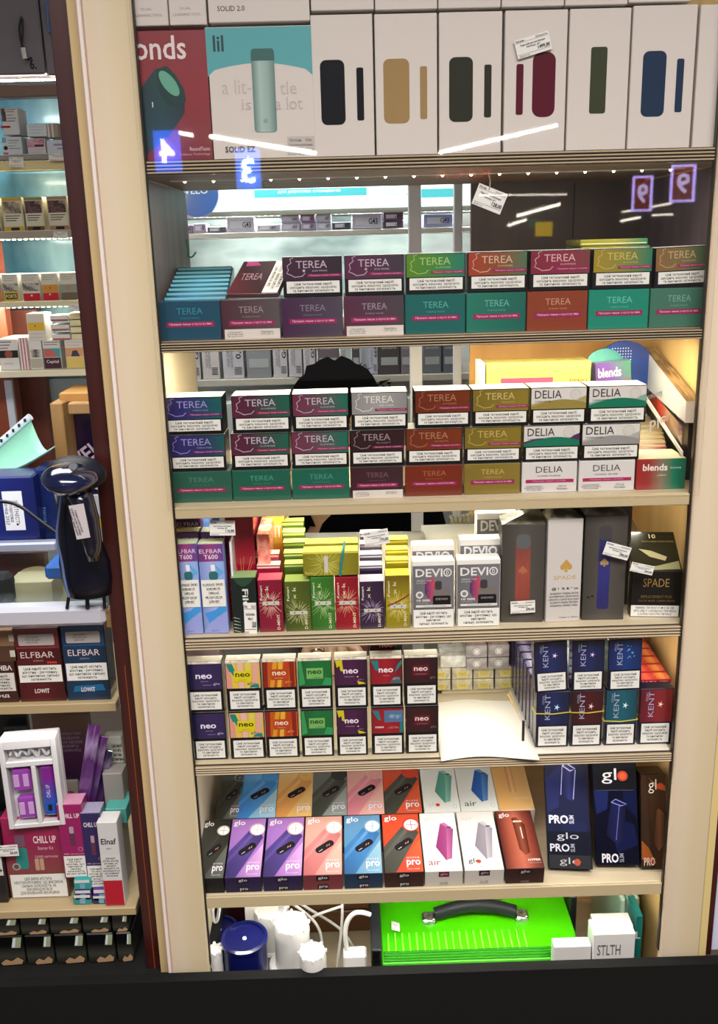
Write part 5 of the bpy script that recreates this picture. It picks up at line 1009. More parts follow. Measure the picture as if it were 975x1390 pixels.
for i in range(3):
    o = boxo('pale_carton', vx(842 + 9 * i, 1235, .13), vx(850 + 9 * i, 1235, .13), .13, .3, zf, P(845, 1222 - i, .13).z, ramp_mat(['#8ab09c', '#d0d8cc', '#3c7c6c'], 'X', .3, .4)); tag(o, 'thin pale green carton standing on edge behind the teal box, ' + ORD[i] + ' from left', 'carton')
# cups and jars at the left
def jar(label, cx, cy, r, Y, htop, m, lip=None, cat='cup'):
    p = P(cx, cy, Y); h = p.z - zf
    q = empty('cup', (p.x, Y, zf), label=label, cat=cat, group='cups and jars in the bottom compartment')
    lathe('cup_body', [(r * .9, 0), (r, .004), (r, h - .008), (r * .97, h)], m, q)
    lathe('cup_rim', [(r * .96, h - .004), (r * 1.06, h - .003), (r * 1.06, h + .003), (r * .9, h + .004), (r * .88, h - .001), (.0005, h - .001)], lip or m, q)
    return q
navyp = mat('#0b1048', .3, coat=.4); whp = mat('#c9c8c6', .4, coat=.2)
for lb, cx, cy, rr_c, Y in (('navy blue round lid at the far left of the bottom compartment', 298, 1262, .031, .12), ('navy blue round lid in front of the stacked white cups', 332, 1274, .036, .04)):
    q = jar(lb, cx, cy, rr_c, Y, 0, navyp, cat='jar'); h = P(cx, cy, Y).z - zf
    lathe('lid_knob', [(.004, h - .001), (.003, h + .002), (.0005, h + .0025)], mat('#c9ccd8', .3), q, n=10)
def wcup(label, cx, cy, Y, r, r2):
    p = P(cx, cy, Y); h = p.z - zf
    q = empty('cup', (p.x, Y, zf), label=label, cat='cup', group='cups and jars in the bottom compartment')
    lathe('outer_cup', [(r2 * .85, 0), (r2, h * .62), (r2 * 1.04, h * .64), (r2 * .98, h * .65), (r * .98, h * .65)], whp, q)
    lathe('inner_cup', [(r * .98, h * .5), (r * .9, h * .9), (r * .94, h * .93), (r * .85, h), (r * .7, h + .001), (r * .6, h - .003), (.0005, h - .004)], mat('#d6d5d2', .35, coat=.3), q)
    for k in range(8):
        a = 2 * PI * k / 8; link('rim_notch', box_mesh(.006, .004, .006, mat('#e0dfdc', .4), .001), q, (r * .86 * math.cos(a), r * .86 * math.sin(a), h - .004), (0, 0, a))
wcup('stacked white plastic cups at the back left of the bottom compartment', 368, 1232, .135, .034, .038)
wcup('stacked white plastic cups between the navy lid and the cables', 396, 1252, .06, .032, .040)
wcup('low white plastic cup at the foot of the cables', 424, 1291, .0, .024, .028)
wcup('white plastic cup cut off at the bottom left corner', 291, 1288, .028, .014, .018)
o = boxo('wine_box', vx(300, 1230, .2), vx(352, 1230, .2), .2, .28, zf, zl(1232, .2) + .02, mat('#300c14', .4)); tag(o, 'dark wine red box behind the navy lids', 'box')
o = boxo('white_tag', vx(332, 1232, .13), vx(378, 1232, .13), .13, .132, zf, P(350, 1230, .13).z, mat('#d8d6d2')); tag(o, 'white card standing behind the stacked cups', 'card')
tube('white_clip', [P(288, 1228, .06), P(289, 1250, .06), P(296, 1252, .06), P(298, 1230, .06)], .003, '#c9c9cc'); tag(SC.objects['white_clip'], 'white bent plastic clip hanging by the left pillar at the bottom', 'clip')
# dark wall and plank behind cables
for i in range(3):
    struct(boxo('trim_%d' % (50 + i), vx(395, 1290, .30), vx(503, 1290, .30), .29, .31, zf + .0 + .052 * i, zf + .049 + .052 * i, wood('#5a3620', '#7a4e30', 3, 'X'), bev=.002))
struct(boxo('trim_54', vx(395, 1290, .32), vx(503, 1290, .32), .32, .33, zf, SE - .02, mat('#3c3c40', .5), bev=0))
cab = mat('#c4c2be', .4)
def cable(label, pts, Y=.12, r=.0026, m=cab, Ys=None):
    o = tube('cable', [P(x, y, (Ys[i] if Ys else Y)) for i, (x, y) in enumerate(pts)], r, m); tag(o, label, 'cable')
cable('white cable running diagonally from the shelf to the lower middle', [(396, 1226), (420, 1242), (435, 1262), (438, 1285), (442, 1312)], .13)
cable('white cable crossing from upper left to lower right', [(400, 1222), (430, 1240), (460, 1258), (478, 1280), (492, 1310)], .16)
cable('white cable arching from the top middle and dropping down', [(465, 1230), (445, 1236), (420, 1246), (414, 1262), (412, 1290), (414, 1310)], .14)
cable('straight white cable hanging down beside the socket', [(465, 1222), (465, 1250), (462, 1275), (458, 1312)], .11)
cable('thick white cable looping into the white plug', [(503, 1242), (488, 1236), (474, 1244), (468, 1262), (470, 1285), (474, 1300)], .09, .0042)
o = boxo('plug', vx(466, 1295, .085), vx(498, 1295, .085), .075, .1, zf, P(480, 1292, .085).z, mat('#cfcdca', .4), bev=.003); tag(o, 'white socket block at the end of the thick cable', 'plug')
# ================================================================= the shop seen through the open left half of the back
YB = 1.25
def bx_(nm, px0, px1, y0, y1, Y, d, m, parent=None, bev=.001):
    ym, xm = (y0 + y1) / 2, (px0 + px1) / 2; return boxo(nm, P(px0, ym, Y).x, P(px1, ym, Y).x, Y, Y + d, P(xm, y1, Y).z, P(xm, y0, Y).z, m, parent, bev)
BX0, BX1 = 200, 660
# light box header
r = empty('light_box', (0, YB - .05, 0), label='long glowing white and turquoise sign box on the back shelving', cat='light box')
def rel(o, r):
    o.parent = r; o.location -= r.location; return o
lb = rel(bx_('lit_panel', 286, 640, 254, 283, YB - .05, .03, mat('#dff6f2', emit=1.6)), r)
rel(bx_('turquoise_panel', 345, 498, 256, 267, YB - .053, .002, mat('#54c4cc', emit=.9)), r)
rel(bx_('turquoise_panel', 572, 618, 256, 268, YB - .053, .002, mat('#54c4cc', emit=.9)), r)
p = P(536, 266, YB - .055); q = link('lettering', text_mesh("АЛЕ ВИКЛИКАЄ\nЗАЛЕЖНІСТЬ", mat('#7cc8d4', emit=.6), 0, .01), None, p, (0, 0, 0), (.085, 1, .02)); rel(q, r)
p = P(420, 262, YB - .055); q = link('lettering', text_mesh("для дорослих споживачів", mat('#e8ffff', emit=1.6), 0, .01), None, p, (0, 0, 0), (.16, 1, .009)); rel(q, r)
for a, b, c, t in ((236, 285, '#6c8a2c', '130'), (320, 372, '#1c5c84', '180'), (425, 470, '#1c6c94', '180'), (508, 555, '#1c1c2c', '190')):
    o = bx_('price_card', a, b, 244, 255, YB - .04, .02, mat(c, .4, emit=.15)); tag(o, {'#6c8a2c': 'olive price card', '#1c5c84': 'deep blue price card', '#1c6c94': 'sea blue price card', '#1c1c2c': 'near black price card'}[c] + ' above the glowing sign box', 'card')  # card colour given a faint glow of its own, no lamp inside
    w = o.dimensions; link('lettering', text_mesh(t, mat('#d0d8dc'), 0, .01), o, (0, -.001, .004), (0, 0, 0), (.03, 1, .009))
o = lathe('round_sign', [(.001, 0), (.055, 0), (.055, .02), (.001, .02)], ramp_mat(['#123c7c', '#1c5ca8'], 'X', .3, .4), None, (0, 0, 0), 36, (PI / 2, 0, 0)); o.location = P(268, 264, YB - .08); tag(o, 'round blue sign at the left end of the glowing sign box', 'sign')
link('lettering', text_mesh('VELO', mat('#c8dcf0'), 0, .02), o, (0, -.0, .022), (-PI / 2, 0, 0), (.06, 1, .016))
# shelves
for i, (y0, y1, lab) in enumerate(((284, 291, 'grey back shelf under the glowing sign box'), (313, 320, 'grey back shelf with a row of little boxes'), (512, 521, 'grey brown back shelf with white barcode boxes'))):
    o = bx_('back_shelf', BX0, BX1, y0, y1, YB - .04, .22, mat('#a8a49a', .4)); tag(o, lab, 'shelf')
for i, y in enumerate((294, 321)):
    a = P(BX0 + 60, y, YB - .02); b = P(BX1, y, YB - .02)
    strip(a.z, YB - .02, 13, cool, a.x, b.x, 46, rotx=20 if i == 0 else 55, label='row of cool white lights under the ' + ('upper' if i == 0 else 'lower') + ' grey back shelf', dot=.0035)
struct(bx_('wall_behind_counter', BX0 + 30, BX1 + 20, 235, 420, YB + .2, .01, ramp_mat(['#7c8c88', '#b4c0ba', '#6c7c7a', '#a8b4ae', '#8c8a84'], 'X', .6, 0, .35, 6)))
struct(bx_('wall_behind_counter_low', BX0 + 30, BX1 + 20, 420, 760, YB + .2, .01, mat('#c4cac6', .5)))
# little boxes of the middle back shelf
zsb = P(400, 313, YB - .03).z
lit = [(240, 262, 12, '#7a6a80'), (263, 280, 14, '#9a8aa0'), (282, 306, 9, '#4c4a50'), (308, 346, 20, '#b4b0c0'), (350, 378, 10, '#a8a0a8'), (382, 407, 11, '#b0a8c0'), (382, 407, 22, '#b4acc8'), (409, 428, 11, '#9a84a8'), (430, 450, 11, '#a8a8c0'), (409, 428, 22, '#8a6a90'), (430, 450, 22, '#b8b8cc'), (452, 476, 11, '#3c4250'), (478, 518, 21, '#b4b4c8'), (521, 548, 11, '#4c3450'), (521, 548, 22, '#5a3c60'), (575, 615, 18, '#8c94c0')]
for i, (a, b, h, c) in enumerate(lit):
    pa, pb = P(a, 312, YB - .03), P(b, 312, YB - .03); hh = (P(a, 313 - h, YB - .03).z - pa.z); hb_ = hh / 2 if h > 21 else 0
    o = boxo('small_box', pa.x, pb.x, YB - .03, YB + .04, zsb + hb_ + .0004, zsb + (hh if not hb_ else hh), mat(c, .4))
    tag(o, {'#7a6a80': 'mauve', '#9a8aa0': 'lilac grey', '#4c4a50': 'dark grey', '#b4b0c0': 'pale lavender', '#a8a0a8': 'grey', '#b0a8c0': 'light violet', '#b4acc8': 'light violet', '#9a84a8': 'purple grey', '#a8a8c0': 'blue grey', '#8a6a90': 'plum', '#b8b8cc': 'pale blue grey', '#3c4250': 'slate', '#b4b4c8': 'white and blue', '#4c3450': 'aubergine', '#5a3c60': 'dark plum', '#8c94c0': 'periwinkle'}[c] + ' little box on the middle back shelf, ' + ORD[min(i, 15)] + ' from left', 'box', 'little boxes on the middle back shelf')
    w = pb.x - pa.x; hx = hh - hb_
    link('printed_label', rect_mesh(mat('#c8c8d4')), o, (-w * .1, -.0006, hx * .25), (0, 0, 0), (w * .55, 1, hx * .5))
    link('lettering', text_mesh('c87' if i % 3 else 'G43', mat('#1c1c2c'), 0, .01), o, (w * .22, -.0012, hx * .3), (0, 0, 0), (w * .3, 1, hx * .4))
# barcode boxes on the lower back shelf
zlb = P(400, 512, YB - .03).z
for i, (a, b, c, t) in enumerate(((255, 274, '#b8b4b8', 'G4'), (276, 300, '#bcb8b8', ''), (304, 333, '#b4b4bc', '0,4'), (336, 370, '#7c8088', ''), (372, 392, '#b8b8c0', 'G4'), (393, 412, '#b0b0b8', ''), (413, 430, '#b8b8c0', 'G5'), (432, 462, '#5c545c', ''), (463, 478, '#a8b0b4', ''), (479, 490, '#403840', ''), (491, 500, '#9aa0b0', ''), (501, 514, '#b0b4c8', '669'), (515, 544, '#3c383c', ''), (545, 562, '#6c6470', ''), (575, 600, '#5c646c', ''), (602, 620, '#545c68', ''))):
    Y = YB - .03; pa, pb = P(a, 512, Y), P(b, 512, Y); h = P(a, 466, Y).z - zlb
    o = boxo('barcode_box', pa.x, pb.x - .002, Y, Y + .1, zlb + .0005, zlb + h, mat(c, .45)); w = pb.x - pa.x - .002
    tag(o, ('white' if c[1] in 'ab9' else 'dark grey' if c[1] in '34' else 'mid grey') + ' upright box with print on the lower back shelf, ' + ORD[i] + ' from left', 'box', 'upright boxes on the lower back shelf')
    if c[1] in 'ab9':
        for k in range(5): link('barcode_bar', rect_mesh(mat('#33333a')), o, (w * .22, -.0006, h * (.12 + .045 * k)), (0, 0, 0), (w * .35, 1, h * .022))
        link('lettering', text_mesh('НАБІР ДЛЯ\nНАГРІВАННЯ', mat('#4a4a5a'), 90, 0), o, (-w * .15, -.0007, h * .3), (0, 0, 0), (w * .3, 1, h * .5))
        if t: link('lettering', text_mesh(t, mat('#101018'), 90, .02), o, (w * .28, -.0009, h * .55), (0, 0, 0), (w * .3, 1, h * .35))
    else:
        link('printed_picture', rect_mesh(mat('#9aa0a4')), o, (0, -.0006, h * .3), (0, 0, 0), (w * .8, 1, h * .25))
        link('lettering', text_mesh('ШКОДИТЬ', mat('#c4c4c8'), 0, 0), o, (0, -.0007, h * .8), (0, 0, 0), (w * .7, 1, h * .07))
# glass counter below, grey frame posts
o = boxo('glass_counter', P(250, 552, 1.18).x, P(560, 552, 1.18).x, 1.18, 1.38, 0, P(400, 545, 1.18).z, mat('#b8c4c0', .15)); tag(o, 'pale glass counter top behind the three tier stack', 'counter')
o = bx_('orange_ladder', 558, 562, 530, 600, .95, .02, mat('#c87444', .5)); tag(o, 'narrow orange striped post right of the silver pack', 'post')
# hanging clip with green red wire by the left
tube('dangling_wire', [P(253, 325, .3), P(256, 340, .3), P(254, 348, .3), P(262, 350, .3), P(266, 342, .3)], .0015, mat('#1c8a6c')); tag(SC.objects['dangling_wire'], 'thin green dangling wire at the back left of the second shelf', 'wire')
# ---- the person bending behind the cabinet
cl = mat('#030408', .95, spec=.1); hairm = mat('#010102', 1.0, spec=0); skin = ramp_mat(['#c9a080', '#d4ae8e', '#c49878'], 'X', .5, .05)
hp = P(462, 520, .78)       # head centre
tp_ = P(475, 715, .68)      # chest behind the vape shelf
hd_ = P(440, 884, .33)      # back of the hand
hn = Vector((hp.x, .78, hp.z - .03))
def skinned(name, verts, edges, radii, m, parent=None, sub=2, root=0):
    me = bpy.data.meshes.new(name); me.from_pydata([tuple(v) for v in verts], edges, []); o = link(name, me, parent)
    sk = o.modifiers.new('skin', 'SKIN'); sk.use_smooth_shade = True
    for i, r_ in enumerate(radii): me.skin_vertices[0].data[i].radius = (r_, r_) if not isinstance(r_, tuple) else r_
    for i in range(len(verts)): me.skin_vertices[0].data[i].use_root = (i == root)
    sb = o.modifiers.new('sub', 'SUBSURF'); sb.levels = sub; sb.render_levels = sub
    me.materials.append(m); return o
per = empty('person', (tp_.x, .72, 0), label='person with black hair in black clothes bending behind the cabinet, hand forward', cat='person')
O = Vector(per.location)
cx_ = tp_.x
pel = Vector((cx_ + .02, .98, .60)); spi = Vector((cx_ + .01, .93, .76)); che = Vector((cx_, .84, .92)); nec = Vector((hn.x, .80, 1.04))
hed = Vector((hn.x + .005, .765, 1.13)); crn = Vector((hn.x + .005, .78, 1.185))
kl, kr = Vector((cx_ - .13, .78, .42)), Vector((cx_ + .15, .78, .42)); fl, fr = Vector((cx_ - .13, .84, .08)), Vector((cx_ + .15, .84, .08))
tl_, tr_ = fl + Vector((0, -.14, -.03)), fr + Vector((0, -.14, -.03))
sl_, sr_ = che + Vector((-.15, 0, .01)), che + Vector((.15, .02, .0))
el, er = Vector((cx_ - .18, .72, .76)), Vector((cx_ + .19, .76, .74))
wl = hd_ + Vector((-.01, .115, .022)); wr = Vector((cx_ + .10, .60, .74))
V = [pel, spi, che, nec, hed, crn, kl, fl, tl_, kr, fr, tr_, sl_, el, wl, sr_, er, wr]
Ed = [(0, 1), (1, 2), (2, 3), (3, 4), (4, 5), (0, 6), (6, 7), (7, 8), (0, 9), (9, 10), (10, 11), (2, 12), (12, 13), (13, 14), (2, 15), (15, 16), (16, 17)]
Ra = [.13, .12, .13, .055, .082, .07, .065, .042, .03, .065, .042, .03, .06, .043, .026, .06, .043, .026]
body = skinned('body', [v - O for v in V], Ed, Ra, skin, per)
jac = skinned('jacket', [v - O for v in (pel + Vector((0, 0, .05)), spi, che, sl_, el, el.lerp(wl, .93), sr_, er, er.lerp(wr, .86), che + Vector((0, 0, .07)))], [(0, 1), (1, 2), (2, 3), (3, 4), (4, 5), (2, 6), (6, 7), (7, 8), (2, 9)], [.15, .145, .155, .08, .06, .045, .08, .06, .045, .09], cl, per)
tro = skinned('trousers', [v - O for v in (pel, kl, fl + Vector((0, 0, .05)), kr, fr + Vector((0, 0, .05)))], [(0, 1), (1, 2), (0, 3), (3, 4)], [.145, .082, .06, .082, .06], cl, per)
for t_ in (tl_, tr_): link('shoe', box_mesh(.09, .26, .07, mat('#15151a'), .02), per, t_ - O + Vector((0, -.04, -.045)))
# hair: round mass plus loose tufts
bm = bmesh.new(); bmesh.ops.create_uvsphere(bm, u_segments=28, v_segments=18, radius=1)
hc = Vector((P(455, 515, .76).x, .765, P(455, 491, .76).z - .088))
for v in bm.verts:
    n = v.co.normalized(); q = 1 + .05 * math.sin(n.x * 14 + n.z * 5) + .04 * math.sin(n.y * 17)
    v.co = Vector((n.x * .095 * q, n.y * .105 * q, n.z * .09 * q)) + (Vector((0, .03, .0)))
me = mesh_from(bm, 'hair'); me.materials.append(hairm)
for p_ in me.polygons: p_.use_smooth = True
link('hair', me, per, hc - O)
bm = bmesh.new(); rnd = random.Random(4)
for k in range(170):
    a = rnd.uniform(0, 2 * PI); e_ = rnd.uniform(0, .9); d_ = Vector((math.cos(a) * math.cos(e_), math.sin(a) * math.cos(e_), math.sin(e_)))
    big = rnd.random() < .5
    c = Vector((.0, .03, 0)) + Vector((d_.x * .09, d_.y * .09, d_.z * .085)); 
    if big: c = Vector((.075 + rnd.uniform(-.035, .05), rnd.uniform(-.03, .05), rnd.uniform(-.04, .035)))
    l_ = rnd.uniform(.02, .04); s_ = Vector((-d_.z, d_.x, d_.y)) * .004
    t2 = c + d_ * l_ + Vector((rnd.uniform(-.015, .015), 0, -.01))
    vs = [bm.verts.new(x) for x in (c - s_, c + s_, c + Vector((0, .006, 0)), t2)]
    for f in ((0, 1, 3), (1, 2, 3), (2, 0, 3)): bm.faces.new([vs[i] for i in f])
me = mesh_from(bm, 'tufts'); me.materials.append(hairm); o = link('hair_tufts', me, per, hc - O); o['kind'] = 'stuff'
hood = skinned('hood', [v - O for v in (Vector((hc.x + .05, .82, hc.z - .08)), Vector((hc.x + .085, .81, hc.z - .03)), Vector((hc.x + .0, .84, hc.z - .10)))], [(0, 1), (0, 2)], [.06, .045, .06], cl, per)
st_ = empty('stool', (cx_ + .02, 1.0, 0), label='round dark stool under the person behind the cabinet', cat='stool')
lathe('seat', [(.001, .36), (.16, .36), (.17, .38), (.16, .40), (.001, .40)], mat('#2a2620', .6), st_)
for k in range(4): tube('leg', [(.1 * math.cos(k * PI / 2 + .8), .1 * math.sin(k * PI / 2 + .8), .36), (.17 * math.cos(k * PI / 2 + .8), .17 * math.sin(k * PI / 2 + .8), .0)], .012, '#3a3a3c', st_, smooth=False)
# face under the hair
fc = hed - O
link('nose', box_mesh(.018, .02, .035, skin, .006), per, fc + Vector((0, -.095, -.03)))
for sx in (-1, 1):
    e = lathe('eye', [(.001, 0), (.009, .002), (.011, .007), (.001, .009)], mat('#20160f'), per, fc + Vector((sx * .03, -.082, .0)), 12, (PI / 2, 0, 0))
    e = lathe('ear', [(.001, 0), (.018, .004), (.02, .01), (.001, .012)], skin, per, fc + Vector((sx * .085, 0, -.01)), 12, (0, PI / 2 * sx, 0))
link('mouth', box_mesh(.04, .006, .008, mat('#8a4a44'), .003), per, fc + Vector((0, -.083, -.055)))
# hand: broad back with five fingers curled over the counter edge
h0 = hd_ - O
palm = [h0 + Vector((-.03, .10, .0)), h0 + Vector((-.012, .05, .006)), h0 + Vector((.0, .02, .004))]
hv = list(palm); he = [(0, 1), (1, 2)]; hr = [.026, (.034, .02), (.036, .018)]
for k, (dx, ln) in enumerate(((-.030, .05), (-.010, .062), (.012, .058), (.032, .046))):
    b0 = h0 + Vector((dx, .0, .003)); b1 = b0 + Vector((dx * .1, -ln * .45, .003)); b2 = b1 + Vector((0, -ln * .3, -.014)); b3 = b2 + Vector((0, -ln * .1, -.018))
    i0 = len(hv); hv += [b0, b1, b2, b3]; he += [(2, i0), (i0, i0 + 1), (i0 + 1, i0 + 2), (i0 + 2, i0 + 3)]; hr += [.0125, .0105, .009, .0075]
i0 = len(hv); hv += [h0 + Vector((.035, .045, -.004)), h0 + Vector((.062, .02, -.01)), h0 + Vector((.072, -.006, -.016))]; he += [(1, i0), (i0, i0 + 1), (i0 + 1, i0 + 2)]; hr += [.014, .011, .009]
skinned('hand', hv, he, hr, skin, per, 2)
o = lathe('ring', [(.0105, -.002), (.0125, -.002), (.0125, .002), (.0105, .002), (.0105, -.002)], mat('#8a8478', .2, .9), per, h0 + Vector((-.012, -.02, .004)), 24, (PI / 2 + .3, 0, 0))
zct = SD - .04
o = boxo('work_counter', vx(250, 900, .40), vx(640, 900, .40), .385, .62, zct - .03, zct, mat('#4a4440', .5)); tag(o, 'dark work counter behind the fifth shelf under the hand', 'counter')
o = boxo('pink_packet', vx(476, 890, .46), vx(500, 890, .46), .46, .5, zct + .0005, P(488, 873, .46).z, mat('#8a5a58')); tag(o, 'dusky pink packet right of the hand', 'packet')
o = boxo('white_box', vx(608, 885, .34), vx(640, 885, .34), .345, .36, SD + .0005, P(620, 884, .345).z, mat('#c4d0d0')); tag(o, 'pale box behind the wrapped packs left of the ring prints', 'box')

# ================================================================= the shop behind the viewer, caught in the front glass
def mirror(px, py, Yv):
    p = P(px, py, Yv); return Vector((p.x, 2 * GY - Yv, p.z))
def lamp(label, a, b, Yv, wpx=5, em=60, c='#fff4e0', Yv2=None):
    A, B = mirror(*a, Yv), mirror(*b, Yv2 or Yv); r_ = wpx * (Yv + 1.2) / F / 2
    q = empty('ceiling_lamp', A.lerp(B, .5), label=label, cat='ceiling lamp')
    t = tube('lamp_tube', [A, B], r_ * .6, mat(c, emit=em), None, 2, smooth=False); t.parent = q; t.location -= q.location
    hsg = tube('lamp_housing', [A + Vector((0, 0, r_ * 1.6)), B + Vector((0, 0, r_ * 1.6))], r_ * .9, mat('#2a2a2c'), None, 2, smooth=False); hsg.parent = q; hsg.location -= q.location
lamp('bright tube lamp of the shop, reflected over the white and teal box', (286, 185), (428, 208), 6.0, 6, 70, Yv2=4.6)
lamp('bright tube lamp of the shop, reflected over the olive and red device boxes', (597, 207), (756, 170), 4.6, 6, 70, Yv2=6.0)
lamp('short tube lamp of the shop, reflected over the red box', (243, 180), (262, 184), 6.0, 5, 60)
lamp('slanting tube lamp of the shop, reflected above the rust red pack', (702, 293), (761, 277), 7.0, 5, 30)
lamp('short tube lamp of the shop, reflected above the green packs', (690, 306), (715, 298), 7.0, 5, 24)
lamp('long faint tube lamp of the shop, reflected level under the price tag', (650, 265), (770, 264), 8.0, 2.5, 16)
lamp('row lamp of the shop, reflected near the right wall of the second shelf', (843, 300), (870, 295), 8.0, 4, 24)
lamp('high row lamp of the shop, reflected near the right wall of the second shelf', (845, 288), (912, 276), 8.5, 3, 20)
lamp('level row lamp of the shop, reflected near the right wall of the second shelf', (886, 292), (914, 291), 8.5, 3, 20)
# hanging lit signs
def sign(label, px, py, wpx, hpx, Yv, face, txt, tc, emit_, rim=None, rot=0, turn=0, spin=0):
    c = mirror(px, py, Yv); s = (Yv + 1.2) / F; w, h = wpx * s, hpx * s
    q = empty('hanging_sign', c, (0, spin, turn), label, 'sign')
    b = boxo('sign_panel', -w / 2, w / 2, -.02, 0, -h / 2, h / 2, mat(face, .4, emit=emit_), q, .004)
    if rim:
        for n_, (x0, x1, z0, z1) in enumerate(((-w / 2, w / 2, h / 2 - .012, h / 2), (-w / 2, w / 2, -h / 2, -h / 2 + .012), (-w / 2, -w / 2 + .012, -h / 2, h / 2), (w / 2 - .012, w / 2, -h / 2, h / 2))):
            boxo('neon_rim', x0, x1, 0, .012, z0, z1, mat(rim, emit=14), q, 0)
    if txt: link('lettering', text_mesh(txt, mat(tc, emit=emit_ * 4 + 3), rot, .02), q, (0, .014, -h * .28), (0, 0, PI), (w * .55, 1, h * .56))
sign('hanging blue lit number sign of the shop, reflected at the left', 227, 205, 34, 50, 5.0, '#2c6cff', '4', '#e8d8ff', 9, rot=0)
sign('hanging blue lit number sign of the shop, reflected second from left', 337, 232, 32, 54, 5.5, '#2c7cff', '3', '#e0f0ff', 9)
sign('orange hanging number sign with violet lit rim, smaller one', 872, 263, 26, 44, 5.0, '#a8441c', '9', '#d8c8ff', 1.2, '#b8a8ff', spin=0)
sign('orange hanging number sign with violet lit rim, larger one at the right', 927, 249, 32, 46, 4.6, '#a8441c', '9', '#d8c8ff', 1.2, '#b8a8ff')
sign('yellow lit screen of the shop, reflected above the crimson pack', 739, 311, 22, 18, 7.0, '#f0c818', '', '#fff', 4)
sign('green lit screen of the shop beside the yellow one', 727, 303, 16, 10, 7.4, '#1c8a6c', '', '#fff', 1.5)
sign('shop counter board with orange lettering, reflected under the topmost shelf', 628, 236, 130, 18, 5.0, '#5a2c20', 'КАСА', '#e05a34', .25)
# ================================================================= left: wall cabinet, seller's shelves and counter
YL = .58
mg = mat('#77737c', .4)
for i, (a, b, lb) in enumerate(((-60, 53, 'grey wall cupboard door with dangling hook and handwritten number'), (55, 100, 'second grey wall cupboard door beside the mahogany frame'))):
    r = empty('cupboard', (0, YL, 0), label=lb, cat='cupboard')
    rel(bx_('door', a, b, -60, 102, YL, .02, mg, bev=.003), r)
    rel(bx_('carcass', a, b, -60, 103, YL + .0205, .25, mat('#5a565e', .5)), r)
    if i == 0:
        for t in (tube('hook_wire', [P(29, 22, YL - .005), P(25, 36, YL - .012), P(29, 58, YL - .012), P(33, 76, YL - .012), P(36, 82, YL - .012), P(42, 78, YL - .003)], .0022, mat('#2c2c30', .3, .6)), tube('hook_wire', [P(29, 22, YL - .005), P(32, 30, YL - .012), P(30, 58, YL - .012)], .0016, mat('#2c2c30', .3, .6)), tube('hook_tip', [P(31, 65, YL - .013), P(34, 80, YL - .013)], .004, mat('#c8c8cc', .3))): rel(t, r)
        q = link('lettering', text_mesh('6.', mat('#141418'), 0, .02), None, P(45.5, 94, YL - .0008), (0, 0, 0), (.012, 1, .017)); rel(q, r)
tube('blue_strap', [P(66, 0, YL - .01), P(69, 20, YL - .012), P(70, 45, YL - .01)], .006, mat('#4a6a9c')); tag(SC.objects['blue_strap'], 'blue grey strap hanging on the second cupboard door', 'strap')
ld = strip(P(30, 106, YL + .02).z, YL + .03, 2.5, cool, P(-60, 106, YL + .02).x, P(100, 106, YL + .02).x, 30, rotx=10, label='row of cool lights under the grey wall cupboards', dot=.006)
struct(bx_('trim_60', -60, 100, 114, 132, YL + .01, .03, wood('#6c5a50', '#80695c', 2, 'X'), bev=.002))
struct(bx_('wall_left_teal', -60, 130, 130, 560, YL + .28, .01, ramp_mat(['#2c5c74', '#5a8c98', '#3c6c80', '#7ca4a8', '#4c7c8c'], 'X', .4, .2, .3, 5)))
struct(bx_('wall_left_pale', -60, 170, 515, 900, YL + .24, .01, mat('#a8b4b8', .5)))
woodr = wood('#7a3620', '#9c4c2c', 2, 'Z')
struct(bx_('trim_61', -30, 12, 232, 700, YL + .10, .03, woodr)); struct(bx_('trim_62', 22, 62, 420, 640, YL + .2, .03, wood('#5c2c20', '#7a4030', 2, 'Z')))
struct(bx_('trim_63', 10, 20, 516, 600, YL + .09, .01, mat('#c8d0dc', .3)))
m_ls = mat('#b8b09c', .4)
shl = []
for i, (y0, y1, c, lb) in enumerate(((209, 217, '#8c8884', 'uppermost pack shelf at the left'), (313, 323, '#9c968a', 'second pack shelf at the left with a little lamp row under it'), (409, 417, '#d0c8a8', 'third pack shelf at the left, pale edged'), (503, 512, '#d4ceb4', 'lowest pack shelf at the left, pale edged'))):
    o = bx_('left_shelf', -60, 125 + i * 8, y0, y1, YL, .26, mat(c, .4)); tag(o, lb, 'shelf', 'pack shelves at the left')
    shl.append(P(50, y0, YL).z)
struct(bx_('trim_64', -60, 110, 219, 231, YL + .005, .02, mat('#d4c894', .4)))
for i, y in enumerate((221, 325, 419)):
    strip(P(30, y - 2, YL).z, YL + .04, 1.3, (1, .97, .88) if i else (1, .95, .75), P(-60, y, YL).x, P(118, y, YL).x, 22, rotx=25, label=['row of warm lights under the uppermost left pack shelf', 'row of lights under the second left pack shelf', 'row of lights under the third left pack shelf'][i], dot=.004)
def lp(label, a, b, y0, y1, zi, body, sp, Y=YL + .015, d=.05, z0=None, group='cigarette packs on the left shelves', top='#d8d4c8', **k):
    x, w = pxw(a, b, y1, Y); h = P((a + b) / 2, y0, Y).z - P((a + b) / 2, y1, Y).z
    return unit('cigarette_pack', label, 'cigarette pack', group, x, (shl[zi] if z0 is None else z0) + .0003, Y, w, h, d, mat(body, .4), sp, top=top, **k)
def lines(u0, u1, vs, c='#6a6a70'): return [('r', u0, v, u1 - .1 * (i % 3), v + .025, c, 'printed_line') for i, v in enumerate(vs)]
pic = ramp_mat(['#241620', '#6c4a48', '#1c1418', '#a08478'], 'D', .4, .1, .5, 7)
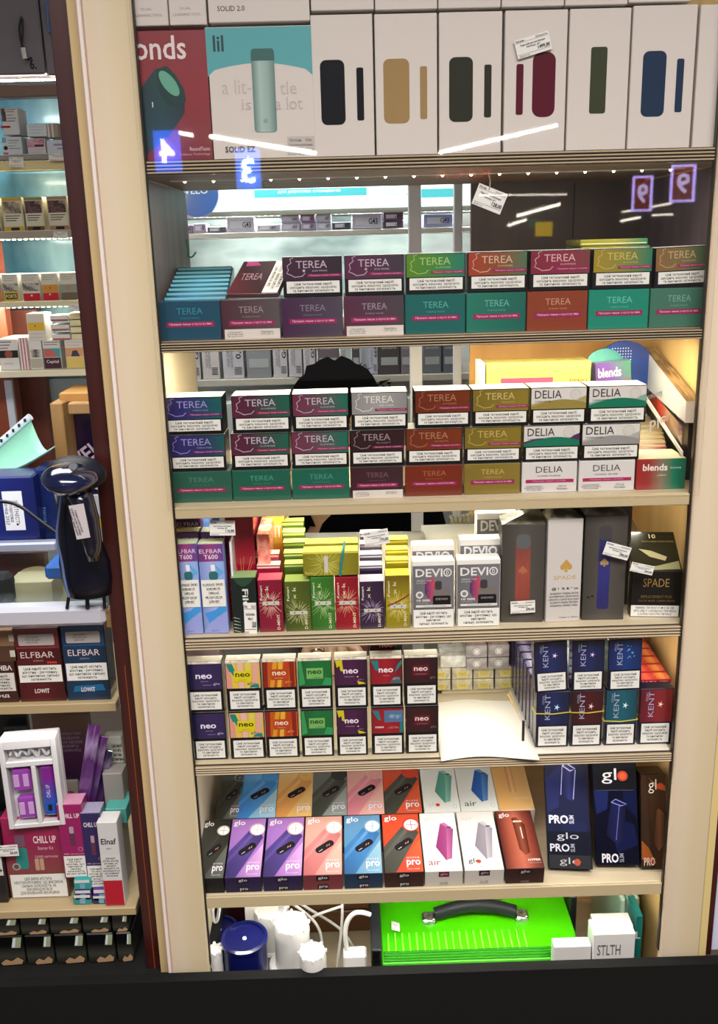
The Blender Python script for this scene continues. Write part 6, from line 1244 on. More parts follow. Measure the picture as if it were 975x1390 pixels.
# first shelf
lp('large white packet with red name bar, left end of the uppermost shelf', 4, 27, 145, 182, 0, '#c9ccd0', [('r', .03, .5, .3, .98, pic, 'printed_picture'), ('p', rr(.2, .3, .6, .12, .05, asp=1.5), '#9c1428', 'name_bar')] + lines(.35, .9, [.92, .84, .72, .6, .5]), z0=P(15, 182, YL).z)
lp('small white and red packet below the large white packet', 3, 31, 183, 208, 0, '#c4ccd4', [('r', .05, .7, .25, .95, '#5cacbc', 'blue_print'), ('r', .05, .03, .3, .15, '#b04030', 'red_print'), ('c', .2, .4, .1, '#1c1c24', 'printed_picture')] + lines(.35, .9, [.8, .66, .5, .36]))
lp('flat white packet lying above the pink one', 37, 64, 167, 184, 0, '#c8d4dc', lines(.1, .9, [.75, .5, .25], '#7c9cb4'), z0=P(50, 184, YL).z)
lp('white packet with pink picture on the uppermost shelf', 38, 63, 186, 208, 0, '#ccc8cc', [('r', .04, .45, .96, .95, ramp_mat(['#b86c8c', '#c8a0b0', '#a04060'], 'D', .4, .1, .3, 5), 'printed_picture'), ('r', .4, .5, .9, .62, '#2c1c2c', 'dark_print')] + lines(.1, .9, [.3, .15], '#c0a4a4'))
lp('narrow brown and white packet row beside the pale packets', 64, 80, 168, 187, 0, '#9c8c80', [('r', .1, 0, .25, 1, '#d0d0cc', 'stripe'), ('r', .45, 0, .6, 1, '#d0d0cc', 'stripe')], z0=P(50, 186, YL).z)
lp('pale bluish packet by the mahogany frame, uppermost shelf', 64, 92, 188, 207, 0, '#c4ccd8', [('r', .35, .6, .8, .75, '#8c8ca8', 'printed_line'), ('r', .5, .35, .9, .45, '#8c8ca8', 'printed_line')])
# second shelf: picture packs
for i, (a, b, tp, cb, lb) in enumerate(((-26, 2, '#6c8c4c', '#2c3050', 'picture pack cut by the left edge, second shelf'), (4, 34, '#b89a3c', '#c8a02c', 'picture pack with yellow foot'), (34, 62, '#7c8c5c', '#6c4a34', 'dark picture pack with brown foot, left of two alike'), (65, 95, '#94806a', '#a0785c', 'dark picture pack with tan foot'), (96, 120, '#3c3c50', '#c8ccd0', 'picture pack half behind the mahogany frame'))):
    lp(lb + ' on the second left shelf', a + 2, b, 266, 312, 1, '#c4bca0', [('r', .02, .9, .98, .99, tp, 'top_band'), ('r', .05, .52, .92, .88, pic if i != 1 else ramp_mat(['#b8ac94', '#5c5448', '#c4b8a0'], 'D', .4, .1, .4, 5), 'printed_picture'), ('r', .05, .14, .92, .51, '#cbc8b4', 'pale_label')] + lines(.12, .85, [.44, .37, .30], '#3c3830') + [('r', .05, .01, .98, .13, cb, 'foot_band'), ('p', rr(.55, .065, .42, .13, .03, asp=1.55), '#141418', 'stamp')], group='picture packs on the second left shelf')
# third shelf
for i, (a, b, sp, lb) in enumerate(((-30, 3, [('r', 0, 0, 1, .9, '#c8641c', 'orange_band')], 'orange pack cut by the left edge, third shelf'), (5, 27, [('r', .0, .0, 1, .36, '#c4a83c', 'yellow_band'), ('r', .1, .08, .9, .30, '#1c1810', 'name_plate'), ('t', .15, .12, .85, .26, 'FORTE', '#d4c890', .02)], 'pack with yellow foot and black name plate, third shelf'),
                                (31, 56, [('r', .02, .01, .99, .28, '#b8202c', 'red_band'), ('c', .5, .2, .06, '#d8c0b8', 'crest')], 'pack with red foot and dark picture, third shelf'), (58, 81, [('r', .02, .29, .99, .58, '#c88a3c', 'orange_band'), ('r', .02, .01, .99, .28, '#b8202c', 'red_band'), ('c', .45, .22, .06, '#d8c0b8', 'crest'), ('r', .48, .4, .52, .5, '#2c1c10', 'mark')], 'pack with orange and red bands, third shelf'),
                                (83, 107, [('r', .02, .29, .99, .58, '#8c9484', 'grey_band'), ('c', .45, .45, .12, '#b87c5c', 'face_print'), ('r', .02, .01, .99, .28, '#6c5c50', 'brown_band')], 'pack with grey portrait band and brown foot, third shelf'))):
    extra = [('r', .03, .36, .97, .66, ramp_mat(['#c8c4b8', '#1c1820', '#c8c4b8', '#2c2830'], 'D', .4, .1, .6, 8), 'printed_picture')] if i in (1, 2) else []
    lp(lb, a + 1, b, 371, 408, 2, '#cdcabc', lines(.1, .9, [.92, .84, .76], '#a0a09c') + extra + sp, group='packs on the third left shelf')
# fourth shelf, two tiers
z4 = P(50, 464, YL).z
lp('white pack with dark red round picture, front of the lowest left shelf', 1, 28, 460, 502, 3, '#d0ccc8', lines(.05, .7, [.9, .8, .7], '#3c2c2c') + [('r', .02, .40, .98, .64, '#1c1418', 'dark_band'), ('c', .5, .52, .2, '#8a4a38', 'round_picture')] + lines(.2, .7, [.2], '#b0a0a0'), d=.09)
for k in range(3): lp('white pack of the receding row beside the round picture pack, ' + ORD[k] + ' in it', 29 + 4 * k, 33 + 4 * k, 458, 502, 3, '#d8d4d0', [('r', .7, 0, 1, 1, '#c04858', 'red_edge')], Y=YL + .012)
lp('pale pack with small grey picture on the lowest left shelf', 42, 60, 463, 502, 3, '#d0ceca', [('r', .02, .42, .98, .7, ramp_mat(['#d0c8bc', '#2c2828', '#d0c8bc'], 'X', .4, 0, .3, 6), 'printed_picture'), ('r', .05, .05, .95, .38, '#a8a494', 'grey_band')])
lp('pack with teal and salmon picture over a maroon foot', 61, 85, 463, 502, 3, '#ccc8c4', lines(.1, .95, [.92, .84], '#5c5c60') + [('r', .02, .42, .98, .72, '#3c9498', 'teal_band'), ('p', [(.02, .42), (.1, .7), (.5, .68), (.8, .48), (.7, .42)], '#b85c50', 'salmon_print'), ('r', .02, .02, .98, .40, '#3c1424', 'maroon_band'), ('t', .15, .18, .85, .32, 'Capital', '#d8ccd0', .01)])
lp('pack with peach portrait over a yellow foot by the frame', 91, 116, 463, 502, 3, '#d0ccc4', lines(.1, .95, [.9, .8], '#b4a8a8') + [('r', .02, .42, .98, .72, '#c89468', 'peach_band'), ('p', [(.3, .42), (.4, .62), (.65, .64), (.8, .42)], '#3c3444', 'dark_print'), ('r', .02, .02, .98, .40, '#d0b864', 'yellow_band')])
lp('white pack with yellow middle band in the upper tier', 39, 63, 425, 462, 3, '#ccc8c0', [('r', .02, .38, .98, .68, '#d0ac34', 'yellow_band'), ('c', .45, .55, .04, '#2c2418', 'mark')] + lines(.1, .9, [.25, .12], '#b8b0a0'), z0=z4)
for k in range(3): lp('flat pack with rosy edge in the pile of three, ' + ['lowest', 'middle', 'topmost'][k], 71, 96, 455 - 0, 463, 3, '#d4d0cc', [('r', .05, .02, .98, .35, '#a05860', 'rosy_edge')], z0=z4 + .0185 * k, group='flat pile on the lowest left shelf')
for k in range(4): lp('pale yellow flat pack in the pile by the frame, ' + ['lowest', 'second lowest', 'third', 'topmost'][k], 97, 122, 455, 463, 3, '#d8d0a8', [('r', .05, .1, .95, .16, '#b8a880', 'fine_line')], z0=z4 + .0135 * k, group='yellow flat pile on the lowest left shelf')
price_tag('crumpled grey price tag on the edge of the uppermost left shelf', 80, 213, 26, 9, YL - .004, 0, '')
price_tag('grey price tag on the left of the uppermost left shelf', 22, 220, 18, 12, YL - .005, 3, '')
price_tag('small price tag on the edge of the second left shelf', 82, 319, 18, 9, YL - .004, 2, '')
price_tag('small price tag on the edge of the third left shelf', 105, 418, 18, 9, YL - .004, 0, '')
# wooden framed display with purple poster
ow = wood('#a67c48', '#bd9460', 3, 'Z')
YW = .46
r = empty('display_case', (0, YW, 0), label='light oak framed display with dark purple poster behind the scanner', cat='display case')
for nm, a, b, c, d_ in (('frame_side', 75, 92, 547, 690), ('frame_top', 92, 140, 547, 562)):
    rel(bx_(nm, a, b, c, d_, YW, .12, ow, bev=.002), r)
rel(bx_('upper_box', 80, 140, 533, 546, YW + .03, .1, wood('#c08a40', '#d4a058', 3, 'X'), bev=.002), r)
rel(bx_('poster', 92, 150, 562, 720, YW + .06, .004, ramp_mat(['#7a0c3c', '#3c0f3c', '#1c0c2c', '#2a1038'], 'Z', .25, .5, .15, 3)), r)
q = link('lettering', text_mesh('VEL', mat('#c8b0c8'), 0, .02), None, P(124, 625, YW + .055), (0, math.radians(-35), 0), (.06, 1, .03)); rel(q, r)
o = bx_('leaflet_box', 122, 150, 640, 700, YW - .02, .05, mat('#16162c', .3)); tag(o, 'dark leaflet box with white ring letter behind the scanner', 'box')
link('lettering', text_mesh('O', mat('#d0d0dc'), 0, .03), o, (0, -.001, .05), (0, 0, 0), (.028, 1, .028))
o = bx_('white_leaflets', 118, 150, 672, 700, YW - .03, .008, mat('#c8ccd4')); tag(o, 'white leaflets slanting behind the scanner', 'leaflet')
o = bx_('pouch', 128, 152, 700, 735, YW - .04, .03, mat('#8c9094')); tag(o, 'grey pouch pack with yellow mark right of the scanner handle', 'packet'); link('yellow_mark', rect_mesh(mat('#c8a82c')), o, (0, -.001, .03), (0, 0, 0), (.014, 1, .016))
o = bx_('warning_box', 130, 158, 735, 758, YW - .05, .03, mat('#c4c4c8')); tag(o, 'white packet with black text low behind the scanner', 'packet'); link('lettering', text_mesh('Цей виріб\nмістить', mat('#15151a'), 0, .02), o, (0, -.001, .006), (0, 0, 0), (.03, 1, .018))
# curved green paper in punched sleeve, blue folders
YG = .30
bm = bmesh.new(); g = []
for j in range(9):
    v = j / 8; row = []
    for i in range(9):
        u = i / 8
        a = P(-30 + 72 * u, 632 - 62 * u, YG + .06).lerp(P(-30 + 105 * u, 648 - 42 * u + 8 * math.sin(u * PI), YG - .02), v)
        a.z += -.028 * math.sin(v * PI) ** 1; row.append(bm.verts.new(a))
    g.append(row)
for j in range(8):
    for i in range(8): bm.faces.new((g[j][i], g[j][i + 1], g[j + 1][i + 1], g[j + 1][i]))
me = mesh_from(bm, 'sheet'); me.materials.append(mat('#8cc8b0', .45))
for p_ in me.polygons: p_.use_smooth = True
gs = link('green_sheet', me); gs.modifiers.new('s', 'SOLIDIFY').thickness = .0012; tag(gs, 'curling pale green paper with punched white margin above the blue binder', 'paper')
pm = [P(-30 + 72 * u, 632 - 62 * u, YG + .058) for u in [i / 8 for i in range(9)]]
mg_ = tube('punched_margin', [p + Vector((0, 0, .006)) for p in pm], .0065, mat('#c8d0dc'), gs)
for k in range(7):
    p = P(-30 + 72 * (k + 2) / 9, 632 - 62 * (k + 2) / 9 - 4, YG + .05); link('punch_hole', box_mesh(.004, .002, .006, mat('#1c2430')), gs, p + Vector((0, -.001, 0)))
YBn = .22
r = empty('binder', (0, YBn, 0), label='royal blue binder with handwritten white label at the left edge', cat='binder')
rel(bx_('cover', -40, 49, 647, 738, YBn, .06, ramp_mat(['#0a1248', '#0e1a5c', '#0a124c'], 'X', .35, .3), bev=.003), r)
rel(bx_('paper_label', 5, 32, 667, 720, YBn - .001, .001, mat('#c8c8cc')), r)
q = link('lettering', text_mesh('ЗВІТНІСТЬ\nторгова\nточка 2023', mat('#14142c'), -90, 0), None, P(18.5, 714, YBn - .0014), (0, 0, 0), (.022, 1, .044)); rel(q, r)
r = empty('binder', (0, YBn + .03, 0), label='darker navy binder with pale lettering beside the royal blue one', cat='binder')
rel(bx_('cover', 51, 76, 636, 738, YBn + .03, .06, mat('#0c1c4c', .35, coat=.3), bev=.003), r)
q = link('lettering', text_mesh('TYPOGRAF', mat('#5c7cac'), -90, 0), None, P(62, 716, YBn + .029), (0, 0, 0), (.006, 1, .036)); rel(q, r)
# counter rails
al_ = mat('#a4a8bc', .3, .4)
o = bx_('counter_rail', -60, 77, 738, 751, .20, .02, al_, bev=.003); tag(o, 'brushed metal rail of the glass counter, upper one left of the scanner', 'rail')
o = bx_('counter_rail', -60, 142, 826, 853, .02, .03, mat('#c9c9d6', .25, .3), bev=.006); tag(o, 'broad pale metal front rail of the counter under the scanner', 'rail')
o = bx_('rail_end', 143, 158, 828, 853, .03, .02, wood('#7a5c34', '#94744a', 3, 'X'), bev=.002); tag(o, 'raw wooden end block beside the broad metal rail', 'block')
o = bx_('counter_glass', -60, 155, 751, 826, .05, .004, clear('pane_glass', '#f4faf7', ior=1.5), bev=0); tag(o, 'clear counter glass between the two metal rails', 'glass')
# things inside the glass counter
o = bx_('cream_tray', 12, 72, 790, 824, .14, .05, mat('#b0a488', .5)); tag(o, 'beige carton tray inside the glass counter', 'carton')
cone = lathe('beige_cover', [(.055, 0), (.052, .012), (.02, .05), (.001, .052)], mat('#b4a47c', .5), None, n=32); cone.location = P(50, 812, .22); tag(cone, 'beige cone shaped cover inside the glass counter', 'cover')
o = bx_('wine_box', -40, 62, 752, 790, .26, .02, ramp_mat(['#4c1c28', '#5c2430', '#7a5c50'], 'X', .3, .3)); tag(o, 'wine red box face seen through the counter glass', 'box')
o = bx_('dark_cushion', -40, 14, 782, 824, .12, .03, mat('#1a1a20', .8), bev=.01); tag(o, 'dark rounded object at the left inside the glass counter', 'pad')
o = bx_('blue_card_reader', 60, 96, 768, 787, .07, .06, mat('#2c5cb0', .35, coat=.3), bev=.004); tag(o, 'blue and white card reader lying left of the scanner foot', 'card reader')
# barcode scanner standing in its cradle
YS = -.03
sc = empty('barcode_scanner', P(118, 805, YS + .04), label='glossy navy black handheld barcode scanner hanging head up in its stand', cat='scanner')
navs = mat('#080c24', .22, coat=.8)
def loft(name, secs, m, parent, n=24, caps=True):
    """rings: (centre, rx, ry) stacked along their own order; each ring lies in x,y"""
    bm = bmesh.new(); rings = []
    for c, rx, ry in secs:
        rings.append([bm.verts.new((c.x + rx * math.cos(2 * PI * i / n), c.y + ry * math.sin(2 * PI * i / n), c.z)) for i in range(n)])
    for a, b in zip(rings, rings[1:]):
        for i in range(n): bm.faces.new((a[i], a[(i + 1) % n], b[(i + 1) % n], b[i]))
    bm.faces.new(rings[0][::-1]); bm.faces.new(rings[-1]); bmesh.ops.recalc_face_normals(bm, faces=bm.faces[:])
    me = mesh_from(bm, name); me.materials.append(m)
    for p_ in me.polygons: p_.use_smooth = True
    o = link(name, me); return rel(o, parent) if parent is not None else o
def S(px, py, dy=0): return P(px, py, YS + dy)
px = (P(1, 700, YS) - P(0, 700, YS)).x
loft('handle', [(S(128, 758, .01), 11 * px, .014), (S(125, 735, .008), 13 * px, .017), (S(120, 705, .004), 14 * px, .02), (S(113, 682), 15 * px, .021), (S(106, 665), 17 * px, .022)], navs, sc)
hd2 = bmesh.new(); bmesh.ops.create_uvsphere(hd2, u_segments=32, v_segments=20, radius=1)
hc2 = S(95, 650, -.005)
for v in hd2.verts:
    x, y, z = v.co; k = 1 - .25 * (z < 0) * abs(z)
    v.co = Vector((x * 37 * px * k, y * .042, z * 22 * px))
me = mesh_from(hd2, 'head'); me.materials.append(ramp_mat(['#060a20', '#0c1844', '#070b24'], 'Z', .15, .9))
for p_ in me.polygons: p_.use_smooth = True
rel(link('head', me, None, hc2, (0, math.radians(4), 0)), sc)
hd3 = bmesh.new(); bmesh.ops.create_uvsphere(hd3, u_segments=32, v_segments=16, radius=1)
for v in hd3.verts: v.co = Vector((v.co.x * 42 * px, v.co.y * .03, v.co.z * 25 * px))
me = mesh_from(hd3, 'bumper'); me.materials.append(mat('#0a0e1c', .5))
for p_ in me.polygons: p_.use_smooth = True
rel(link('bumper', me, None, hc2 + Vector((0, .028, 0)), (0, math.radians(4), 0)), sc)
lathe('indicator', [(.001, 0), (.006, 0), (.005, .002), (.001, .002)], mat('#3c4050', .3), sc, S(100, 634, -.034) - sc.location, 16, (math.radians(60), 0, 0))
rel(prism('sticker', [(p.x, p.z) for p in (S(111, 725), S(129, 722), S(120, 677), S(100, 680))], YS - .0235, YS - .0225, mat('#b8b0b4', .45)), sc)
q = link('lettering', text_mesh('Сканер штрих-коду\nмодель ручна провідна\nВиробник Інвентарний\nномер 00124', mat('#2a262c'), -90, 0), None, Vector((S(115, 720).x, YS - .0242, S(115, 719).z)), (0, math.radians(-13), 0), (.0145, 1, .038)); rel(q, sc)
stn = empty('scanner_stand', P(110, 805, YS + .05), label='black curved cradle stand holding the barcode scanner', cat='stand')
loft('cradle', [(S(122, 806, .05), 32 * px, .022), (S(118, 785, .05), 37 * px, .02), (S(115, 762, .05), 37 * px, .018), (S(110, 738, .05), 32 * px, .016), (S(104, 715, .05), 27 * px, .014), (S(98, 690, .05), 22 * px, .012), (S(92, 668, .05), 20 * px, .01)], mat('#07091a', .35, coat=.4), stn)
rel(tube('rim', [S(84, 668, .03), S(80, 700, .03), S(76, 730, .03), S(84, 760, .03), S(88, 790, .03), S(93, 810, .03)], .0018, mat('#5c6c9c', .3)), stn)
rel(tube('rod', [S(118, 800, .05), S(119, 826, .05)], .003, mat('#2a2a30'), smooth=False), stn); rel(tube('rod', [S(141, 800, .05), S(142, 826, .05)], .0025, mat('#1a1a20'), smooth=False), stn); rel(tube('rod', [S(94, 806, .05), S(91, 826, .05)], .0025, mat('#1a1a20'), smooth=False), stn)
tube('cable', [S(-20, 680, .1), S(10, 680, .1), S(30, 688, .09), S(55, 708, .08), S(80, 726, .07)], .0026, mat('#0a0a10', .4)); tag([o for o in COL.objects if o.name.startswith('cable')][-1], 'black scanner cable running in from the left edge', 'cable')
# pack row under the broad rail
YQ = .06
zq = P(60, 957, .05).z
o = bx_('counter_shelf', -60, 158, 957, 969, .05, .22, wood('#a08c68', '#b09c78', 2, 'X')); tag(o, 'beige shelf board under the row of wide boxes at lower left', 'shelf', 'boards of the left counter'); zq = P(50, 957, .05).z
def wb2(label, a, b, y0, y1, z0, body, sp, Y=YQ, d=.04, **k):
    x, w = pxw(a, b, y1, Y); h = P((a + b) / 2, y0, Y).z - P((a + b) / 2, y1, Y).z
    return unit('vape_box', label, 'vape box', k.pop('group', 'wide boxes at lower left'), x, z0 + .0004, Y, w, h, d, body, sp, **k)
def elf(c1, c2, sc_):
    return [('r', .02, .72, .98, .99, ramp_mat([c1, c2], 'D', .25, .6, .3, 4), 'top_panel'), ('p', rr(.5, .84, .78, .17, .03, asp=1.15), '#b0a8a4', 'sticker'), ('t', .25, .79, .6, .89, 'Імпортер\nТОВ продаж\nдата виг.', '#4a4446', 0), ('r', .05, .73, .9, .745, c2, 'fold_line'),
            ('t', .12, .60, .85, .68, 'ELFBAR', '#cbb8b8', .0), ('t', .38, .55, .6, .57, 'ZERO', '#a08c8c', 0), ('w', .04, .27, .98, .50, "Цей виріб містить\nнікотин - речовину,\nщо викликає сильну\nзалежність"), ('t', .34, .12, .66, .18, 'LOWIT', '#d8ccc8', .02), ('r', .68, .52, .9, .55, sc_, 'small_mark')]
m_r = ramp_mat(['#4c1418', '#5c1a1e', '#3c1014'], 'X', .25, .5); m_b = ramp_mat(['#14304c', '#1a3a5c', '#10283e'], 'X', .25, .5)
wb2('dark red wide box with film and import sticker, lower left', 29, 91, 856, 956, zq, m_r, elf('#5c1c20', '#7c3438', '#b03028'))
wb2('steel blue wide box with import sticker beside the maroon frame', 93, 152, 854, 956, zq, m_b, [*elf('#143458', '#245078', '#3c9cb4')[:-1], ('p', [(.15, .12), (.9, .13), (.85, .22), (.2, .2)], '#1c5c84', 'blue_swoosh'), ('t', .34, .12, .66, .18, 'LOWIT', '#d8ccc8', .02)])
wb2('brown box with white lettering cut by the left edge', -30, 26, 900, 956, zq, mat('#3c201c', .3, coat=.4), [('t', .5, .78, .95, .9, 'ЕНВА', '#d0ccc8', .03), ('r', .4, .28, .98, .72, '#c8c4bc', 'warning_label'), ('t', .5, .32, .9, .68, 'виріб\nнікотин\nчовину,\nкликає\nлежність', '#15151a', .01), ('t', .55, .12, .8, .2, 'НД', '#d0ccc8', .03)])
for k in range(2): wb2(['brown flat pack under the tan one at lower left', 'tan flat pack topmost in the pile at the left edge'][k], -30, 25 - 2 * k, 876 - 20 * k, 898 - 20 * k, P(0, 899 - 21 * k, YQ).z, mat(['#4c3428', '#84664a'][k], .4), [('r', .82, .3, .95, .7, '#b8b4a8', 'code_label')], group='flat pile at lower left')
# lower shelf with the opened kit
zk = P(50, 1236, .03).z
o = bx_('counter_shelf', -60, 185, 1236, 1246, .03, .26, wood('#a08c68', '#b09c78', 2, 'X')); tag(o, 'beige shelf board under the white kit tray and magenta boxes', 'shelf', 'boards of the left counter')
Ck = ramp_mat(['#4a3a18', '#7c3c3c', '#8a1c48', '#9c2050'], 'Z', .3, .4)
YK = .045
chb = wb2('magenta to olive box with white lettering carrying the white kit tray', 17, 98, 1126, 1234, zk, Ck, [('t', .50, .68, .88, .77, 'CHILL UP', '#d8c8cc', .02), ('t', .56, .60, .82, .64, 'Starter Kit', '#c8b0b4', 0), ('t', .5, .5, .88, .53, '12000 затяжок', '#c8b0b4', 0), ('p', rr(.28, .50, .2, .36, .05, asp=1.35), '#2c7c78', 'printed_device'), ('p', rr(.28, .72, .17, .2, .04, asp=1.35), '#6c4c60', 'printed_pod'), ('p', rr(.52, .42, .07, .2, .02, asp=1.35), '#b08c78', 'printed_pods'), ('p', rr(.60, .42, .07, .2, .02, asp=1.35), '#b08c78', 'printed_pods'), ('c', .17, .40, .07, '#8c9c94', 'ring_print'), ('c', .17, .40, .045, '#6c4048', 'ring_print'),
   ('w', .04, .01, .97, .30, "ЦЕЙ ВИРІБ МІСТИТЬ\nНІКОТИН-РЕЧОВИНУ, ЩО ВИКЛИКАЄ\nСИЛЬНУ ЗАЛЕЖНІСТЬ, НЕ\nРЕКОМЕНДУЄТЬСЯ\nДЛЯ ВЖИВАННЯ НЕКУРЦЯМИ")], d=.07)
# white kit tray: frame built of walls with compartments
zt_ = P(50, 1124, YK).z
xk, wk = pxw(11, 87, 1110, YK); hk_ = P(50, 1008, YK).z - zt_
kit = empty('kit_tray', (xk, YK, zt_ + .001), (-math.radians(3), math.radians(-1), math.radians(4)), 'white moulded kit tray with cable, two purple pods and a purple blue vape', 'tray')
wp = mat('#c4c2c4', .4, coat=.2); D_ = .035
def kb(nm, u0, u1, v0, v1, y0, y1, m=wp, bev=.0015, p=None): return boxo(nm, (u0 - .5) * wk, (u1 - .5) * wk, y0, y1, v0 * hk_, v1 * hk_, m, p or kit, bev)
kb('tray_back', 0, 1, 0, 1, .02, D_)
for a in ((0, .09, 0, 1), (.91, 1, 0, 1), (.09, .91, 0, .05), (.09, .91, .90, 1), (.09, .91, .70, .76), (.52, .60, .05, .70)): kb('tray_wall', *a, 0, .0199, wp, .001)
kb('pod', .14, .47, .40, .66, .006, .0195, mat('#8a3c9c', .1, coat=.8), .004); kb('pod', .18, .49, .08, .34, .006, .0195, mat('#8a3c9c', .1, coat=.8), .004)
for (a, b, c, d_) in ((.17, .27, .46, .60), (.34, .44, .46, .60), (.21, .31, .14, .28), (.37, .47, .14, .28)): kb('pod_window', a, b, c, d_, .0045, .0062, mat('#b890c4', .1, coat=.8), .001)
v_ = kb('vape', .64, .88, .10, .68, .004, .0195, ramp_mat(['#0c50b8', '#1054bc', '#4c3ca8', '#7c1c90', '#7c1c88'], 'Z', .2, .7), .005)
link('vape_slot', box_mesh(.006, .001, .011, mat('#101820')), v_, (0, -.0006, .010)); link('lettering', text_mesh('CHILL UP', mat('#c8b8dc'), 90, .01), v_, (0, -.0008, hk_ * .22), (0, 0, 0), (.006, 1, .022))
pts = [((.16 + .68 * t - .5) * wk, .012 + .003 * math.sin(t * 20), (.83 + .045 * math.sin(t * 25)) * hk_) for t in [i / 24 for i in range(25)]]
tube('usb_cable', pts, .0022, mat('#c8c8ca', .4), kit); tube('usb_cable', [(x, y - .003, z + .003 * math.cos(x * 300)) for x, y, z in pts], .0022, mat('#b8b8bc', .4), kit)
# slim boxes
def slimb(label, a, b, y0, y1, body, nm, wtxt, **k):
    wb2(label, a, b, y0, y1, k.pop('z'), mat(body, .3, coat=.4), [('t', .12, .82, .88, .88, nm, '#d8ccd4', .02), ('p', rr(.5, .58, .22, .85, .05, asp=3.2), '#5c3048', 'printed_vape'), ('p', rr(.5, .66, .18, .3, .05, asp=3.2), '#a88c9c', 'printed_tip'), ('c', .78, .40, .10, '#a87c94', 'ring_print'), ('c', .78, .40, .07, body, 'ring_print'), ('t', .1, .33, .9, .345, '800 затяжок', '#d0c0c8', 0), ('w', .06, .02, .92, .31, wtxt)], group='slim boxes at lower left', **k)
wt_ = "Цей виріб\nмістить\nнікотин, що\nвикликає\nсильну\nзалежність\nне для дітей"
slimb('slim magenta box with vape picture right of the kit tray', 88, 122, 1092, 1192, '#8c1c58', 'CHILL UP', wt_, z=P(110, 1192, .05).z, Y=.05, d=.03, top=crinkle('#8c2c60', '#e0b0c8', 60, .15, .4))
slimb('slim indigo box with vape picture right of the magenta one', 120, 147, 1104, 1206, '#2c2454', 'CHILL UP', wt_, z=P(130, 1206, .048).z, Y=.048, d=.03, top=crinkle('#2c2454', '#c8c4dc', 60, .15, .4))
for i, (a, b, y0, y1, c, lb) in enumerate(((101, 126, 1222, 1235, '#2c8484', 'teal flat pack lowest left'), (102, 125, 1208, 1221, '#3c2c64', 'indigo flat pack middle left'), (101, 124, 1194, 1207, '#2c8c8c', 'teal flat pack topmost left'), (127, 152, 1224, 1235, '#2c2454', 'indigo flat pack lowest right'), (127, 151, 1207, 1222, '#4c2c74', 'violet flat pack upper right'))):
    wb2(lb + ' in the pile under the slim boxes', a, b, y0, y1, P((a + b) / 2, y1 + .5, .04).z - .0004 if y1 < 1235 else zk, mat(c, .3, coat=.4), [('r', .35, .1, .65, .6, '#6c9cb0', 'small_picture'), ('r', .05, .7, .95, .98, '#c8c8c8', 'white_strip')], Y=.04, d=.04, group='flat packs under the slim boxes')
wb2('white box with black script lettering over a red foot by the frame', 144, 171, 1122, 1235, zk, mat('#c0c0c0', .35, coat=.3), [('t', .12, .74, .88, .81, 'Elnaf', '#1a1a1e', .02), ('t', .36, .68, .6, .70, 'zero', '#5a5a5e', 0), ('w', .02, .32, .99, .62, "Цей виріб\nмістить нікотин\nречовину, що\nвикликає\nзалежність. Не\nрекомендується\nдля вживання\nнекурцями", 0, '#c4c4c2'), ('r', .03, .01, .98, .31, '#a81c2c', 'red_foot')], Y=.035, d=.03, group='slim boxes at lower left')
o = bx_('teal_packet', 143, 172, 1098, 1118, .075, .05, mat('#4c9c94', .35)); tag(o, 'teal packet lying behind the white box with script lettering', 'packet')
o = bx_('teal_packet_rest', 143, 172, 1118.5, 1238, .09, .035, mat('#9c9890', .5)); tag(o, 'grey block standing behind the white box with script lettering', 'block')
o = bx_('grey_carton', 141, 168, 1050, 1097, .10, .03, mat('#8c8884', .4)); tag(o, 'grey carton above the teal packet by the frame', 'carton')
o = bx_('warning_card', 143, 167, 1000, 1049, .13, .02, mat('#b8b8b0', .45)); tag(o, 'pale card with black text lines by the frame', 'card'); link('lettering', text_mesh('Цей виріб\nмістить\nнікотин\nщо викликає\nзалежність', mat('#1a1a1e'), 0, .01), o, (.006, -.001, .015), (0, 0, 0), (.022, 1, .04))
# tilted clear wallets with purple prints
for i, (x0, x1, y0, y1, c, lb) in enumerate(((112, 128, 985, 1090, '#4c1c5c', 'clear wallet with purple print leaning right of the kit tray, left of three'), (120, 138, 1000, 1090, '#5c2470', 'clear wallet with violet print leaning right of the kit tray, middle of three'), (128, 144, 1020, 1100, '#1c1c4c', 'clear wallet with navy print leaning by the frame, right of three'))):
    a, b = P(x0, y1, .085 + .012 * i), P(x1, y0, .085 + .012 * i)
    q = boxo('wallet', -.010, .010, 0, .004, 0, math.hypot(b.x - a.x, b.z - a.z), ramp_mat([c, '#5c3a74', c, '#8c78a0', c], 'Z', .1, .9, .3, 3), None, .0008); q.location = (a.x, .085 + .014 * i, a.z); q.rotation_euler.y = math.atan2(b.x - a.x, b.z - a.z); tag(q, lb, 'wallet')  # purple print, with glints of the clear wallet painted as pale bands
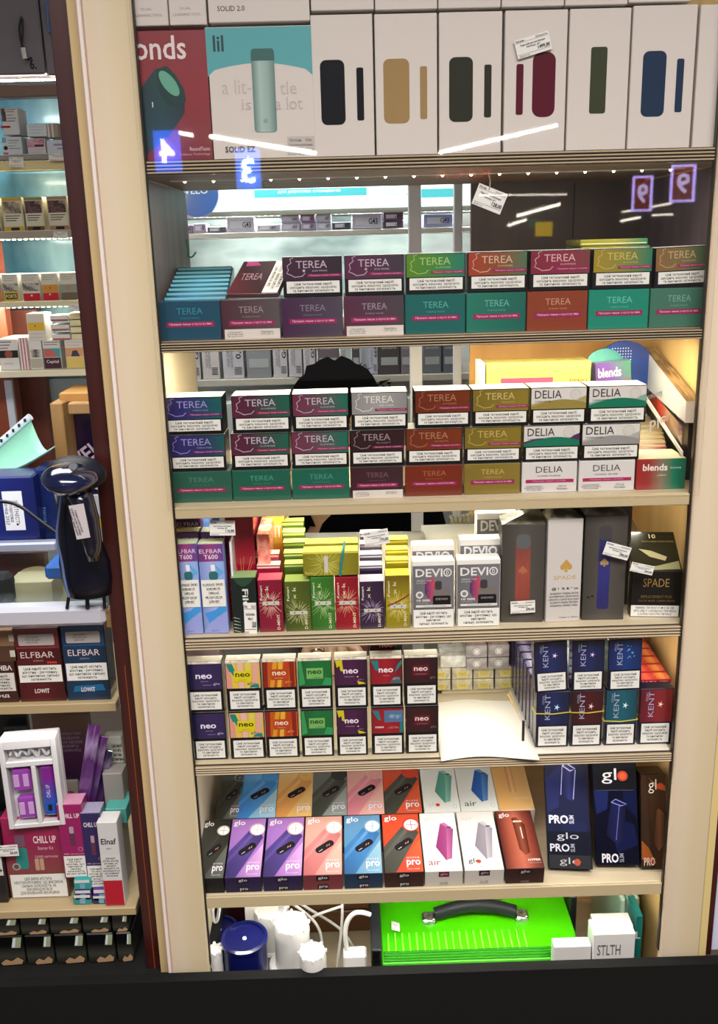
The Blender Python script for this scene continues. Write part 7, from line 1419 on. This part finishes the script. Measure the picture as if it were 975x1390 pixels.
# backs
o = bx_('info_card', 48, 125, 970, 1060, .17, .01, ramp_mat(['#2c1838', '#4c2c48', '#7a6450'], 'Z', .35, .2), bev=0); tag(o, 'purple to tan information card with slanted fine print behind the kit tray', 'card')
w = o.dimensions.x; link('lettering', text_mesh('Інструкція з використання\nпристрою для дорослих\nкомплект містить картридж\nкабель та акумулятор\nзберігати у сухому місці', mat('#a08c9c'), 0, 0), o, (0, -.001, .055), (0, 0, 0), (w * .7, 1, .04))
o = bx_('info_card', 48, 110, 1061, 1150, .165, .01, mat('#a8a498', .5), bev=0); tag(o, 'pale card with black text lines standing behind the kit tray', 'card'); link('lettering', text_mesh('нікотин\nречовину\nщо викликає\nсильну', mat('#1a1a1e'), 0, .01), o, (.03, -.001, .05), (0, 0, 0), (.03, 1, .05))
o = bx_('black_poster', -40, 46, 970, 1130, .18, .01, mat('#0c1018', .25, coat=.4), bev=0); tag(o, 'black glossy card with faint blue eye print at the left edge', 'card')
link('eye_print', rect_mesh(ramp_mat(['#0c1018', '#2c3c64', '#0c1018'], 'X', .3, .3, .3, 4)), o, (.015, -.001, .145), (0, 0, 0), (.04, 1, .016))
wb2('black box with white warning text cut by the left edge', -30, 13, 1130, 1234, zk, mat('#1c1c1e', .35, coat=.3), [('r', .3, .36, .98, .76, '#c4c2be', 'warning_label'), ('t', .6, .4, .96, .72, 'тин\nу,\nає\nність', '#15151a', .02)], Y=.05)
price_tag('white price label over the black box at the lower left edge', 10, 1155, 34, 20, .044, -2, '65,00')
o = bx_('glossy_black_case', -30, 12, 1040, 1128, .10, .04, mat('#101012', .2, coat=.6), bev=.004); tag(o, 'glossy black case at the left edge beside the kit tray', 'case')
# rolls of black packs in the lowest row
zr = P(60, 1300, .03).z - .02
zr2 = P(60, 1272, .03).z
m_k = ramp_mat(['#0c0c0c', '#3c3c34', '#101010', '#0a0a0a'], 'Z', .25, .5)
for rI in range(2):
    for k, (a, b) in enumerate(((-20, 28), (30, 68), (70, 112), (114, 152), (154, 182))[: 5]):
        off = 4 * (1 - rI)
        zz = (zr2 if rI else zr)
        hh = (P(60, 1248, .03).z - zr2 - .001) if rI else (zr2 - zr - .001)
        x, w = pxw(a - off * 0 + (1 - rI) * 3, b + (1 - rI) * 3, 1280, .035)
        if k == 4: w *= .8; x -= .003
        unit('tobacco_pouch', 'black pack with pale hand picture, ' + ORD[k] + ' in the ' + ('upper' if rI else 'lower') + ' row, bottom left', 'tobacco pack', 'black packs at the bottom left', x, zz, .035, w, hh, .10, m_k, [('p', [(.3, .12), (.45, .24), (.62, .18), (.8, .3), (.95, .2), (.9, .08), (.6, .06), (.35, .05)], '#a08060', 'hand_print'), ('p', [(.66, .62), (.92, .62), (.98, .96), (.74, .96)], '#8c9878', 'stamp_label'), ('p', [(.68, .64), (.76, .64), (.82, .94), (.75, .94)], '#c8d0d8', 'stamp_label')], bev=.002)
struct(bx_('trim_65', -60, 186, 1320, 1326, .02, .2, mat('#3a3a38', .5)))
area('counter_fill_light', (P(60, 700, .2).x - .1, .1, 1.25), (math.radians(25), 0, 0), .5, .2, 1.0, (.9, .95, 1))  # added fill lamp without a fitting, brightens the left counter
area('counter_shelf_light', (P(60, 975, .1).x, .05, P(60, 972, .05).z - .012), (math.radians(-20), 0, 0), .25, .02, .22, (1, .95, .9))
